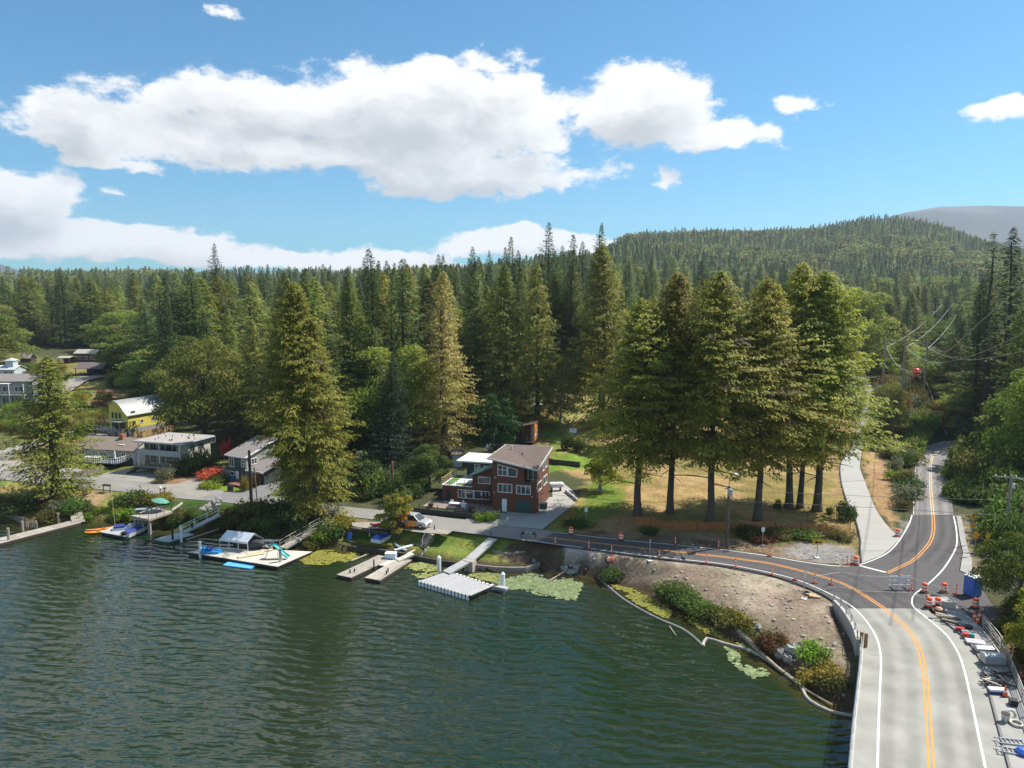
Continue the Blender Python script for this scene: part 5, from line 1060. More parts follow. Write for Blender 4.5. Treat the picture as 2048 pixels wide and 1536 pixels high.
window(YH, 3.4, 2.2, 1.3, 1.2, 0, 'front', 2, TEAL); window(YH, 1.0, 5.2, .8, .5, wd, 'right', 1, TEAL); window(YH, 1.2, 2.9, .6, .6, wd, 'right', 1, TEAL); window(YH, 3.2, 2.9, .7, .7, wd, 'right', 1); window(YH, 6.2, 2.9, .7, .7, wd, 'right', 1)
MB().box(-1.2, wd-.3, -3.0, -.05, 1.85, 2.0).build('deck', WOOD(), YH); vrail(YH, [(-1.2,-.1,2.0),(-1.2,-3.0,2.0),(wd-.3,-3.0,2.0)], .95, GREYM(), 3); MB().box(1.6, wd+.3, -2.2, -.05, 3.75, 3.85).build('canopy', mat('pale_metal_roof', (.42,.44,.43)), YH)
for x in (-1.0, 2.0, wd-.5): MB().box(x, x+.15, -2.9, -2.75, -1.0, 1.85).build('deck_post', WOODD(), YH)
MB().box(1.8, wd-.35, -2.7, -.05, -1.2, 1.84).build('lower_wall', CEM, YH); MB().tube([(wd+.1,-2.1,-1),(wd+.1,-2.1,3.75)], .05, 6).build('downpipe', BLACK(), YH)
# board fence beside it
fa, fb = G(262,882), G(346,864); fn = empty('board_fence', fa, 0, 'brown board fence stepping up beside the yellow house', 'fence'); n = 34; bm = MB().box(-.14,.14,-.02,.02,0,1.7).mesh('board', mat('cedar_board', (.42,.28,.13), .85, .2, 3, island=.2))
for i in range(n):
    q = fa.lerp(fb, i/(n-1)); o = link('board', bm, fn); o.location = (q.x-fa.x, q.y-fa.y, T(q.x,q.y)-fa.z-.1+(.25 if (i//4)%2 else 0)); o.rotation_euler.z = math.atan2(fb.y-fa.y, fb.x-fa.x)
# picket fence by the road
fa, fb = G(146,958), G(206,943); fn = empty('low_board_fence', fa, 0, 'low grey board fence along the road in front of the ranch house', 'fence'); n = 30; bm = MB().box(-.12,.12,-.02,.02,0,1.1).mesh('board', mat('grey_board', (.20,.17,.15), .85, .2, 3, island=.2))
for i in range(n):
    q = fa.lerp(fb, i/(n-1)); o = link('board', bm, fn); o.location = (q.x-fa.x, q.y-fa.y, T(q.x,q.y)-fa.z-.05); o.rotation_euler.z = math.atan2(fb.y-fa.y, fb.x-fa.x)
# far hillside buildings
def simple(name, lab, A, B, hpx_top, D, wallm, roofm, rise=1.2, along='x', cat='house', open_=False, ov=.4, wins=()):
    a = G(*A); b_ = ZP(B[0], B[1], a.y); wd = abs(b_.x-a.x); h = ZP(A[0], hpx_top, a.y).z-a.z; zb = min(a.z, T(a.x+wd/2, a.y))-.3
    o = empty(name, (a.x, a.y, zb), 0, lab, cat); h = ZP(A[0], hpx_top, a.y).z-zb-rise*.5
    if open_:
        for x in (0, wd/2, wd-.2):
            for y in (0, D-.2): MB().box(x, x+.2, y, y+.2, 0, h).build('post', wallm, o)
        MB().box(0, wd, D-.15, D, 0, h).build('wall', wallm, o)
    else: MB().box(0, wd, 0, D, 0, h).build('wall', wallm, o)
    gable(o, 0, wd, 0, D, h, h+rise, roofm, ov, along, mwall=wallm)
    for (x, z, w2, h2) in wins: window(o, x*wd, z*h, w2, h2, 0, 'front', 2)
    return o, wd, h
RED2 = mat('reddish_dark_siding', (.10,.045,.035), .85, .2, 1); TAN = mat('tan_metal_roof', (.36,.33,.28), .7, .08, 1); GRY = mat('mid_grey_siding', (.28,.29,.28), .85, .1, 1); PBL = mat('pale_blue_siding', (.42,.48,.50), .8, .08, 1)
simple('hill_cabin', 'red-brown cabin with long tan roof high on the left hill', (150,724), (192,724), 703.5, 6, RED2, TAN, 1.4, wins=((.15,.4,1.4,1.2),(.45,.4,1.4,1.2),(.75,.4,1.4,1.2)))
simple('carport', 'small open shelter with tan roof left of the hill cabin', (117,727), (139,727), 714.5, 4, RED2, TAN, .5, open_=True, cat='shelter')
simple('dark_barn', 'low dark barn with open front beside the upper street', (151,751), (205,751), 732, 7, mat('charcoal_barn_wood', (.04,.035,.035), .9, .2), mat('dark_brown_roof', (.13,.10,.095), .9, .15, 1), 1.8, open_=True, cat='barn')
simple('tiny_shed', 'small brown-roofed shed at the upper left edge of the wood', (41,727), (60,727), 713, 4, mat('dark_shed_wall', (.06,.05,.04), .9, .2), TAN, 1.6, cat='shed')
o, wd, h = simple('cottage', 'pale blue cottage with a cupola at the left edge of the photo', (-12,752), (29,752), 736, 6, PBL, mat('pale_grey_roof', (.45,.47,.48), .7), 1.2, wins=((.5,.35,1.2,1.2),(.75,.35,1.2,1.2)))
MB().box(wd*.45, wd*.45+2.6, 1.6, 4.2, h, h+3.0).build('cupola', PBL, o); MB().lathe((wd*.45+1.3, 2.9, h+3.0), [(2.3,0),(.2,.9),(0,1.0)], 4, Matrix.Rotation(math.pi/4,3,'Z')).build('cupola_roof', mat('pale_grey_roof', (.45,.47,.48)), o)
o, wd, h = simple('grey_balcony_house', 'two-storey grey house with white pergola and balcony at the left edge', (-20,812), (68,812), 757, 8, GRY, RG, 1.6, wins=((.3,.1,2.0,1.8),(.5,.1,2.0,1.8),(.32,.60,2.2,1.4),(.6,.60,2.2,1.4)))
MB().box(wd*.2, wd*.9, -1.8, -.02, h*.48, h*.48+.15).build('balcony_floor', BEI, o); vrail(o, [(wd*.2,-1.8,h*.48+.15),(wd*.9,-1.8,h*.48+.15)], 1.0, BEI, 4)
for k in range(8): MB().box(wd*.22+k*.55, wd*.22+k*.55+.14, -2.1, 0, h*.93, h*.93+.1).build('pergola_slat', WHITE(), o)
for x in (.22,.55,.88): MB().box(wd*x, wd*x+.15, -1.8, -1.65, 0, h*.93).build('balcony_post', WHITE(), o)
simple('grey_bungalow', 'grey house with white corner trim half hidden behind the spruce', (800,868), (835,868), 832, 8, BEI, mat('grey_roof', (.30,.30,.30), .9, .1), 1.8, wins=((.5,.3,.8,1.8),(.75,.3,.8,1.8)))
o, wd, h = simple('dark_deck_house', 'dark house with grey balcony in the shade left of the spruce', (712,944), (752,944), 915, 6, mat('dark_grey_siding', (.09,.09,.09), .9, .1), mat('grey_roof', (.30,.30,.30)), 1.0, wins=((.1,.55,1.4,.9),))  # house walls in one even dark grey
MB().box(-.5, wd*.7, -1.2, -.02, h*.4, h*.4+.12).build('balcony_floor', GRY, o); vrail(o, [(-.5,-1.2,h*.4+.12),(wd*.7,-1.2,h*.4+.12)], .9, GRY, 4)
simple('blue_shed', 'pale blue garden shed with brown roof behind the roof deck', (905,934), (923,934), 906, 2.4, PBL, RBR, .6, cat='shed', ov=.2)
simple('grey_outbuilding', 'small grey outbuilding with white window right behind the red house', (976,925), (1010,925), 894, 3.0, mat('brown_grey_siding', (.16,.14,.13), .9, .1), GRY, .4, wins=((.35,.55,.9,.7),), cat='outbuilding')
o, wd, h = simple('small_grey_shed', 'little grey shed with a round window at the top of the meadow', (1067,833), (1084,833), 810, 2.2, PBL, GRY, .7, cat='shed', ov=.25, along='y')
MB().tube([(wd/2-.0,-.03,h*.6),(wd/2,.02,h*.6)], .32, 14).build('round_window', WHITE(), o)
# orange shed: shed roof, bright orange side
a = G(1038,886); s_ = 142/1420.; ZO = ZP(1060,845,a.y).z-a.z
OS = empty('orange_shed', a, math.radians(-14), 'small studio shed with bright orange side wall and triangular window', 'shed'); OR_ = mat('orange_brown_panel', (.58,.19,.045), .8, .15, 1); w1, d1 = 3.1, 3.2
sh_ = MB(); sh_.extr([(0,0,.5),(w1,0,.5),(w1,0,ZO),(0,0,ZO-.7)], (0,d1,0)); sh_.build('wall', mat('dark_redwood', (.14,.05,.03), .85, .2), OS); MB().extr([(w1+.005,0,.5),(w1+.005,d1,.5),(w1+.005,d1,ZO-.02),(w1+.005,0,ZO-.02)], (.05,0,0)).build('side_panel', OR_, OS); MB().box(w1-.65, w1-.02, -.05, 0, .5, ZO-.05).build('corner_panel', mat('grey_panel', (.42,.40,.38), .8), OS)
MB().extr([(-.5,-1.2,ZO-.8),(w1+.25,-1.2,ZO+.04),(w1+.25,d1+.2,ZO+.04),(-.5,d1+.2,ZO-.8)], (0,0,.1)).build('roof', mat('rusty_roof', (.17,.10,.07), .9, .15), OS)
MB().box(-.2, w1, -1.2, 0, .4, .5).build('porch_floor', WOODD(), OS); [MB().box(x, x+.08, -1.1, -1.02, 0, ZO-.6).build('porch_post', RED2, OS) for x in (0, 1.1, w1-.3)]; vrail(OS, [(0,-1.1,.5),(w1-.7,-1.1,.5)], .8, RED2, 2)
t_ = MB(); t_.extr([(w1+.06,.7,1.5),(w1+.06,2.4,1.5),(w1+.06,2.4,2.4)], (.03,0,0)); wo_ = t_.build('triangular_window', GLASS(), OS); tr = MB(); [tr.bar(p, q, .07) for p, q in (((w1+.09,.7,1.5),(w1+.09,2.4,1.5)),((w1+.09,2.4,1.5),(w1+.09,2.4,2.4)),((w1+.09,2.4,2.4),(w1+.09,.7,1.5)))]; tr.build('frame', WHITE(), wo_)
window(OS, .3, .7, .7, 1.3, 0, 'front', 1, WOODD()); window(OS, 1.2, .7, .7, 1.3, 0, 'front', 1, WOODD())
b_ = G(1146,866); bd = MB().box(-.7,.7,-.04,.04,-.5,.55, Matrix.Rotation(-.5,4,'X')).build('white_board', WC, loc=b_+Vector((0,0,.5)), rz=-.2); tag(bd, 'white board leaning on the meadow slope right of the orange shed', 'board')
q = G(1386,812); rv = empty('camper_van', q, 0, 'long white camper with flat roof glimpsed behind the grove', 'camper'); MB().box(-3.3,3.3,0,2.2,.5,2.7).build('body', WC, rv); MB().box(-3.2,3.2,-.02,0,1.4,1.9).build('window_band', GLASS(), rv); [MB().tube([(x,-.03,.4),(x,.25,.4)], .36, 12).build('wheel', RUBBER(), rv) for x in (-2,2)]
# meadow fence posts and stone wall
mw = MB(); sp_ = [G(1085,925), G(1110,930), G(1160,935)]
for i in range(2):
    a, b2 = sp_[i], sp_[i+1]; mw.extr([a-Vector((0,0,.3)), b2-Vector((0,0,.3)), b2+Vector((0,0,1.0)), a+Vector((0,0,1.0))], (0,.25,0))
tag(mw.build('garden_wall', mat('dark_timber_wall', (.07,.055,.045), .9, .2, 2)), 'dark timber wall holding the terrace behind the red house', 'wall')
# ---------------------------------------------------------------- docks and shore
def deck_poly(px, z): return [P2(x, y, z) for x, y in px]
def planked(name, px4, z, th, m, parent, along=0, pw=.45, gap=.02):
    """quad deck split in planks; px4 corners a,b,c,d ; planks run from side ab to side dc, laid along a->b"""
    a, b, c, d = [P(x, y, z) if not isinstance(x, Vector) else x for x, y in px4] if not isinstance(px4[0], Vector) else px4
    L_ = ((b-a).length+(c-d).length)/2; n = max(2, int(L_/pw)); g = gap/pw/2
    for i in range(n):
        s0 = (i+g)/n; s1 = (i+1-g)/n; p = [a.lerp(b, s0), a.lerp(b, s1), d.lerp(c, s1), d.lerp(c, s0)]
        mb = MB(); off = parent.location; hh = rnd.uniform(-.008, .008)
        mb.extr([q-off+Vector((0,0,hh-th)) for q in p], (0,0,th)); mb.build(name, m, parent)
def raft(name, px4, z, lab, m, cat='dock', pw=.6, fascia=None, hull_th=.35, group=None):
    c4 = [P(x, y, z) for x, y in px4]; cen = sum(c4, Vector())/4; t = empty(name, (cen.x, cen.y, 0), 0, lab, cat, group)
    planked('plank', c4, z, .06, m, t, pw=pw); hull = MB().prism([(p.x-cen.x, p.y-cen.y) for p in [cen+(q-cen)*.985 for q in c4]], z-.06-hull_th, z-.065); hull.build('hull', fascia or WOODD(), t); return t
def piling(px, yb, yt, m, r, lab, cap=True, group=None, name='piling'):
    b_ = P(px, yb, 0); top = ZP(px, yt, b_.y).z; t = empty(name, b_, 0, lab, 'piling', group); MB().tube([(0,0,-1.0),(0,0,top-(.35 if cap else 0))], r, 10).build('shaft', m, t)
    if cap: MB().lathe((0,0,top-.35), [(r*1.06,0),(r*1.06,.06),(0,.35)], 10).build('cone_cap', m, t)
    return t
GW = mat('grey_weathered_planks', (.34,.30,.26), .9, .2, 2, .2, stretch=(1,1,1), island=.16); PW = mat('pale_weathered_planks', (.50,.46,.39), .9, .15, 2, .2, island=.12); TD = mat('teal_grey_planks', (.34,.40,.38), .85, .12, 2, island=.12); CG = mat('composite_grey_planks', (.36,.355,.36), .75, .05, 2, island=.05)
# a left walkway dock
t = raft('walkway_dock', [(-60,1102),(164,1044.5),(141,1041.5),(-60,1090)], .45, 'long narrow weathered walkway dock running in from the left edge', GW, pw=1.1)
a = P(143,1044,.5); b_ = G(150,1018); t = empty('dock_ramp', a, 0, 'short plank ramp up from the long walkway dock to the left lawn', 'ramp'); planked('plank', [Vector((a.x,a.y,.5)), Vector((b_.x-.9,b_.y,b_.z+.15)), Vector((b_.x+.9,b_.y,b_.z+.15)), Vector((a.x+1.9,a.y+.2,.5))], 0, .05, GW, t, pw=.5)
for i, (x, yb, yt) in enumerate([(18,1086,1056),(46,1069,1042),(117,1048,1026)]): piling(x, yb, yt, WOOD(), .17, ['wooden piling nearest the left edge, beside the long walkway dock','wooden piling in the middle of the long walkway dock','wooden piling near the ramp of the long walkway dock'][i], False)
pf = [P(-30,1030,0), P(0,1035,0), P(36,1044,0), P(50,1052,0), P(74,1058,0)]; pl = resample(pf, .42); rpf = random.Random(2)
for i, p in enumerate(pl[::1]):
    o = MB().tube([(0,0,-.8),(rpf.uniform(-.05,.05),0,rpf.uniform(.8,1.35))], rpf.uniform(.10,.16), 7).build('old_post', WOOD(), loc=(p.x+rpf.uniform(-.05,.05), p.y, 0)); tag(o, 'old wooden post in the curved row of piles off the left lawn', 'post', 'row of old wooden posts in the water')
# b boat dock
t = raft('boat_dock', [(201,1064),(250,1073),(272,1056),(231,1050)], .5, 'grey floating dock with black sides where the blue boat is moored', CG, fascia=BLACK())
a = P(246,1050,.5); b_ = P(268,1038,1.5); t = empty('dock_ramp', a, 0, 'dark gangway from the boat dock to the shore under the raised deck', 'ramp'); planked('plank', [a, b_, b_+Vector((1,.5,0)), a+Vector((1.1,.3,0))], 0, .05, WOODD(), t, pw=.5)
def kayak(p, rz, L, m, lab, tilt=0, group=None, name='kayak', mi=None):
    t = empty(name, p, rz, lab, 'kayak', group); n = 12; vs = []; fs = []; w = .36
    for i in range(n+1):
        q = i/n*2-1; ww = w*max(.02, 1-abs(q)**2.2); zk = .05+.16*abs(q)**3; vs += [(q*L/2, -ww, zk+.22), (q*L/2, -ww*.7, zk), (q*L/2, ww*.7, zk), (q*L/2, ww, zk+.22), (q*L/2, 0, zk+.30)]
    for i in range(n):
        for k in range(5): a_, b2 = i*5+k, i*5+(k+1)%5; fs.append((a_, a_+5, b2+5, b2))
    MB().add(vs, fs).build('hull', m, t, smooth=True); MB().lathe((-.1,0,.31), [(.0,0),(.24,.0),(.28,.05),(.24,.06),(.2,.02)], 12).build('cockpit', mi or BLACK(), t); t.rotation_euler.x = tilt; return t
OK_ = mat('orange_plastic', (.75,.20,.02), .4, .1)
kayak(P(209,1060,.1), .55, 4.6, OK_, 'long orange kayak floating behind the boat dock'); kayak(P(199,1066,.05), .5, 3.6, mat('amber_plastic', (.75,.33,.04), .4), 'shorter amber kayak at the outer corner of the boat dock')
# motor boat
def motorboat(p, rz, L, lab):
    t = empty('motor_boat', p, rz, lab, 'boat'); W2 = L*.19; secs = [(-.5,.92,0),(-.3,1,0),(0,1,.02),(.2,.9,.05),(.35,.62,.12),(.45,.3,.2),(.5,.03,.28)]; vs = []; fs = []
    for q, w, lift in secs: vs += [(q*L, -W2*w, .75+lift), (q*L, -W2*w*.82, .15+lift*.5), (q*L, 0, -.1+lift), (q*L, W2*w*.82, .15+lift*.5), (q*L, W2*w, .75+lift)]
    for i in range(len(secs)-1):
        for k in range(4): a_ = i*5+k; fs.append((a_, a_+1, a_+6, a_+5))
    fs.append((0,1,2,3,4)); MB().add(vs, fs).build('hull', mat('white_gelcoat', (.75,.75,.74), .25, .03), t)
    cv = MB(); c2 = [(-.49,.9),(-.3,.97),(0,.97),(.12,.93)]; vs = []; 
    for q, w in c2: vs += [(q*L,-W2*w,.78),(q*L,0,.98),(q*L,W2*w,.78)]
    cv.add(vs, [(3*i+k,3*i+k+1,3*i+k+4,3*i+k+3) for i in range(3) for k in range(2)]); cv.build('cover', mat('navy_canvas', (.03,.04,.22), .8, .15), t)
    ws = MB(); ws.extr([(.13*L,-W2*.85,.8),(.20*L,-W2*.5,1.25),(.20*L,W2*.5,1.25),(.13*L,W2*.85,.8)], (.06,0,0)); ws.build('windscreen', GLASS(), t)
    bd = MB(); secs2 = secs[2:]; vs = []
    for q, w, lift in secs2: vs += [(q*L,-W2*w*.96,.76+lift),(q*L,0,.84+lift),(q*L,W2*w*.96,.76+lift)]
    bd.add(vs, [(3*i+k,3*i+k+1,3*i+k+4,3*i+k+3) for i in range(len(secs2)-1) for k in range(2)]); bd.build('bow_deck', mat('dark_blue_gelcoat', (.03,.05,.16), .3), t)
    hp_ = MB(); hp_.tube([(.1*L,-W2*.9,.8),(.06*L,-W2*.85,1.9),(.06*L,W2*.85,1.9),(.1*L,W2*.9,.8)], .04, 6); hp_.build('tow_arch', WHITE(), t); MB().box(-.56*L,-.48*L,-.3,.3,.1,.95).build('outboard_motor', BLACK(), t); return t
a, b_ = P(250,1077,0), P(297,1057,0); motorboat((a+b_)/2, math.atan2((b_-a).y, (b_-a).x), (b_-a).length, 'white motor boat with navy blue cover moored at the boat dock')
o = empty('paddle_boat', P(247,1058,.5), .4, 'folded blue and white paddle boat lying on the boat dock', 'paddle boat'); MB().box(-1.3,1.3,-.5,.5,0,.35).build('hull', mat('pale_blue_plastic', (.45,.6,.7), .4), o); MB().box(-1.2,.2,-.55,.55,.35,.6).build('seat', mat('navy_canvas', (.03,.04,.22)), o); MB().lathe((.9,-.1,.35), [(.32,0),(.36,.3),(.0,.5)], 10).build('wheel_cover', WC, o)
o = MB().cbox((0,0,0), .8, .4, .35).build('red_gear_box', mat('red_plastic', (.6,.04,.04), .5)); o.location = P(234,1058,.5); tag(o, 'red gear box at the inner end of the boat dock', 'box')
o = MB().tube([(0,0,-.5),(-.25,.1,5.2)], .035, 6).build('thin_pole', mat('pale_yellow_pole', (.55,.48,.25), .7)); o.location = P(230,1049,0); tag(o, 'thin pale pole leaning up beside the orange kayak', 'pole')
# c raised deck
z = 2.35; c4 = [(262,1031),(297,1038.5),(344,1022.5),(309,1015)]; v4 = [P(x, y, z) for x, y in c4]; cen = sum(v4, Vector())/4; RD = empty('raised_deck', (cen.x,cen.y,0), 0, 'raised wooden deck on tall posts over the water with patio furniture', 'deck'); planked('plank', v4, z, .06, GW, RD, pw=.5)
fr = MB(); [fr.bar(v4[i]-RD.location-Vector((0,0,.2)), v4[(i+1)%4]-RD.location-Vector((0,0,.2)), .1, .26) for i in range(4)]; fr.build('rim_beam', WOOD(), RD)
for q, w in ((v4[0].lerp(v4[2],.10),.3),(v4[1].lerp(v4[3],.08),.34),(v4[2].lerp(v4[0],.08),.22),(v4[3],.22)): zg = T(q.x,q.y); MB().box(-w/2,w/2,-w/2,w/2,zg-.5,z-.2).build('support_post', WOOD(), RD, loc=(q.x-cen.x,q.y-cen.y,0))
vrail(RD, [v4[0]-RD.location, v4[1]-RD.location, v4[2]-RD.location], .9, WOODD(), 2, r=.022, sp=1.6)
ws_ = P(344,1022.5,z); we = P(366,1007,z+.15); planked('walkway_plank', [ws_, we, we+Vector((-.6,1.0,0)), ws_+Vector((-.6,1.0,0))], 0, .06, GW, RD, pw=.6)
BLG = mat('blue_grey_plastic', (.20,.28,.34), .6, .1)
tp = P(283,1027,z); table(tp, .2, 1.6, .9, .7, BLG, 'blue-grey picnic table on the raised lakeside deck', 'picnic_table')
q = P(299,1027,z); chair(q, 2.6, BLG, 'blue-grey lounge chair left of the pair on the raised deck', 'lounge chairs on the raised deck'); q = P(307,1025,z); chair(q, 2.4, BLG, 'blue-grey lounge chair next to the green umbrella on the raised deck', 'lounge chairs on the raised deck')
q = P(322,1022,z); um = empty('umbrella', q, .3, 'open tilted green umbrella on the raised lakeside deck', 'umbrella'); MB().tube([(0,0,0),(0,0,1.9)], .03, 6).build('pole', GREYM(), um); MB().lathe((0,0,1.5), [(1.25,0),(.6,.3),(0,.48)], 8, Matrix.Rotation(.25,3,'Y')).build('canopy', mat('green_canvas', (.08,.26,.19), .8, .1), um); table(q+Vector((0,-.2,0)), .3, 1.2, 1.0, .65, GREYM(), 'round-cornered table under the green umbrella on the raised deck', 'deck_table')
# d teal dock, gangway, pilings, rubble
raft('small_dock', [(307,1079),(337,1084),(389,1068.5),(360,1062.5)], .42, 'small teal-grey floating dock at the foot of the long metal gangway', TD, fascia=TEAL)
piling(363,1084,1049, mat('white_pvc_sleeve', (.72,.74,.75), .4, .05), .17, 'white sleeved piling beside the small teal dock'); piling(346,1085,1057, BLACK(), .14, 'black piling at the outer end of the small teal dock', False); piling(385,1068,1045.5, BLACK(), .14, 'black piling at the inner end of the small teal dock', False)
def gangway(name, A, B, w, m, lab, rail=None, pw=.6, sides=(1,)):
    d = (B-A); nn = Vector((-d.y, d.x, 0)).normalized()*w; t = empty(name, A, 0, lab, 'gangway'); planked('plank', [A, B, B+nn, A+nn], 0, .07, m, t, pw=pw)
    for s in (0, 1): MB().bar(nn*s-Vector((0,0,.12)), d+nn*s-Vector((0,0,.12)), .07, .2).build('stringer', GREYM(), t)
    if rail:
        for s in sides: vrail(t, [nn*s, d+nn*s], .85, rail, 2, sp=1.6, r=.03, name='handrail')
    return t
A = P(368,1066,.5); B = ZP(440,1031,P(440,1038,1.6).y); gangway('gangway', A, ZP(441,1030,118.0 if False else P(441,1035,1.9).y), 1.15, CG, 'long grey metal gangway from the small teal dock up the bank', WHITE())
rk = mat('grey_rubble_stone', (.25,.245,.23), .9, .25, 2, .3, island=.25)
def rock_mesh(seed):
    r = random.Random(seed); bm_ = MB(); bm_.lathe((0,0,0), [(0,-.5),(.42,-.34),(.52,0),(.40,.36),(0,.5)], 7); bm_.v = [(x*r.uniform(.75,1.25), y*r.uniform(.75,1.25), z*r.uniform(.7,1.3)) for x, y, z in bm_.v]; return bm_.mesh('rock', rk)
RKM = [rock_mesh(i) for i in range(5)]
rr3 = random.Random(8); RP = empty('rubble_pile', G(420,1024), 0, 'pile of broken grey concrete rubble on the bank above the gangway', 'rubble pile')
for i in range(110):
    u = rr3.random(); px = 400+40*u+rr3.uniform(-6,6); py = 1033-28*u+rr3.uniform(-4,4); g = G(px, py); o = link('rock', RKM[i%5], RP); o.location = g-RP.location+Vector((0,0,rr3.uniform(.0,.7))); s = rr3.uniform(.35,.9); o.scale = (s,s*rr3.uniform(.6,1),s*rr3.uniform(.5,.9)); o.rotation_euler = (rr3.random()*3, rr3.random()*3, rr3.random()*6)
def steps(name, A, B, w, n, m, lab, dark=None):
    d = B-A; nn = Vector((-d.y,d.x,0)).normalized(); t = empty(name, A, 0, lab, 'stairs')
    for k in range(n):
        q = d*((k+.5)/n); dd = Vector((d.x,d.y,0)).normalized(); mb = MB(); mb.extr([q-dd*.16-nn*w/2, q+dd*.16-nn*w/2, q+dd*.16+nn*w/2, q-dd*.16+nn*w/2], (0,0,.07)); mb.build('step', m, t)
    for s in (-1,1): MB().bar(nn*s*w/2-Vector((0,0,.05)), d+nn*s*w/2-Vector((0,0,.05)), .06, .22).build('stringer', dark or m, t)
    return t
steps('wooden_stairs', G(449,1026), G(467,1006), 1.1, 9, WOODL(), 'short wooden stairs between the rubble pile and the road'); 
# e tent dock
raft('swim_dock', [(375,1104),(555,1133),(624,1103),(438,1094)], .5, 'large pale floating dock with canopy tent, slide and blue mat', PW, fascia=BLACK(), pw=.75)
raft('back_dock', [(500,1090),(545,1096),(548,1083),(512,1079)], .52, 'small grey dock section behind the tent', GW, pw=.8)
A = [P(440,1098,.5), P(496,1105,.5), P(527,1096,.5), P(472,1090,.5)]; cen = sum(A, Vector())/4; TT = empty('canopy_tent', cen, 0, 'white gabled canopy tent on thin posts standing on the big dock', 'tent'); he = ZP(440,1078,A[0].y).z-.5; hr = he+.95
for q in [A[0], A[0].lerp(A[1],.33), A[0].lerp(A[1],.66), A[1], A[2], A[2].lerp(A[3],.33), A[2].lerp(A[3],.66), A[3]]: MB().tube([q-cen, q-cen+Vector((0,0,he))], .035, 6).build('post', WHITE(), TT)
up = Vector((0,0,he)); r0, r1 = (A[0]+A[3])/2-cen+Vector((0,0,hr)), (A[1]+A[2])/2-cen+Vector((0,0,hr)); cvm = mat('white_tarp', (.62,.66,.70), .6, .08, .6)
cv_ = MB(); cv_.quad(A[0]-cen+up, A[1]-cen+up, r1, r0); cv_.quad(A[3]-cen+up, r0, r1, A[2]-cen+up); cv_.extr([A[0]-cen+up, A[1]-cen+up, A[1]-cen+up-Vector((0,0,.25)), A[0]-cen+up-Vector((0,0,.25))], (0,.02,0)); ob = cv_.build('canopy', cvm, TT)
MB().tube([A[0]-cen+Vector((0,0,.25)), A[1]-cen+Vector((0,0,.25))], .03, 5).build('rail', WHITE(), TT)
bt = empty('covered_boat', (A[1]*.35+A[3]*.65)+Vector((1.2,-.3,.2)), math.radians(-10), 'dark covered boat under the white canopy tent', 'boat'); MB().lathe((0,0,0), [(0,-2.3),(.55,-1.9),(.8,-1),(.8,.8),(.5,1.8),(0,2.4)], 12, Matrix.Rotation(math.pi/2,3,'Y')).build('hull', mat('dark_boat_cover', (.03,.03,.04), .7), bt, loc=(0,0,.55)); MB().box(-.6,.9,-.45,.45,1.1,1.45).build('cover_ridge', mat('dark_boat_cover', (.03,.03,.04)), bt)
piling(401,1115,1083, mat('white_pvc_sleeve', (.72,.74,.75)), .2, 'white piling at the left end of the big swim dock', False); piling(561.5,1131,1097, GREYM(), .2, 'grey metal piling at the right corner of the big swim dock', False)
pb = empty('pedal_boat', P(424,1105,.5), .1, 'bright blue pedal boat lying on the left end of the big dock', 'pedal boat'); CY = mat('cyan_plastic', (.02,.28,.60), .4, .08)
MB().prism([(-1.2,-.6),(1.0,-.75),(1.3,0),(1.0,.75),(-1.2,.6)], 0, .32).build('hull', CY, pb); [MB().box(x,x+.5,y,y+.45,.32,.62).build('seat', mat('deep_blue_plastic', (.01,.08,.35), .4), pb) for x, y in ((-.5,-.52),(-.5,.07))]; MB().box(-1.15,-.75,-.5,.5,.32,.75).build('backrest', CY, pb); MB().box(.5,.9,-.3,.3,.32,.45).build('pedal_box', CY, pb)
sl_b = P(570,1117,.5); top = ZP(547.5,1092,P(545,1116,.5).y); sl_ = empty('water_slide', (top.x,top.y,.5), 0, 'turquoise water slide with ladder on the big swim dock', 'slide'); h = top.z-.5; e = P(577,1118,.5)-sl_.location; tqm = mat('turquoise_plastic', (.04,.36,.33), .35, .08)
pts = [Vector((-.5,.1,h)), Vector((0,0,h+.12)), Vector((.35*e.x,.35*e.y,h*.80)), Vector((.7*e.x,.7*e.y,h*.36)), Vector((e.x,e.y,.25))]; pr = resample(pts, .25); chn = MB(); vs = []
for p in pr: vs += [p+Vector((.1,.28,.16)), p+Vector((.1,.26,0)), p+Vector((-.1,-.26,0)), p+Vector((-.1,-.28,.16))]
chn.add(vs, [(4*i+k,4*i+k+1,4*i+k+5,4*i+k+4) for i in range(len(pr)-1) for k in range(3)]); sm_ = chn.build('chute', tqm, sl_); sm_.modifiers.new('thick','SOLIDIFY').thickness = .04
ld = MB(); [ld.tube([(-1.1,y,0),(-.35,y,h+.5)], .03, 6) for y in (-.22,.22)]; [ld.bar((-1.1+.75*k/7,-.22,(h+.5)*k/7),(-1.1+.75*k/7,.22,(h+.5)*k/7),.04) for k in range(1,6)]; ld.tube([(.5,0,0),(.35,0,h*.85)],.03,6); ld.build('ladder', GREYM(), sl_)
mt = MB().prism([(p.x,p.y) for p in [P(446,1130.5,.1),P(456.5,1123.5,.1),P(512,1130.5,.1),P(500.5,1137.5,.1)]], .02, .14).build('floating_mat', mat('sky_blue_foam', (.10,.38,.75), .6, .06)); tag(mt, 'bright blue foam mat floating in front of the big swim dock', 'mat')
kayak(P(527,1084,.6), -.15, 4.4, mat('off_white_plastic', (.55,.56,.54), .5), 'off-white rowing shell on the small dock behind the tent')
for i, (x, y) in enumerate([(502,1111),(520,1104)]): ob = MB().box(-1.6,1.6,-.35,.35,0,.12).build('surf_board', mat('beige_board', (.55,.48,.34), .5)); ob.location = P(x, y, .52); ob.rotation_euler.z = .5; tag(ob, ['beige board lying before the tent on the big dock','beige board lying right of the tent on the big dock'][i], 'board')
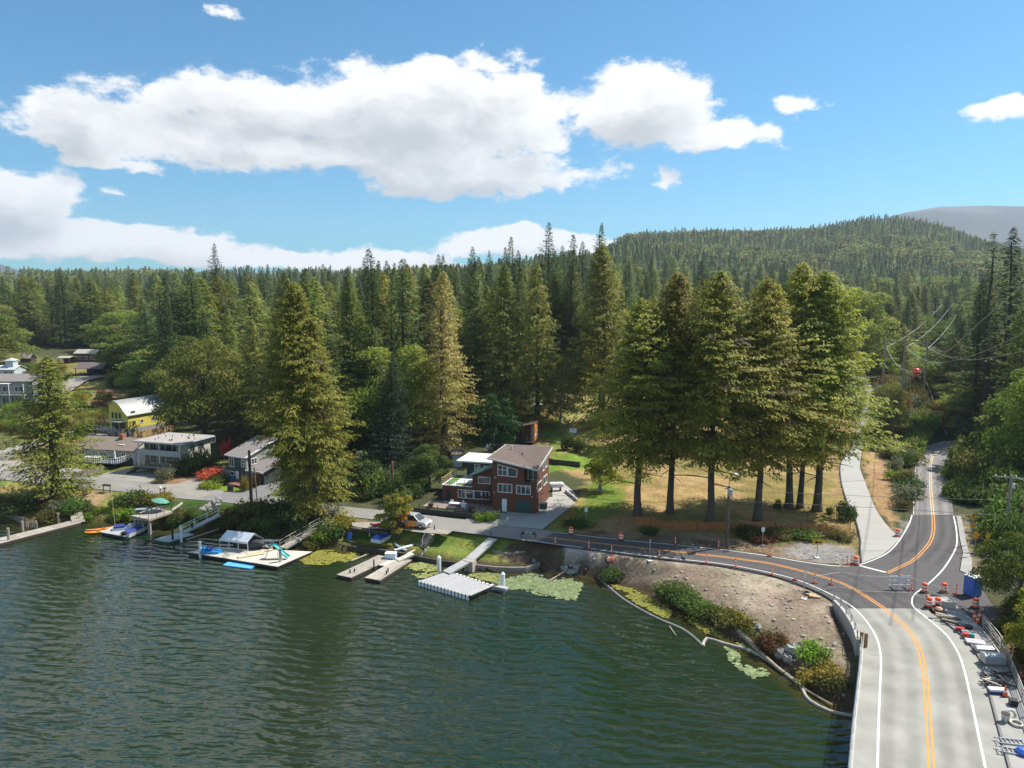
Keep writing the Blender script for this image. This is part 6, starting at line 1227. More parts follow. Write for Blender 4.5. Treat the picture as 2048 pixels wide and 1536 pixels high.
# f second gangway
A = P(571,1097,.55); B = G(651,1055); gangway('gangway', A, Vector((B.x,B.y,B.z+.3)), 1.2, GW, 'weathered wooden gangway with white rails below the lakeside cedars', PW, sides=(0,1)); steps('wooden_stairs', G(648,1056), G(664,1040), 1.3, 7, WOODL(), 'dark-treaded steps in the bank below the lakeside cedars')
# g twin docks
raft('left_finger_dock', [(673,1149),(702,1155),(787,1115),(757,1110)], .45, 'left finger of the weathered twin wooden docks', GW, pw=.5)
raft('right_finger_dock', [(729,1155),(760,1160.5),(824,1119.5),(796,1116)], .45, 'right finger of the weathered twin wooden docks', GW, pw=.5)
raft('dock_platform', [(748,1129),(775,1132),(800,1116),(775,1111)], .40, 'low platform linking the twin wooden docks', PW, pw=.6)
ob = empty('dock_box', P(782,1115,.5), -.1, 'pale blue storage box on the platform between the twin docks', 'box'); MB().cbox((0,0,0),1.35,.8,.55).build('body', mat('pale_blue_plastic', (.45,.6,.7)), ob); MB().cbox((0,0,.56),1.42,.86,.1).build('lid', WC, ob)
A = P(798,1122,.55); B = P(829,1108,.95); gangway('gangplank', A, B, .9, PW, 'short plank from the twin docks to the lawn wall')
for i, (x, y) in enumerate([(700,1146),(709,1144),(773,1148),(776,1143),(748,1134)]): ob = MB().tube([(0,0,-.3),(0,0,.95 if i == 4 else .4)], .09, 7).build('mooring_post', WOODD(), loc=P(x, y, .45)); tag(ob, 'short dark mooring post on the twin wooden docks', 'post', 'mooring posts on the twin docks')
# h main dock
MD = raft('main_dock', [(839,1161.5),(941.5,1191),(984,1172.5),(894,1142.5)], .6, 'big square grey composite dock with black and white floats', CG, pw=.5, fascia=BLACK(), hull_th=.3)
fa, fb = P(839,1161.5,.6), P(941.5,1191,.6); n = 15; ang = math.atan2((fb-fa).y,(fb-fa).x); fm = MB().box(-.16,.16,-.1,.12,-.62,-.02).mesh('float_bracket', WHITE())
for i in range(n): q = fa.lerp(fb, (i+.1)/n)-MD.location; ob = link('float_bracket', fm, MD); ob.location = q; ob.rotation_euler.z = ang
fa, fb = P(894,1142.5,.6), P(984,1172,.6)
for i in range(12): q = fa.lerp(fb, (i+.5)/12)-MD.location; ob = link('float_bracket', fm, MD); ob.location = q+Vector((.1,.12,.04)); ob.rotation_euler.z = ang
fg = [P(978,1170,.6), P(1012,1178,.6), P(1018,1174,.6), P(985,1167,.6)]; planked('plank', fg, .6, .25, CG, MD, pw=.6)
wp_ = mat('white_pvc_sleeve', (.72,.74,.75)); piling(878,1143,1110, wp_, .26, 'white piling with cone cap behind the big square dock'); piling(1005.5,1178,1143, wp_, .26, 'white piling with cone cap at the right corner of the big square dock')
A = P(899,1147,.75); B = P(944,1121.5,1.35); gangway('gangway', A, B, 1.25, CG, 'lower grey gangway from the big square dock to the lawn wall', pw=.6)
A = P(949,1119,1.35); B = G(994,1089); gangway('gangway', A, Vector((B.x,B.y,2.35)), 1.25, CG, 'upper grey gangway across the lawn to the roadside', pw=.6)
ob = MB().prism([P2(928,1121,1.3),P2(945,1125,1.3),P2(953,1117,1.3),P2(936,1113,1.3)], 0, 1.33).build('landing', GW); tag(ob, 'small square landing joining the two grey gangways', 'landing')
# bulkhead walls of the lawns
def bulk(name, px, z0, z1, lab, m, t_=.25):
    pts = [P(x, y, z1) for x, y in px]; w = empty(name, pts[0], 0, lab, 'wall'); nb = 3
    for i in range(len(pts)-1):
        a, b2 = pts[i], pts[i+1]; d = (b2-a).normalized(); nn = Vector((-d.y,d.x,0))*t_
        for k in range(nb):
            za = z0+(z1-z0)*k/nb+.012; zb_ = z0+(z1-z0)*(k+1)/nb-.012; j = nn*.06*(k%2); mb = MB(); mb.extr([Vector((p.x,p.y,za))+j-w.location for p in (a, b2, b2+nn, a+nn)], (0,0,zb_-za)); mb.build('timber', m, w)
    return w
DT = mat('dark_tarred_timber', (.065,.055,.048), .9, .3, 2, .2, island=.2)
bulk('left_bulkhead', [(676,1087),(700,1092),(760,1099),(815,1107.5)], -.5, .66, 'dark timber bulkhead along the lawn with the covered blue boat', DT)
bulk('side_bulkhead', [(815,1107.5),(832,1099)], -.2, .72, 'short pale end wall of the left lawn', PW)
bulk('middle_bulkhead', [(815,1108),(832,1111.5),(880,1121),(914,1125),(926,1119)], -.5, .66, 'timber bulkhead along the middle lawn beside the gangway', DT)
bulk('right_bulkhead', [(948,1129),(987,1133.5),(1020,1135),(1053,1134.5),(1080,1125.5)], -.5, .64, 'curved grey bulkhead around the right lawn', mat('grey_timber', (.22,.20,.17), .9, .2, 2, island=.15))
bulk('timber_edge', [(700,1055),(735,1061),(775,1064)], 2.15, 2.47, 'dark retaining wall under the gravel pull-off', DT)
# things on the lawns
bb = empty('blue_barrel', G(699,1079), 0, 'blue plastic barrel at the left end of the lakeside lawn', 'barrel'); MB().lathe((0,0,0), [(.28,0),(.33,.05),(.34,.3),(.31,.32),(.34,.34),(.34,.62),(.31,.64),(.34,.66),(.33,.9),(.28,.95)], 14).build('body', BLUE(), bb); MB().lathe((0,0,.95), [(.27,0),(.27,.03),(0,.03)], 14).build('lid', mat('deep_blue_plastic', (.01,.08,.35)), bb)
cb = empty('upturned_boat', G(764,1080), 1.15, 'blue covered dinghy standing on the lakeside lawn', 'boat'); MB().prism([(-1.5,-.75),(1.2,-.85),(1.7,0),(1.2,.85),(-1.5,.75)], .05, .55).build('hull', WC, cb); cvv = MB(); cvv.add([(-1.5,-.8,.55),(-1.5,.8,.55),(1.25,.9,.55),(1.75,0,.55),(1.25,-.9,.55),(-1.1,0,1.15),(1.0,0,1.05)], [(0,4,6,5),(4,3,6),(3,2,6),(2,1,5,6),(1,0,5)]); cvv.build('cover', mat('royal_blue_tarp', (.03,.12,.50), .6, .12), cb)
kayak(G(797,1097), 2.2, 3.4, mat('aqua_white_plastic', (.50,.66,.70), .5), 'left of the two pale kayaks forming a V on the lawn', .9); kayak(G(812,1098), .75, 3.2, mat('white_grey_plastic', (.6,.63,.62), .5), 'right of the two pale kayaks forming a V on the lawn', -.9)
steps('garden_stairs', G(842,1094), Vector((*P(861,1066,2.45)[:2],2.5)), 2.0, 8, WOODL(), 'wooden stairs from the pull-off down to the lakeside lawn', WOODD())
ro = G(842,1088); rl = empty('stair_rail', ro, 0, 'thin white handrail beside the lawn stairs', 'handrail'); A = P(845,1090,1.2)-ro; B = P(856,1067,2.6)-ro; MB().tube([A, A+Vector((0,0,.9)), B+Vector((0,0,.9)), B], .03, 6).build('rail', WHITE(), rl)
for i in range(16): 
    q = G(842+i*1.6, 1112-i*2.3); ob = link('rock', RKM[i%5]); ob.location = q; s = rr3.uniform(.25,.5); ob.scale = (s,s,s); tag(ob, 'small grey stone in the line right of the lawn stairs', 'stone', 'stones beside the lawn stairs')
for i in range(16):
    q = G(986+i*4.2, 1103+4.5*math.sin(i/15*3.1)); ob = link('rock', RKM[i%5]); ob.location = q; s = rr3.uniform(.25,.5); ob.scale = (s,s,s*.8); tag(ob, 'pale stone in the arc edging the right lawn', 'stone', 'stones edging the right lawn')
ob = link('white_rock', RKM[2]); ob.location = G(1068,1124); ob.scale = (.5,.3,.9); tag(ob, 'upright white stone at the tip of the right lawn', 'stone')
for (x, y, h, lab) in [(982,1082,1.3,'brown wooden post on the verge left of the twin mailboxes'),(869,1066,1.1,'brown post at the top of the lawn stairs'),(739,1072,1.5,'white post at the edge of the gravel pull-off'),(848,1111,1.4,'thin brown post at the edge of the middle lawn')]:
    ob = MB().box(-.06,.06,-.06,.06,-.2,h).build('post', WHITE() if 'white post' in lab else WOODD(), loc=G(x, y)); tag(ob, lab, 'post')
# car
def car(p, rz, m, lab, suv=True, name='car', L=4.5, W=1.85):
    t = empty(name, p, rz, lab, 'car'); w = W/2; hh = 1.0; rf = 1.68 if suv else 1.45
    prof = [(-L/2,.35),(-L/2,.95),(-L/2+.1,1.02),(-L/2+.15+(.1 if suv else .7),rf-.1),(-L/2+.6+(0 if suv else .5),rf),(.35,rf),(1.15,1.05),(L/2-.25,.92),(L/2,.75),(L/2,.35)]
    low = MB(); low.extr([(x, -w, z) for x, z in [(-L/2,.35),(L/2,.35),(L/2,.72),(L/2-.2,.92),(1.1,1.03),(-L/2+.05,1.03),(-L/2,.95)]], (0,W,0)); low.build('body', m, t)
    cab = MB(); x0 = -L/2+.18+(0 if suv else .6); tp = [(x0+.25,rf),(.3,rf)]; v = [(x0,-w+.04,1.03),(1.15,-w+.04,1.03),(1.15,w-.04,1.03),(x0,w-.04,1.03),(x0+.25,-w+.22,rf),(.32,-w+.22,rf),(.32,w-.22,rf),(x0+.25,w-.22,rf)]
    cab.add(v, [(4,5,6,7),(0,1,5,4),(1,2,6,5),(2,3,7,6),(3,0,4,7)]); cab.build('window', GLASS(), t); MB().box(x0+.2,.36,-w+.2,w-.2,rf-.03,rf+.03).build('roof', m, t)
    pl_ = MB(); [pl_.bar(v[a_], v[b2], .07) for a_, b2 in ((0,4),(1,5),(2,6),(3,7))]; [pl_.bar(((x0+1.2),s*(w-.05),1.03),((x0+1.2),s*(w-.21),rf),.07) for s in (-1,1)]; pl_.build('pillars', m, t)
    wm = MB().tube([(0,-.11,0),(0,.11,0)], .34, 14).mesh('wheel', RUBBER()); hm_ = MB().tube([(0,-.12,0),(0,.12,0)], .2, 10).mesh('hubcap', GREYM())
    for sx in (-1,1):
        for sy in (-1,1): o1 = link('wheel', wm, t); o1.location = (sx*L*.31, sy*(w-.1), .34); link('hubcap', hm_, o1)
    for s in (-1,1): MB().box(L/2-.06,L/2+.02,s*w*.72-.2,s*w*.72+.2,.62,.76).build('headlight', REFL(), t)
    MB().box(L/2-.02,L/2+.03,-w*.4,w*.4,.45,.6).build('grille', BLACK(), t); return t
SIL = mat('silver_car_paint', (.55,.56,.57), .3, .03, metal=.4); car(P(829,1052,2.54), math.radians(-22), SIL, 'silver station car parked at the roadside behind the autumn tree', name='parked_car')
q = G(196,883); car(q, .1, mat('dark_blue_car_paint', (.03,.04,.06), .3), 'dark car with pale roof, left of the two parked below the yellow house', name='parked_car'); q = G(213,884); car(q, .15, mat('grey_car_paint', (.3,.31,.32), .3), 'grey car, right of the two parked below the yellow house', name='parked_car')
# black platform under the left cedar
c4 = [P(x, y, 2.9) for x, y in ((38,991),(80,997),(110,986),(56,983))]; cen = sum(c4, Vector())/4; t = empty('black_platform', (cen.x,cen.y,T(cen.x,cen.y)), 0, 'low black-sided viewing platform at the foot of the lone left cedar', 'platform'); 
planked('plank', [v-Vector((0,0,2.9-t.location.z-.75)) for v in c4], 0, .06, mat('brown_grey_planks', (.22,.17,.14), .9, .2, island=.15), t, pw=.5); MB().extr([v-t.location-Vector((0,0,2.9-t.location.z-.70+.25)) for v in c4], (0,0,.2)).build('rim', BLACK(), t)
[MB().box(-.1,.1,-.1,.1,-.4,.5).build('post', BLACK(), t, loc=(v.x-cen.x,v.y-cen.y,0)) for v in [cen+(q-cen)*.9 for q in c4]]; MB().extr([c4[2]-t.location-Vector((0,0,1.3)), c4[3]-t.location-Vector((0,0,1.3)), c4[3]-t.location-Vector((0,0,.9)), c4[2]-t.location-Vector((0,0,.9))], (0,.15,0)).build('bench_back', BLACK(), t)
# mailboxes
def mailboxes(p, rz, n, cols, lab, two=True):
    t = empty('mailbox_stand', p, rz, lab, 'mailboxes'); w = .5*n
    for x in ((-w/2+.1, w/2-.1) if two else (0,)): MB().box(x-.05,x+.05,-.05,.05,-.2,1.0).build('post', WOODD(), t)
    if two: MB().box(-w/2,w/2,-.18,.18,1.0,1.05).build('shelf', WOODD(), t)
    for i in range(n):
        x = -w/2+.25+.5*i if two else 0; mb = MB(); pr_ = [(x-.11,-.25,1.06),(x+.11,-.25,1.06),(x+.11,-.25,1.20),(x+.07,-.25,1.28),(x-.07,-.25,1.28),(x-.11,-.25,1.20)]; mb.extr(pr_, (0,.5,0)); mb.build('mailbox', cols[i%len(cols)], t)
mailboxes(G(1057,1083), math.radians(-12), 4, [BLACK(), GREYM(), GREYM(), BLACK()], 'wooden stand of four mailboxes on the verge where the new asphalt starts'); mailboxes(G(214,984), math.radians(-15), 3, [BLACK()], 'wooden stand of black mailboxes beside the bare patch on the left lawn')
mailboxes(G(321,989), 0, 1, [WHITE()], 'single white mailbox at the roadside above the raised deck', False); mailboxes(G(330,991), 0, 1, [BLACK()], 'single black mailbox right of the white one', False)
ob = MB().cbox((0,0,0),.7,.7,1.0).build('rubbish_bin', BLACK(), loc=G(461,983)); tag(ob, 'black wheeled rubbish bin on the bright green lawn of the blue house', 'bin')
# ---------------------------------------------------------------- poles and wires
PM = mat('pole_wood', (.12,.085,.065), .9, .25, 2, stretch=(4,4,.4)); PML = mat('pale_pole_wood', (.30,.26,.22), .9, .2, 2, stretch=(4,4,.4))
def upole(px, yb, yt, m, r, lab, base=None, name='utility_pole'):
    b_ = base or G(px, yb); h = ZP(px, yt, b_.y).z-b_.z; t = empty(name, b_, 0, lab, 'utility pole'); MB().tube([(0,0,-.4),(0,0,h)], r, 10, r*.75).build('pole', m, t); return t, h, b_
upole(503,1010.5,900.6, mat('tarred_pole', (.03,.025,.022), .8, .2), .26, 'tall tarred black pole by the junction in front of the blue house')
ob = MB().tube([G(515,1007), ZP(508,934,G(515,1007).y)], .1, 8).build('guy_stub', mat('green_grey_pole', (.16,.17,.15), .8)); tag(ob, 'thin leaning grey-green pole right of the tarred black pole', 'pole')
p_, h_, b_ = upole(786,992,923, mat('red_brown_pole', (.28,.13,.08), .85, .2), .2, 'reddish-brown utility pole behind the autumn tree'); MB().tube([(-.35,-.1,h_*.2),(-.3,-.1,h_-.4)], .05, 6).build('conduit', GREYM(), p_)
LP, LH, LBs = upole(1453.5,1096,972, PM, .2, 'brown street lamp pole with transformer in front of the grove', name='lamp_pole')
MB().lathe((.05,-.38,LH-1.2), [(0,0),(.28,.03),(.3,.1),(.3,.85),(.26,.95),(0,1.0)], 12).build('transformer', GREYM(), LP); MB().tube([(0,0,LH-.2),(.02,0,LH+1.0),(.15,-.5,LH+1.55),(.35,-1.0,LH+1.75)], .04, 6).build('lamp_arm', GREYM(), LP); MB().box(-.18,.18,-.45,.45,-.06,.08).build('lamp_head', mat('lamp_head_grey', (.5,.5,.48), .5), LP, loc=(.4,-1.3,LH+1.8)); MB().box(-.5,.5,-.05,.05,LH-.35,-.25+LH).build('crossarm', PM, LP)
RP_b = P(2011,1092,2.6); RPo, RH_h, _ = upole(2013,1092,950, PML, .2, 'pale weathered utility pole with crossarm at the right edge', base=RP_b)
MB().bar((-1.9,.35,RH_h-.25),(1.9,-.35,RH_h-.45),.12,.14).build('crossarm', PML, RPo); [MB().lathe((x,-x*.18,RH_h-.22), [(.06,0),(.09,.06),(.05,.12),(.08,.18),(0,.22)], 8).build('insulator', WC, RPo) for x in (-1.7,-.7,.5,1.7)]; MB().bar((-1.1,0,RH_h*.52),(0,0,RH_h*.52),.06).build('service_bracket', GREYM(), RPo); MB().lathe((.15,-.3,RH_h-1.6), [(0,0),(.16,.03),(.16,.6),(0,.65)], 10).build('fuse_can', WC, RPo)
HD = 195.; hps = [ZP(1771,682,HD), ZP(1810,682,HD), ZP(1855,684,HD)]; hb = [Vector((p.x,p.y,T(p.x,p.y))) for p in hps]
HF = empty('transmission_frame', hb[1], 0, 'three-pole wooden power line frame with crossbeam on the cleared slope', 'power line'); 
for p, b_ in zip(hps, hb): MB().tube([b_-hb[1]-Vector((0,0,.5)), p-hb[1]+Vector((0,0,.8))], .3, 8, .22).build('pole', PML, HF)
MB().bar(hps[0]-hb[1], hps[2]-hb[1], .25, .4).build('crossbeam', PML, HF)
CAB = mat('aluminium_cable', (.50,.48,.46), .5, .1)
def cable(name, pts, r, lab, group=None, m=None, cat='cable'):
    ob = MB().tube(resample(pts, 6), r, 5).build(name, m or CAB); tag(ob, lab, cat, group); return ob
def zp(x, y, d): return ZP(x, y, d)
cable('power_cable', [zp(1773,694,195),zp(1785,718,180),zp(1803,737,166),zp(1833,743,152),zp(1868,722,138),zp(1910,691,124),zp(1960,644,110),zp(2010,602,98),zp(2060,556,88),zp(2150,470,72)], .042, 'left power cable carrying the red marker ball')
cable('power_cable', [zp(1812,695,195),zp(1830,710,180),zp(1855,722,164),zp(1885,725,150),zp(1920,718,136),zp(1960,706,122),zp(2010,684,106),zp(2060,660,92),zp(2150,610,72)], .042, 'middle power cable, sagging lowest behind the right-hand pole of the frame')
cable('power_cable', [zp(1856,696,195),zp(1880,708,178),zp(1905,716,160),zp(1935,720,144),zp(1975,716,126),zp(2020,708,108),zp(2070,696,90),zp(2150,676,72)], .042, 'right power cable, flattest of the three near ones')
for i, (x0, y0_, x1, y1_) in enumerate([(1773,694,1885,608),(1812,695,1906,607),(1856,696,1926,606)]): cable('power_cable', [zp(x0,y0_,195),zp((x0*.62+x1*.38),y0_*.62+y1_*.38+9,235),zp(x0*.3+x1*.7,y0_*.3+y1_*.7+9,290),zp(x1,y1_,360)], .05, ['left','middle','right'][i]+' thin cable running uphill behind the wooden frame')
mbp = zp(1833,743,152); ob = empty('marker_ball', mbp, 0, 'red aircraft marker ball hanging on the power cable', 'marker ball'); sp = [(0,-.75)]+[(.75*math.cos(a_), .75*math.sin(a_)) for a_ in [(-80+20*k)*math.pi/180 for k in range(9)]]+[(0,.75)]; MB().lathe((0,0,0), sp, 16).build('ball', mat('marker_red', (.75,.04,.03), .35, .05), ob, smooth=True); MB().lathe((0,0,0), [(.76,-.04),(.78,0),(.76,.04)], 16).build('seam', WC, ob)
ob = cable('guy_wire', [ZP(1853,765,195), P(1893,870,3.5)], .05, 'pale guy wire slanting down from the right pole of the wooden frame')
THIN = mat('dark_wire', (.05,.05,.05), .6)
LT = LBs+Vector((0,0,LH)); RT = RP_b+Vector((0,0,RH_h))
cable('overhead_wire', [LT-Vector((0,0,.5)), (LT+RT)/2-Vector((0,0,2.0)), RT-Vector((-.0,0,3.2))], .022, 'upper thin wire from the lamp pole over the junction', m=THIN); cable('overhead_wire', [LT-Vector((0,0,1.9)), (LT+RT)/2-Vector((0,0,3.4)), RT-Vector((0,0,5.2))], .03, 'lower thicker wire from the lamp pole over the junction', m=THIN)
cable('overhead_wire', [LT-Vector((0,0,1.9)), ZP(1255,1003,101), ZP(1070,985,100)], .022, 'thin wire from the lamp pole to the red house', m=THIN); cable('overhead_wire', [ZP(786,930,112), ZP(900,965,104), ZP(990,975,100.5)], .022, 'thin wire from the brown pole to the red house', m=THIN); cable('overhead_wire', [ZP(503,905,105), ZP(640,925,108), ZP(786,930,112)], .022, 'thin wire between the tarred pole and the brown pole', m=THIN)
cable('overhead_wire', [RT+Vector((1.6,0,-.3)), RT+Vector((8,-12,-2))], .025, 'wire leaving the right utility pole toward the bridge'); cable('overhead_wire', [RT+Vector((.6,0,-.3)), RT+Vector((6,-13,-2.5))], .025, 'second wire leaving the right utility pole toward the bridge')
# ---------------------------------------------------------------- road works
def drum(p, lab, rz=0, tilt=None, sc=1.0, foot=True):
    t = empty('traffic_drum', p, rz, lab, 'traffic drum', 'orange and white traffic drums')
    segs = [(0,.30,.29,'o'),(.30,.285,.28,'w'),(.42,.275,.27,'o'),(.56,.265,.26,'w'),(.68,.255,.25,'o'),(.98,.24,.15,'o')]; zs = [.06,.26,.42,.56,.72,.88,.98]; rd = [.30,.29,.28,.27,.26,.245,.2]
    for i in range(6): nm = 'orange_band' if i%2 == 0 else 'white_band'; MB().lathe((0,0,0), [(rd[i],zs[i]+.004),(rd[i]+.012,zs[i]+.02),(rd[i+1]+.012,zs[i+1]-.02),(rd[i+1],zs[i+1]-.004)], 14).build(nm if i < 5 else 'orange_band', ORANGE() if i%2 == 0 or i == 5 else REFL(), t)
    MB().lathe((0,0,.98), [(.2,0),(.08,.02),(0,.02)], 12).build('top', ORANGE(), t); MB().lathe((0,0,0), [(.42,0),(.42,.06),(.3,.07)], 14).build('rubber_base', RUBBER(), t)
    if tilt: t.rotation_euler = tilt
    t.scale = (sc,)*3; return t
DR_ = [((1142,1068),'traffic drum at the foot of the green slope beside the house drive'),((1242,1079.5),'traffic drum at the road edge below the leftmost grove trunk'),((1711,1129),'traffic drum at the left corner of the concrete driveway'),((1795,1073),'traffic drum in the wedge between driveway and mountain road'),((1849,1184),'traffic drum at the white line bend beside the barricade'),((1888,1184),'traffic drum on the dark asphalt right of the barricade'),((1857.5,1213.5),'left of the two drums on the tip of the sidewalk'),((1875,1214),'right of the two drums on the tip of the sidewalk, black bag on top'),((1950.5,1215),'traffic drum on the dark lot near the blue toilet')]
for (x, y), lab in DR_: drum(P(x, y, 2.64 if 1855 < x < 1880 else 2.52), lab)
ob = drum(G(1216,1119), 'fallen traffic drum lying on the dirt bank by the road', tilt=(1.2,.3,.4))
ob = MB().lathe((0,0,0), [(0,0),(.2,.02),(.24,.15),(.15,.28),(0,.3)], 8).build('black_bag', BLACK(), loc=P(1876,1214,3.5)+Vector((0,0,.08))); tag(ob, 'black plastic bag on top of a drum on the sidewalk tip', 'bag')
def chan(p, lab, h=1.05, wh=True):
    t = empty('channelizer_post', p, 0, lab, 'road marker post', 'slim orange and white channelizer posts'); n = 5; b_ = MB()
    for i in range(n): z0 = .1+(h-.1)*i/n; z1 = .1+(h-.1)*(i+1)/n; MB().lathe((0,0,0), [(.075-.006*i,z0),(.075-.006*i-.004,z1-.004)], 9).build('white_band' if i%2 else 'orange_band', REFL() if i%2 else ORANGE(), t)
    MB().cbox((0,0,0),.42,.42,.09).build('rubber_base', mat('dark_orange_base', (.30,.06,.03), .7), t); MB().lathe((0,0,h), [(.05,0),(.07,.04),(.05,.08),(0,.09)], 8).build('grip', ORANGE(), t)
CH = [(1110.5,1089.5,'left end of the lake-side row, at the start of the new asphalt'),(1177.6,1098,'second of the lake-side row, in the gap of the white line'),(1223,1106,'third of the lake-side row, above the fallen drum'),(1318,1115.5,'fourth of the lake-side row, right of the thin sign post'),(1412,1127,'fifth of the lake-side row, below the lamp pole'),(1471,1134.5,'sixth of the lake-side row'),(1544.5,1150.5,'seventh of the lake-side row'),(1590,1160,'eighth of the lake-side row, left of the square sign'),(1629.5,1166,'ninth, at the left end of the mesh gate'),(1662.6,1169,'tenth, inside the mesh gate'),(1350.6,1088.5,'on the hill side of the road between grove trunks'),(1437,1096.5,'on the hill side left of the lamp pole foot'),(1539,1112,'on the hill side below the white sign'),(1694,1130,'left of the drum at the driveway corner'),(1703,1129,'touching the drum at the driveway corner'),(1822.5,1179.5,'right beside the white barricade'),(1912,1188,'alone on the dark lot right of the drums')]
for x, y, l in CH: chan(P(x, y, 2.53), 'channelizer post '+l)
def cone(p, lab, m=None, s=1.0):
    t = empty('traffic_cone', p, 0, lab, 'traffic cone'); MB().lathe((0,0,0), [(.17,.05),(.12,.3)], 10).build('lower_cone', ORANGE(), t); MB().lathe((0,0,0), [(.12,.304),(.09,.42)], 10).build('white_band', REFL(), t); MB().lathe((0,0,0), [(.09,.424),(.03,.7),(0,.7)], 10).build('upper_cone', ORANGE(), t); MB().cbox((0,0,0),.4,.4,.05).build('base', RUBBER(), t); t.scale = (s,s,s)
cone(P(1949,1240,2.53), 'left traffic cone of the cluster on the dark lot', s=1.2); cone(P(1959,1238,2.53), 'right traffic cone of the cluster on the dark lot', s=1.2); cone(P(1955,1246,2.53), 'front traffic cone of the cluster on the dark lot', s=1.1); cone(P(2010,1392,2.66), 'bright orange cone next to the white cooler on the bridge sidewalk', s=1.15)
# signs
def sign(p, rz, ph, lab, shape, m, back=None, draw=None, size=.75, postm=None, base=False, face=1):
    t = empty('road_sign', p, rz, lab, 'sign'); MB().box(-.035,.035,0,.07,-.2,ph).build('post', postm or GREYM(), t)
    if shape == 'diamond': s = size; poly = [(0,-.02,ph-s*.72),(s*.72,-.02,ph),(0,-.02,ph+s*.72),(-s*.72,-.02,ph)]
    else: w, h = shape; poly = [(-w/2,-.02,ph-h),(w/2,-.02,ph-h),(w/2,-.02,ph),(-w/2,-.02,ph)]
    o1 = MB().extr(poly, (0,.02,0)).build('plate', m, t)
    if draw: mb = MB(); draw(mb, ph); mb.build('symbol', BLACK(), o1)
    if base: MB().cbox((0,0,0),.5,.5,.08).build('foot', WC, t)
    return t
def arrow(mb, ph): mb.extr([(-.42,-.035,ph-.3),(-.1,-.035,ph-.52),(-.1,-.035,ph-.37),(.45,-.035,ph-.37),(.45,-.035,ph-.23),(-.1,-.035,ph-.23),(-.1,-.035,ph-.08)], (0,.012,0))
def curvy(mb, ph): mb.tube([(.08,-.04,ph-.32),(.1,-.04,ph-.15),(-.1,-.04,ph+.02),(.08,-.04,ph+.18),(0,-.04,ph+.34)], .04, 5); mb.extr([(-.12,-.04,ph+.26),(.12,-.04,ph+.26),(0,-.04,ph+.45)], (0,.01,0))
q = G(1634,1116); sign(q, 0, ZP(1634,1079.5,q.y).z-q.z, 'yellow sign with black left arrow on the gravel beside the driveway', (1.15,.6), YELLOWS(), draw=arrow, base=True)
q = G(1525,1091); sign(q, .1, ZP(1526,1055,q.y).z-q.z, 'small white sign on a thin post at the end of the orange fence', (.42,.55), WHITE(), base=True)
q = G(1172,1047); sign(q, 0, ZP(1172,1015,q.y).z-q.z, 'small white sign on the slope right of the house drive', (.38,.62), WHITE(), base=True)
q = G(1299.5,1122); sign(q, .3, 2.6, 'thin grey post with tiny plate on the dirt bank below the road', (.22,.3), GREYM(), base=True)
q = G(1608,1198); sign(q, .9, 3.0, 'square grey sign plate seen edge-on at the kerb of the dirt bank', (.8,.8), GREYM(), base=True)
q = ZP(1943,1085,92); q = Vector((P(1943,1090).x, P(1943,1090).y, 2.5)); t = sign(q, -.1, ZP(1943,1033,q.y).z-2.5, 'yellow diamond sign with winding arrow and small plaque beside the mountain road', 'diamond', YELLOWS(), draw=curvy, size=.68, postm=PML); MB().box(-.3,.3,-.02,0,-.28,.28).build('speed_plaque', mat('orange_yellow', (.75,.30,.02), .5), t, loc=(0,0,ZP(1943,1051,q.y).z-2.5))
q = Vector((P(1949,1112).x, P(1949,1112).y, 2.5)); sign(q, .0, ZP(1949,1070,q.y).z-2.5, 'bright orange-yellow diamond sign, left of the pair by the right shoulder', 'diamond', mat('orange_yellow', (.75,.30,.02)), size=.72, postm=PML)
q = Vector((P(1973,1112).x, P(1973,1112).y, 2.5)); sign(q, .25, ZP(1973,1072,q.y).z-2.5, 'dull yellow diamond sign, right of the pair by the right shoulder', 'diamond', YELLOWS(), size=.66, postm=PML)
q = G(1816,990); sign(q, .5, ZP(1816,970,q.y).z-q.z, 'grey back of a diamond sign among the shrubs left of the mountain road', 'diamond', GREYM(), size=.85)
# barricade
a = P(1777,1179,2.52); b_ = P(1820,1179,2.52); ang = math.atan2((b_-a).y,(b_-a).x); L_ = (b_-a).length; bc = empty('barricade', a, ang, 'white three-board road barricade standing across the junction', 'barricade')
for z in (.45,.95,1.4): MB().box(0, L_, -.02, .02, z-.1, z+.1).build('board', REFL(), bc)
for x in (L_*.2, L_*.8): MB().box(x-.03,x+.03,.02,.08,.1,1.45).build('upright', GREYM(), bc); MB().bar((x,-.7,.03),(x,.7,.03),.07).build('foot', BLACK(), bc)
MB().box(L_*.35,L_*.75,-.05,-.021,.85,1.25).build('notice', WHITE(), bc); MB().lathe((L_*.5,0,1.5), [(.1,0),(.12,.12),(0,.2)], 8).build('warning_light', ORANGE(), bc)
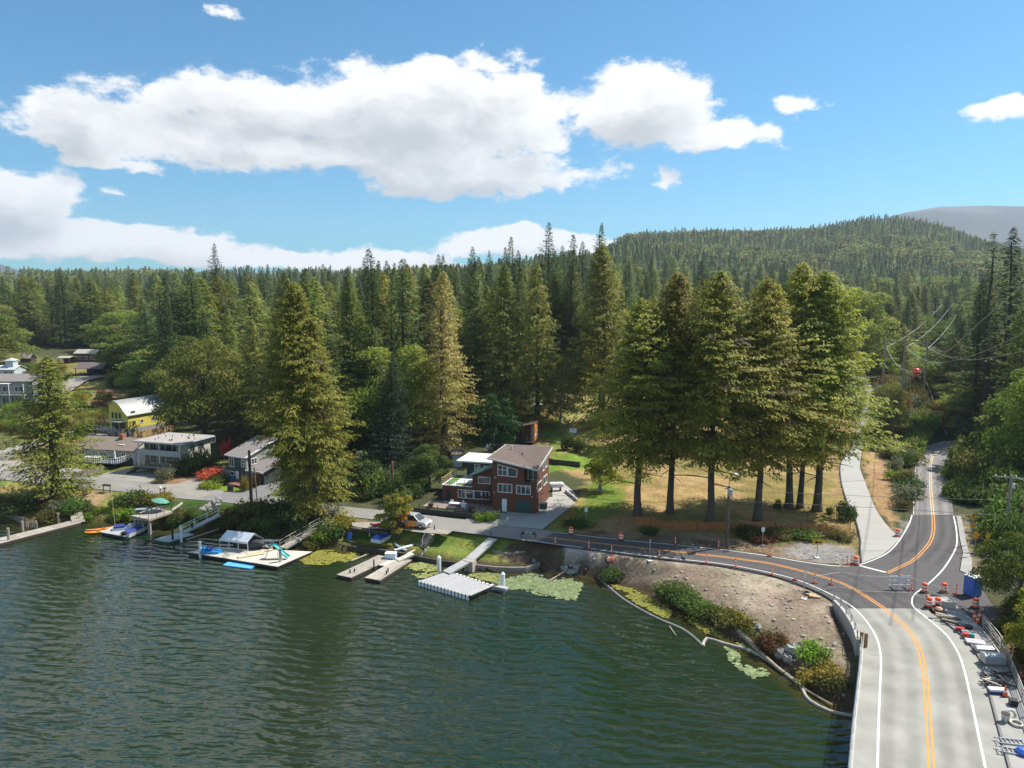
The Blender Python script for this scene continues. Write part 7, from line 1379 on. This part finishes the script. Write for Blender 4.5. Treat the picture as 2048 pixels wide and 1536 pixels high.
# mesh fence panels (temporary gate)
GP = [((1631,1184),(1677,1176)),((1677,1176),(1730,1184)),((1730,1184),(1818,1187)),((1818,1187),(1896,1214))]
for i, (A, B) in enumerate(GP):
    a = P(*A, 2.52); b_ = P(*B, 2.52); ang = math.atan2((b_-a).y,(b_-a).x); L_ = (b_-a).length; h = 1.75; t = empty('mesh_panel', a, ang, ['leftmost mesh panel crossing the orange centre line','second mesh panel right of the orange line','long mesh panel running behind the barricade','rightmost mesh panel slanting behind the drums'][i], 'fence'); fr = MB(); [fr.tube(p, .022, 6) for p in ([(0,0,.05),(0,0,h)],[(L_,0,.05),(L_,0,h)],[(0,0,h),(L_,0,h)],[(0,0,.1),(L_,0,.1)])]; fr.build('frame', mat('pale_metal_tube', (.62,.60,.58), .4, .05, metal=.3), t)
    ms = MB(); n = max(3, int(L_/.3)); [ms.bar((L_*k/n,0,.1),(L_*k/n,0,h),.006) for k in range(1,n)]; [ms.bar((0,0,.1+.3*k),(L_,0,.1+.3*k),.006) for k in range(1,6)]; ms.build('wire_mesh', GREYM(), t)
# toilet
q = P(1946,1196,2.52); t = empty('portable_toilet', q, math.radians(18), 'blue portable toilet with white roof under the trees on the right', 'toilet'); MB().box(0,1.15,0,1.15,.08,2.05).build('cabin', BLUE(), t); MB().box(.12,1.03,-.03,0,.15,1.95).build('door', mat('mid_blue_plastic', (.06,.20,.60), .4), t); o1 = MB().box(-.03,1.18,-.03,1.18,2.05,2.12).build('roof', WC, t); MB().lathe((.57,.57,2.12), [(.75,0),(.3,.22),(0,.25)], 4, Matrix.Rotation(math.pi/4,3,'Z')).build('roof_dome', WC, t); MB().tube([(.95,1.0,2.0),(.95,1.0,2.6)], .05, 8).build('vent_pipe', BLACK(), t)
# orange fence
om = bpy.data.materials.new('orange_mesh'); om.use_nodes = True; nt = om.node_tree; bs = nt.nodes['Principled BSDF']; bs.inputs['Base Color'].default_value = (.48,.15,.04,1); bs.inputs['Roughness'].default_value = .8; tr_ = nt.nodes.new('ShaderNodeBsdfTransparent'); mx_ = nt.nodes.new('ShaderNodeMixShader'); mx_.inputs[0].default_value = .5; nt.links.new(bs.outputs[0], mx_.inputs[1]); nt.links.new(tr_.outputs[0], mx_.inputs[2]); nt.links.new(mx_.outputs[0], nt.nodes['Material Output'].inputs[0])
def ofence(px, lab, h=1.1):
    b0 = G(*px[0]); t = empty('orange_fence', b0, 0, lab, 'fence'); pts = resample([G(x, y) for x, y in px], 1.0); pts = [Vector((p.x,p.y,T(p.x,p.y))) for p in pts]; vs = []; fs = []; n = len(pts)
    for i, p in enumerate(pts): sg = .12*math.sin(i*.9)+.08*math.sin(i*2.3); vs += [p-b0, p-b0+Vector((0,.05*math.sin(i*1.7),(h+sg)*.5)), p-b0+Vector((0,0,h+sg))]
    for i in range(n-1): fs += [(3*i,3*i+3,3*i+4,3*i+1),(3*i+1,3*i+4,3*i+5,3*i+2)]
    MB().add(vs, fs).build('netting', om, t)
    for p in pts[::3]: MB().box(-.03,.03,-.03,.03,-.2,h+.15).build('stake', WOODD(), t, loc=p-b0)
ofence([(1268,1050),(1290,1051),(1313,1053.5),(1344,1059),(1375,1060),(1414,1060),(1456,1060),(1535,1062),(1627,1064),(1668,1066),(1700,1062)], 'long orange plastic safety fence along the foot of the grove'); ofence([(1123,1054),(1136,1046),(1146,1034),(1154,1032)], 'short sagging piece of orange safety netting on the green slope')
# ---------------------------------------------------------------- site materials on the sidewalk
def thing_box(name, px, py, sx, sy, sz, m, lab, cat, z=2.65, rz=-.35):
    ob = MB().cbox((0,0,0), sx, sy, sz).build(name, m, loc=P(px, py, z), rz=rz); tag(ob, lab, cat); return ob
t = empty('concrete_block', P(1896,1216,2.52), -.5, 'big grey concrete block at the back of the sidewalk tip', 'block'); MB().cbox((0,0,0),1.25,.7,.75).build('block', CONC(), t); MB().cbox((0,0,.75),.25,.1,.06).build('lifting_eye', GREYM(), t)
for i, (x, y, l, a_) in enumerate([(1880,1222,1.1,-.4),(1893,1233,1.9,-.25),(1897,1237,2.0,-.3),(1890,1230,1.6,-.55),(1912,1246,2.4,-.75),(1916,1248,2.5,-.72),(1908,1243,2.2,-.70)]):
    ob = MB().box(-l/2,l/2,-.09,.09,0,.09).build('timber', [PW, WOODL(), WOODD()][i%3], loc=P(x, y, 2.66+.08*(i%3)), rz=a_); tag(ob, 'loose timber length lying on the upper part of the sidewalk', 'timber', 'loose timbers on the sidewalk')
t = empty('pallet', P(1877,1221,2.66), -.3, 'dark pallet with an orange sack at the sidewalk tip', 'pallet'); [MB().box(-.6,.6,-.5+k*.2,-.5+k*.2+.14,.1,.13).build('slat', WOODD(), t) for k in range(5)]; [MB().box(x,x+.08,-.5,.5,0,.1).build('runner', WOODD(), t) for x in (-.6,-.04,.52)]
ob = MB().lathe((0,0,0), [(0,0),(.3,.02),(.34,.15),(.2,.3),(0,.32)], 9).build('sack', mat('peach_sack', (.7,.42,.3), .9, .2), loc=P(1878,1220,2.8)); tag(ob, 'peach-coloured sack on the dark pallet', 'sack')
thing_box('black_tool_bag', 1930, 1256, 1.1, .5, .3, BLACK(), 'black tool bag on the sidewalk below the long timbers', 'bag'); thing_box('red_tool_case', 1920, 1261, .7, .4, .3, mat('dark_red_plastic', (.35,.03,.03), .5), 'dark red tool case left of the black bag', 'tool case'); thing_box('red_bucket_box', 1931, 1273, .45, .4, .35, mat('red_plastic', (.6,.04,.04)), 'small red box beside the teal box', 'box'); thing_box('teal_box', 1942, 1274, .45, .35, .32, mat('teal_plastic', (.02,.25,.20), .5), 'teal box on the sidewalk beside the red box', 'box'); thing_box('grey_tool_case', 1930, 1266, .6, .3, .25, GREYM(), 'grey metal tool case among the sidewalk tools', 'tool case')
thing_box('wrapped_panel', 1951, 1285, 1.5, .9, .14, mat('lilac_wrap', (.5,.46,.5), .4, .15), 'flat wrapped panel on the sidewalk above the silver boxes', 'panel')
def silver(px, py, L, W, H, lab):
    t = empty('metal_box', P(px, py, 2.66), -.12, lab, 'metal box'); MB().prism([(-L/2,-W/2),(L/2,-W/2),(L/2,W/2),(-L/2,W/2)], .1, H-.015).build('body', mat('silver_sheet', (.42,.44,.45), .5, .08, .8, metal=.3), t); b2 = MB(); b2.add([(-L/2,-W/2,H),(L/2,-W/2,H),(L/2,W/2,H),(-L/2,W/2,H),(-L*.42,0,H+.12),(L*.42,0,H+.12)], [(0,1,5,4),(2,3,4,5),(1,2,5),(3,0,4)]); b2.build('lid', mat('silver_sheet', (.55,.57,.58)), t); [MB().box(-L/2-.1,L/2+.1,y-.05,y+.05,0,.1).build('skid', mat('brown_post', (.28,.16,.06)), t) for y in (-W/2,W/2)]
silver(1968,1302,1.5,.75,.35,'upper and flatter of the two silver metal boxes on the sidewalk'); silver(1985,1326,1.65,.9,.75,'lower and taller of the two silver metal boxes on the sidewalk')
for i in range(26):
    x = 1975+rr3.uniform(-2,36); y = 1346+rr3.uniform(0,22); l = rr3.uniform(.8,1.9); ob = MB().box(-l/2,l/2,-.06,.06,0,.08).build('scrap_board', [PW,WOODL(),WOODD(),WOODD()][i%4], loc=P(x, y, 2.68+.05*(i%5)), rz=rr3.choice([-.1,.1,1.5,-.6])+rr3.uniform(-.2,.2)); ob.rotation_euler.y = rr3.uniform(-.12,.12); tag(ob, 'board in the heap of scrap lumber on the bridge sidewalk', 'board', 'heap of scrap boards on the sidewalk')
t = empty('cooler', P(1994,1386,2.66), -.15, 'long white cooler with blue base on the bridge sidewalk', 'cooler'); MB().cbox((0,0,0),1.15,.45,.22).build('base', mat('navy_canvas', (.03,.04,.22)), t); MB().cbox((0,0,.22),1.2,.5,.16).build('lid', WC, t)
thing_box('black_pack', 2026, 1410, .5, .5, .45, BLACK(), 'black pack against the bridge railing below the cone', 'bag')
t = empty('bucket', P(2010,1443,2.66), 0, 'grey bucket with dark lid beside the two pale tyres', 'bucket'); MB().lathe((0,0,0), [(.22,0),(.27,.6)], 14).build('body', GREYM(), t); MB().lathe((0,0,.6), [(.28,0),(.28,.05),(0,.05)], 14).build('lid', BLACK(), t)
def tor(R_, r_, n=20, m=8): mb = MB(); mb.add([((R_+r_*math.cos(b2))*math.cos(a_), (R_+r_*math.cos(b2))*math.sin(a_), r_*math.sin(b2)) for a_ in [2*math.pi*i/n for i in range(n)] for b2 in [2*math.pi*j/m for j in range(m)]], [(i*m+j, ((i+1)%n)*m+j, ((i+1)%n)*m+(j+1)%m, i*m+(j+1)%m) for i in range(n) for j in range(m)]); return mb
ob = tor(.34,.10).build('tyre', mat('pale_hose', (.52,.48,.40), .8), loc=P(2021,1440,2.66)+Vector((0,0,.4))); ob.rotation_euler = (1.2,.3,0); tag(ob, 'pale coiled hose ring standing beside the grey bucket', 'hose'); ob = tor(.38,.09).build('tyre', mat('pale_hose', (.52,.48,.40)), loc=P(2033,1449,2.66)+Vector((0,0,.1))); tag(ob, 'pale coiled hose ring lying flat near the railing', 'hose'); MATS['pale_hose'].name = 'pale_hose'
for k, (x, y, lab) in enumerate([(2020,1484,'upper metal ladder frame on the bridge sidewalk'),(2024,1503,'lower metal ladder frame on the bridge sidewalk')]):
    t = empty('ladder_frame', P(x, y, 2.67), -.2-.15*k, lab, 'ladder'); [MB().box(-.9,.9,s*.3-.03,s*.3+.03,0,.09).build('side_rail', GREYM(), t) for s in (-1,1)]; [MB().box(-.8+.27*i,-.75+.27*i,-.3,.3,.02,.07).build('rung', GREYM(), t) for i in range(7)]
ob = MB().lathe((0,0,0), [(0,0),(.4,.02),(.45,.2),(.25,.4),(0,.45)], 9).build('blue_bundle', mat('royal_blue_tarp', (.03,.12,.50)), loc=P(2045,1508,2.66)); tag(ob, 'bright blue tarp bundle at the lower right edge', 'tarp')
wr = [P(1965,1250,2.6), P(1995,1285,2.6), P(2019,1325,2.6)]; t = empty('timber_guard_rail', wr[0], 0, 'pale timber guard rail beyond the sidewalk on the right', 'railing'); vrail(t, [p-wr[0] for p in wr], 1.0, WOODL(), 2, sp=2.0, r=.04); 
t = empty('scaffold_deck', P(2040,1340,1.6), 0, 'plank scaffold platform hanging outside the right bridge railing', 'scaffold'); planked('plank', [P(2024,1322,1.7), P(2060,1370,1.7), P(2085,1352,1.7), P(2046,1306,1.7)], 1.7, .07, WOODL(), t, pw=.35)
ob = tor(.28,.10,16,6).build('tyre', RUBBER(), loc=G(1613,1187)+Vector((0,0,.1))); tag(ob, 'black tyre lying by the kerb above the dirt bank', 'tyre')
for i, (x, y) in enumerate([(1622,1191),(1629,1195)]): ob = MB().cbox((0,0,0),1.0,.35,.12).build('plank_offcut', mat('tan_board', (.50,.33,.19), .8), loc=G(x, y)+Vector((0,0,.05)), rz=-.4); tag(ob, 'tan plank offcut beside the tyre at the kerb', 'plank', 'tan plank offcuts by the kerb')
# red kayak and white rocks by the pull-off, culvert riprap
kayak(P(758,1052,2.56), .1, 2.4, mat('dark_red_plastic', (.35,.03,.03)), 'small dark red kayak on the gravel pull-off')
for i in range(60):
    a_ = rr3.uniform(0,6.28); r_ = rr3.random()**.5; x = 1140+19*r_*math.cos(a_); y = 1141+8*r_*math.sin(a_); ob = link('riprap_stone', RKM[i%5]); ob.location = G(x, y)+Vector((0,0,.1)); s = rr3.uniform(.3,.55); ob.scale = (s,s,s*.7); ob.rotation_euler = (rr3.random(),0,rr3.random()*6); tag(ob, 'grey stone of the riprap ring around the drain outlet', 'stone', 'riprap stones around the drain outlet')
ob = MB().lathe((0,0,0), [(.35,0),(.35,.25),(.28,.25),(.28,.02),(0,.02)], 12).build('drain_pipe', BLACK(), loc=G(1141,1138)+Vector((0,0,.15))); tag(ob, 'black drain pipe mouth in the ring of grey stones', 'pipe')
for i, (x, y, s) in enumerate([(1546,1300,1.1),(1560,1313,1.3),(1585,1306,1.5),(1600,1302,1.2),(1615,1300,1.0),(1575,1322,1.0),(1606,1322,.8),(1506,1262,.8),(1516,1258,.7),(1640,1330,.7)]):
    ob = link('boulder', RKM[i%5]); ob.location = G(x, y)+Vector((0,0,.25)); ob.scale = (s,s*.8,s*.8); ob.rotation_euler.z = i; tag(ob, 'pale boulder on the shore below the dirt bank', 'boulder', 'boulders below the dirt bank')
# scattered clods on the dirt bank
vs = []; fs = []; stn = MB()
for i in range(900):
    x = rr3.uniform(1150,1690); y = rr3.uniform(1100,1400); g = P(x, y, 1.6); 
    sdv = float(poly_sd(LAKE, np.array([g.x]), np.array([g.y]))[0]); rdv = float(poly_sd(ROAD_POLY, np.array([g.x]), np.array([g.y]))[0])
    if sdv < .3 or rdv < .5: continue
    z = T(g.x, g.y); s = rr3.uniform(.05,.22); b0 = len(stn.v); stn.lathe((g.x,g.y,z), [(s,-.05),(s*.9,s*.4),(0,s*.7)], 5)
ob = stn.build('bank_stones', mat('dusty_stone', (.36,.31,.25), .95, .3, 1)); tag(ob, kind='stuff')
# boom, logs, lily pads
BM = mat('grey_boom_float', (.22,.21,.20), .7, .3, 2); bpts = [P(x, y, .06) for x, y in [(1195,1153),(1215,1172),(1248,1199),(1290,1224),(1327,1242),(1361,1256),(1385,1272),(1406,1292)]]; t = MB().tube(resample(bpts, .8), .13, 7).build('silt_boom', BM); tag(t, 'long grey floating silt boom curving from the bank to the bend', 'boom')
bp2 = [P(x, y, .06) for x, y in [(1406,1292),(1413,1277),(1449,1287),(1500,1301),(1530,1318),(1560,1338),(1599,1369),(1609,1388),(1622,1403),(1661,1423),(1706,1432)]]; t = MB().tube(resample(bp2, .8), .15, 7).build('silt_boom', mat('pale_boom_float', (.36,.34,.30), .7, .3, 2)); tag(t, 'second paler silt boom running on to the foot of the bridge', 'boom')
bk_ = mat('driftwood', (.30,.25,.18), .95, .25, 2, .3); lg = [('long mossy log slanting along the shore below the bushes',[(1469,1253,.5),(1500,1284,.4),(1535,1318,.3),(1568,1346,.2)],.28,.14),('thin bare log at the waterline left of the bridge',[(1560,1340,.1),(1610,1378,.15),(1665,1410,.2)],.13,.07),('thin stick crossing the boom near its bend',[(1339,1253,.1),(1352,1271,.05)],.08,.05),('bleached log among the reeds beside the teal dock',[(372,1080,.1),(438,1058,.4)],.16,.1),('old beam in the marsh left of the twin docks',[(702,1122,.1),(737,1108,.2)],.14,.12),('drift log by the ring of stones',[(1098,1162,.1),(1126,1145,.4)],.1,.07)]
for lab, pts, r0, r1 in lg: ob = MB().tube(resample([P(*p) for p in pts], 1.0), r0, 8, r1).build('log', bk_); tag(ob, lab, 'log')
lm = leafmat('lily_pad_leaf', .1, .02, .1)
def lilies(name, px, n, rad, base, seed, z=.03):
    r = np.random.RandomState(seed); poly = np.array([P2(x, y, 0) for x, y in px]); lo, hi = poly.min(0), poly.max(0); pts = r.uniform(lo, hi, (n*4, 2)); d = poly_sd(poly, pts[:, 0], pts[:, 1]); cl = vnoise(pts[:, 0], pts[:, 1], 2.2, seed); pts = pts[(d < 0) & (cl*.9+np.minimum(-d, 2)*.2 > .34+.34*r.rand(len(cl)))][:n]; m = len(pts)
    k = 7; R_ = rad*r.uniform(.6, 1.3, m); ang = r.rand(m)*6.28; v = []; 
    for j in range(k): a_ = ang+.25+j*(5.78/(k-1)); v.append(np.stack([pts[:, 0]+np.cos(a_)*R_, pts[:, 1]+np.sin(a_)*R_, z+r.uniform(-.004, .05, m)], 1))
    v = np.stack(v, 1).reshape(-1, 3); f = np.arange(m*k).reshape(m, k); q = r.rand(m, 1); c = np.array(base[0])*(1-q)+np.array(base[1])*q; c = np.repeat(c*r.uniform(.8, 1.2, (m, 1)), k, 0)
    ob = link(name, npmesh(name, v, f, lm, False, c)); tag(ob, kind='stuff')
LG = ((.10,.15,.06),(.24,.30,.15)); LY = ((.13,.16,.03),(.30,.28,.05)); LO = ((.15,.18,.05),(.32,.33,.12))
lilies('lily_pads', [(1010,1152),(1060,1146),(1100,1155),(1150,1156),(1166,1168),(1150,1203),(1108,1200),(1062,1187),(1010,1178),(985,1162)], 2184, .20, LG, 1)
lilies('lily_pads', [(925,1150),(990,1146),(1010,1156),(1000,1168),(975,1163),(940,1155)], 210, .2, LO, 2); lilies('lily_pads', [(600,1120),(640,1100),(705,1103),(722,1112),(690,1126),(640,1131),(610,1128)], 714, .2, LY, 3); lilies('lily_pads', [(800,1132),(850,1124),(880,1130),(876,1148),(845,1158),(812,1147)], 378, .2, LO, 4)
lilies('lily_pads', [(1215,1168),(1262,1178),(1330,1210),(1400,1238),(1470,1262),(1440,1276),(1395,1262),(1330,1238),(1260,1200)], 1764, .17, LY, 5); lilies('lily_pads', [(1448,1294),(1500,1303),(1540,1350),(1505,1358),(1462,1325)], 138, .22, LG, 6); lilies('lily_pads', [(1450,1272),(1520,1300),(1590,1350),(1612,1372),(1560,1342),(1490,1298)], 630, .18, LO, 7); lilies('lily_pads', [(1595,1362),(1650,1392),(1640,1408),(1612,1385)], 109, .18, LG, 8); lilies('lily_pads', [(1282,1254),(1296,1254),(1294,1262),(1282,1262)], 5, .2, LG, 9)
# ---------------------------------------------------------------- shrubs
def bush(px, py, w, h, kind, lab, name='shrub', group=None, world=None):
    q = world or G(px, py); ob = link(name, SHP[(kind, rnd.randint(0,1))]); ob.location = (q.x, q.y, q.z-.1); ob.scale = (w/2.0, w/2.0*rnd.uniform(.8,1.1), h/1.15); ob.rotation_euler.z = rnd.uniform(0,6.28); tag(ob, lab, 'shrub', group); return ob
NB = [(400,948,6.0,4.0,'green','large rounded green bush right of the apartment house'),(372,950,4,3,'dark','dark bush at the apartment house corner'),(330,964,3.2,2.4,'grey','pale grey-green round shrub on the red-brown bed'),(430,955,5.0,1.9,'red','flat-topped red Japanese maple left of the blue house','maple_shrub'),(452,915,2.2,3.4,'red','red shrub at the left corner of the blue house'),(418,975,4.2,1.2,'bright','bright lime hedge by the blue house lawn'),(438,968,3.6,1.6,'green','green hedge behind the lime hedge'),(492,982,1.8,2.4,'yellow','small yellowing tree by the blue house porch'),(505,975,2.2,2.6,'rust','orange shrub beside the porch of the blue house'),
 (265,1008,5.5,2.2,'green','big leafy green bush on the lake bank left of the raised deck'),(290,1008,4.5,1.6,'olive','olive bush between the green bush and the mailboxes'),(320,1003,4.5,1.3,'yellow','yellowish weeds under the roadside mailboxes'),(250,1036,4.0,1.8,'bright','light green clump by the boat dock shore'),(235,1040,2.6,1.3,'green','small green clump beside the thin pale pole'),
 (150,1025,4.4,2.2,'green','green bush at the top of the dock ramp'),(118,1022,4.0,1.6,'grey','grey-green bush on the left lawn'),(100,1035,3.8,1.3,'olive','olive marsh clump left of the dock ramp'),(176,1040,3.0,1.2,'bright','light green clump right of the dock ramp'),(30,1020,7,2.0,'dark','wide dark bush on the shaded left lawn'),(5,1015,5,1.6,'rust','brownish bush at the left frame edge'),
 (720,985,9,5,'dark','dense dark laurel hedge left of the steps'),(690,990,7,4.0,'dark','dark hedge behind the lakeside cedars'),(750,990,6,4,'green','green hedge top beside the brown pole'),(660,985,7,4,'dark','dark shrub behind the road at the cedars'),(815,985,4,2.6,'dark','dark shrub left of the patio tree'),(840,985,3.5,2.0,'green','green shrub by the little lawn left of the patio'),(985,1040,2.8,1.3,'bright','bright hosta clump at the corner of the black wall'),
 (961,1041,2.8,1.3,'bright','bright green leafy clump at the right end of the black wall'),(1140,900,3.6,3.0,'dark','round dark shrub on the meadow above the red house'),(1160,905,3.2,2.4,'dark','second dark shrub right of the round one'),(1183,910,3.2,2.2,'green','green shrub at the foot of the huge cedar'),(1690,1042,3.0,2.6,'dark','dark bushy juniper at the bend of the concrete driveway'),(1553,1020,1.4,1.6,'dark','small dark shrub left of the trio of trunks'),(1660,1028,1.6,1.0,'dark','low dark shrub right of the flared trunk'),
 (1740,870,4,1.6,'bright','bright lime shrub at the top of the concrete drive'),(1755,862,4,2.2,'yellow','yellow-green shrub beside the hill lane'),(1229,1160,3.4,1.4,'dark','dark green bush at the water edge of the dirt bank'),
 (1340,1196,4.4,1.7,'green','left end of the green willow scrub on the shore'),(1365,1208,4.4,1.7,'dark','dark part of the green willow scrub on the shore'),(1395,1222,4.0,1.3,'green','low middle of the willow scrub on the shore'),(1425,1238,4.0,1.5,'green','right part of the willow scrub on the shore'),(1455,1246,3.6,1.3,'olive','olive end of the willow scrub above the log'),(1475,1256,3.6,1.6,'yellow','yellowish tuft at the head of the mossy log'),
 (1532,1288,3.4,1.3,'olive','olive bush left of the boulders'),(1550,1300,3.0,1.6,'rust','rusty bush behind the boulders'),(1628,1318,3.2,1.6,'bright','bright yellow-green bush right of the boulders'),(1645,1355,3.4,1.2,'yellow','yellow bush low on the shore by the bridge'),(1665,1375,3.0,1.1,'olive','olive bush nearest the bridge foot'),(1625,1365,3.0,1.2,'yellow','yellowish weeds between boom and boulders'),
 (545,1035,6.5,2.6,'dark','dark bramble on the bank left of the cedars'),(510,1030,6,2.4,'olive','olive bramble below the tarred pole'),(490,1038,5,2.2,'rust','brownish bramble below the tarred pole'),(570,1050,6,2.2,'dark','dark bramble left of the gangway'),(530,1058,5.5,2.0,'green','green bramble above the canopy tent'),(470,1045,4.5,1.8,'olive','olive bramble right of the grey gangway'),(600,1058,5,1.8,'dark','dark weeds at the foot of the cedar pair'),(440,1060,4,1.3,'olive','olive reeds beside the teal dock'),
 (668,1072,4.5,1.9,'green','green reeds between the gangway and the blue barrel'),(645,1080,4,1.5,'bright','light reeds right of the wooden gangway'),(685,1060,3.6,1.9,'yellow','yellow-green weeds left of the pull-off'),(625,1088,4,.8,'olive','olive marsh weeds below the gangway'),
 (1160,1054,4,1.1,'dark','low dark weeds above the road left of the grove'),(1300,1066,3,.7,'green','green weeds under the orange fence'),(1500,1072,5,1.2,'dark','dark weeds on the cut bank right of the lamp pole'),(1560,1076,5,1.2,'olive','olive weeds on the cut bank under the fence'),(1610,1076,5,1.1,'green','green weeds left of the yellow arrow sign'),(1680,1076,4,1.0,'olive','olive weeds by the driveway kerb'),(1530,1082,3.5,.9,'rust','rust-brown weeds on the cut bank')]
for nb in NB: bush(nb[0], nb[1], nb[2], nb[3], nb[4], nb[5], nb[6] if len(nb) > 6 else 'shrub')
# masses of undergrowth as scattered shrubs
def thicket(polypx, n, kinds, wr, hr, lab, group, seed, z=None, stuff=False):
    bag = {}
    r = random.Random(seed); poly = [tuple(G(x, y)[:2]) for x, y in polypx] if z is None else [P2(x, y, z) for x, y in polypx]; pa_ = np.array(poly); lo, hi = pa_.min(0), pa_.max(0); c = 0; tries = 0
    while c < n and tries < n*30:
        tries += 1; x = r.uniform(lo[0], hi[0]); y = r.uniform(lo[1], hi[1])
        if float(poly_sd(poly, np.array([x]), np.array([y]))[0]) > 0: continue
        if float(poly_sd(ROAD_POLY, np.array([x]), np.array([y]))[0]) < .8: continue
        zz = T(x, y); 
        if zz < .05: continue
        c += 1
        if stuff: bag.setdefault(r.choice(kinds), []).append((x, y, zz-.1, r.uniform(*hr), r.uniform(*wr)*.6)); continue
        bush(0, 0, r.uniform(*wr), r.uniform(*hr), r.choice(kinds), lab, group=group, world=Vector((x, y, zz)))
    if stuff: flush_(bag, 'scrub')
def flush_(bag, nm):
    for k, v in bag.items():
        po = bpy.data.objects.new('scrub_plant', SHP[(k, 0)]); a = np.array(v); a[:, 4] = a[:, 4]/.6/2.0/(a[:, 3]/1.15); scatter(nm, a, po, 1.15)
thicket([(1735,870),(1790,930),(1798,1040),(1824,1010),(1826,960),(1835,915),(1870,885),(1880,870),(1860,830),(1760,830)], 85, ['green','olive','olive','bright','grey'], (2.5,5), (1.4,3.2), 'shrub in the thicket between the concrete driveway and the mountain road', 'thicket between driveway and mountain road', 1)
thicket([(1760,840),(1760,770),(1900,760),(1985,820),(1960,880),(1860,870)], 90, ['green','olive','grey','yellow','rust'], (3,7), (1.8,4.0), 'shrub on the cleared slope under the power line', 'scrub under the power line', 2, stuff=True)
thicket([(1910,900),(1985,880),(2100,900),(2120,1150),(2030,1130),(2000,1105),(1988,1030),(1912,1000),(1912,960)], 120, ['green','dark','green','olive','green'], (3.5,7), (2.2,5.5), 'leafy shrub in the dark bank right of the mountain road', 'bank right of the mountain road', 3)
thicket([(160,790),(300,800),(260,850),(150,880),(60,880),(0,860),(0,815),(90,800)], 110, ['olive','green','yellow','bright','rust'], (2.5,5.5), (1.2,3.0), 'shrub on the scrubby left hillside below the upper street', 'scrub on the left hillside', 4, stuff=True)
thicket([(0,735),(110,735),(140,760),(110,768),(0,750)], 30, ['olive','green','yellow'], (3,6), (1.5,3), 'shrub near the cottage on the left hill', 'scrub by the cottage', 5, stuff=True)
thicket([(215,735),(270,735),(275,790),(215,775)], 20, ['green','yellow','dark'], (4,7), (2,4.5), 'shrub right of the dark barn', 'shrubs right of the barn', 6, stuff=True)
thicket([(1975,1240),(2060,1200),(2120,1400),(2060,1420),(2030,1330)], 26, ['olive','rust','green'], (1.5,3.5), (.8,1.8), 'low scrub beyond the bridge sidewalk', 'scrub beyond the sidewalk', 7, stuff=True)
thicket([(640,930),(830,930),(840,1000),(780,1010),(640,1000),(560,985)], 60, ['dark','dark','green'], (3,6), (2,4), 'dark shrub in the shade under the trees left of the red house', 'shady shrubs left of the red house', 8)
thicket([(0,1012),(60,1022),(140,1030),(250,1035),(330,1040),(330,1030),(240,1020),(130,1010),(0,1000)], 26, ['olive','green','bright','yellow'], (1.2,2.4), (.4,.9), 'low weeds along the left lake bank', 'weeds along the left lake bank', 9, stuff=True)
thicket([(330,1040),(440,1040),(560,1065),(600,1085),(470,1060),(430,1056),(350,1055)], 40, ['olive','green','dark'], (1.5,3), (.6,1.4), 'weeds on the bank behind the canopy tent', 'weeds behind the tent', 10, stuff=True)
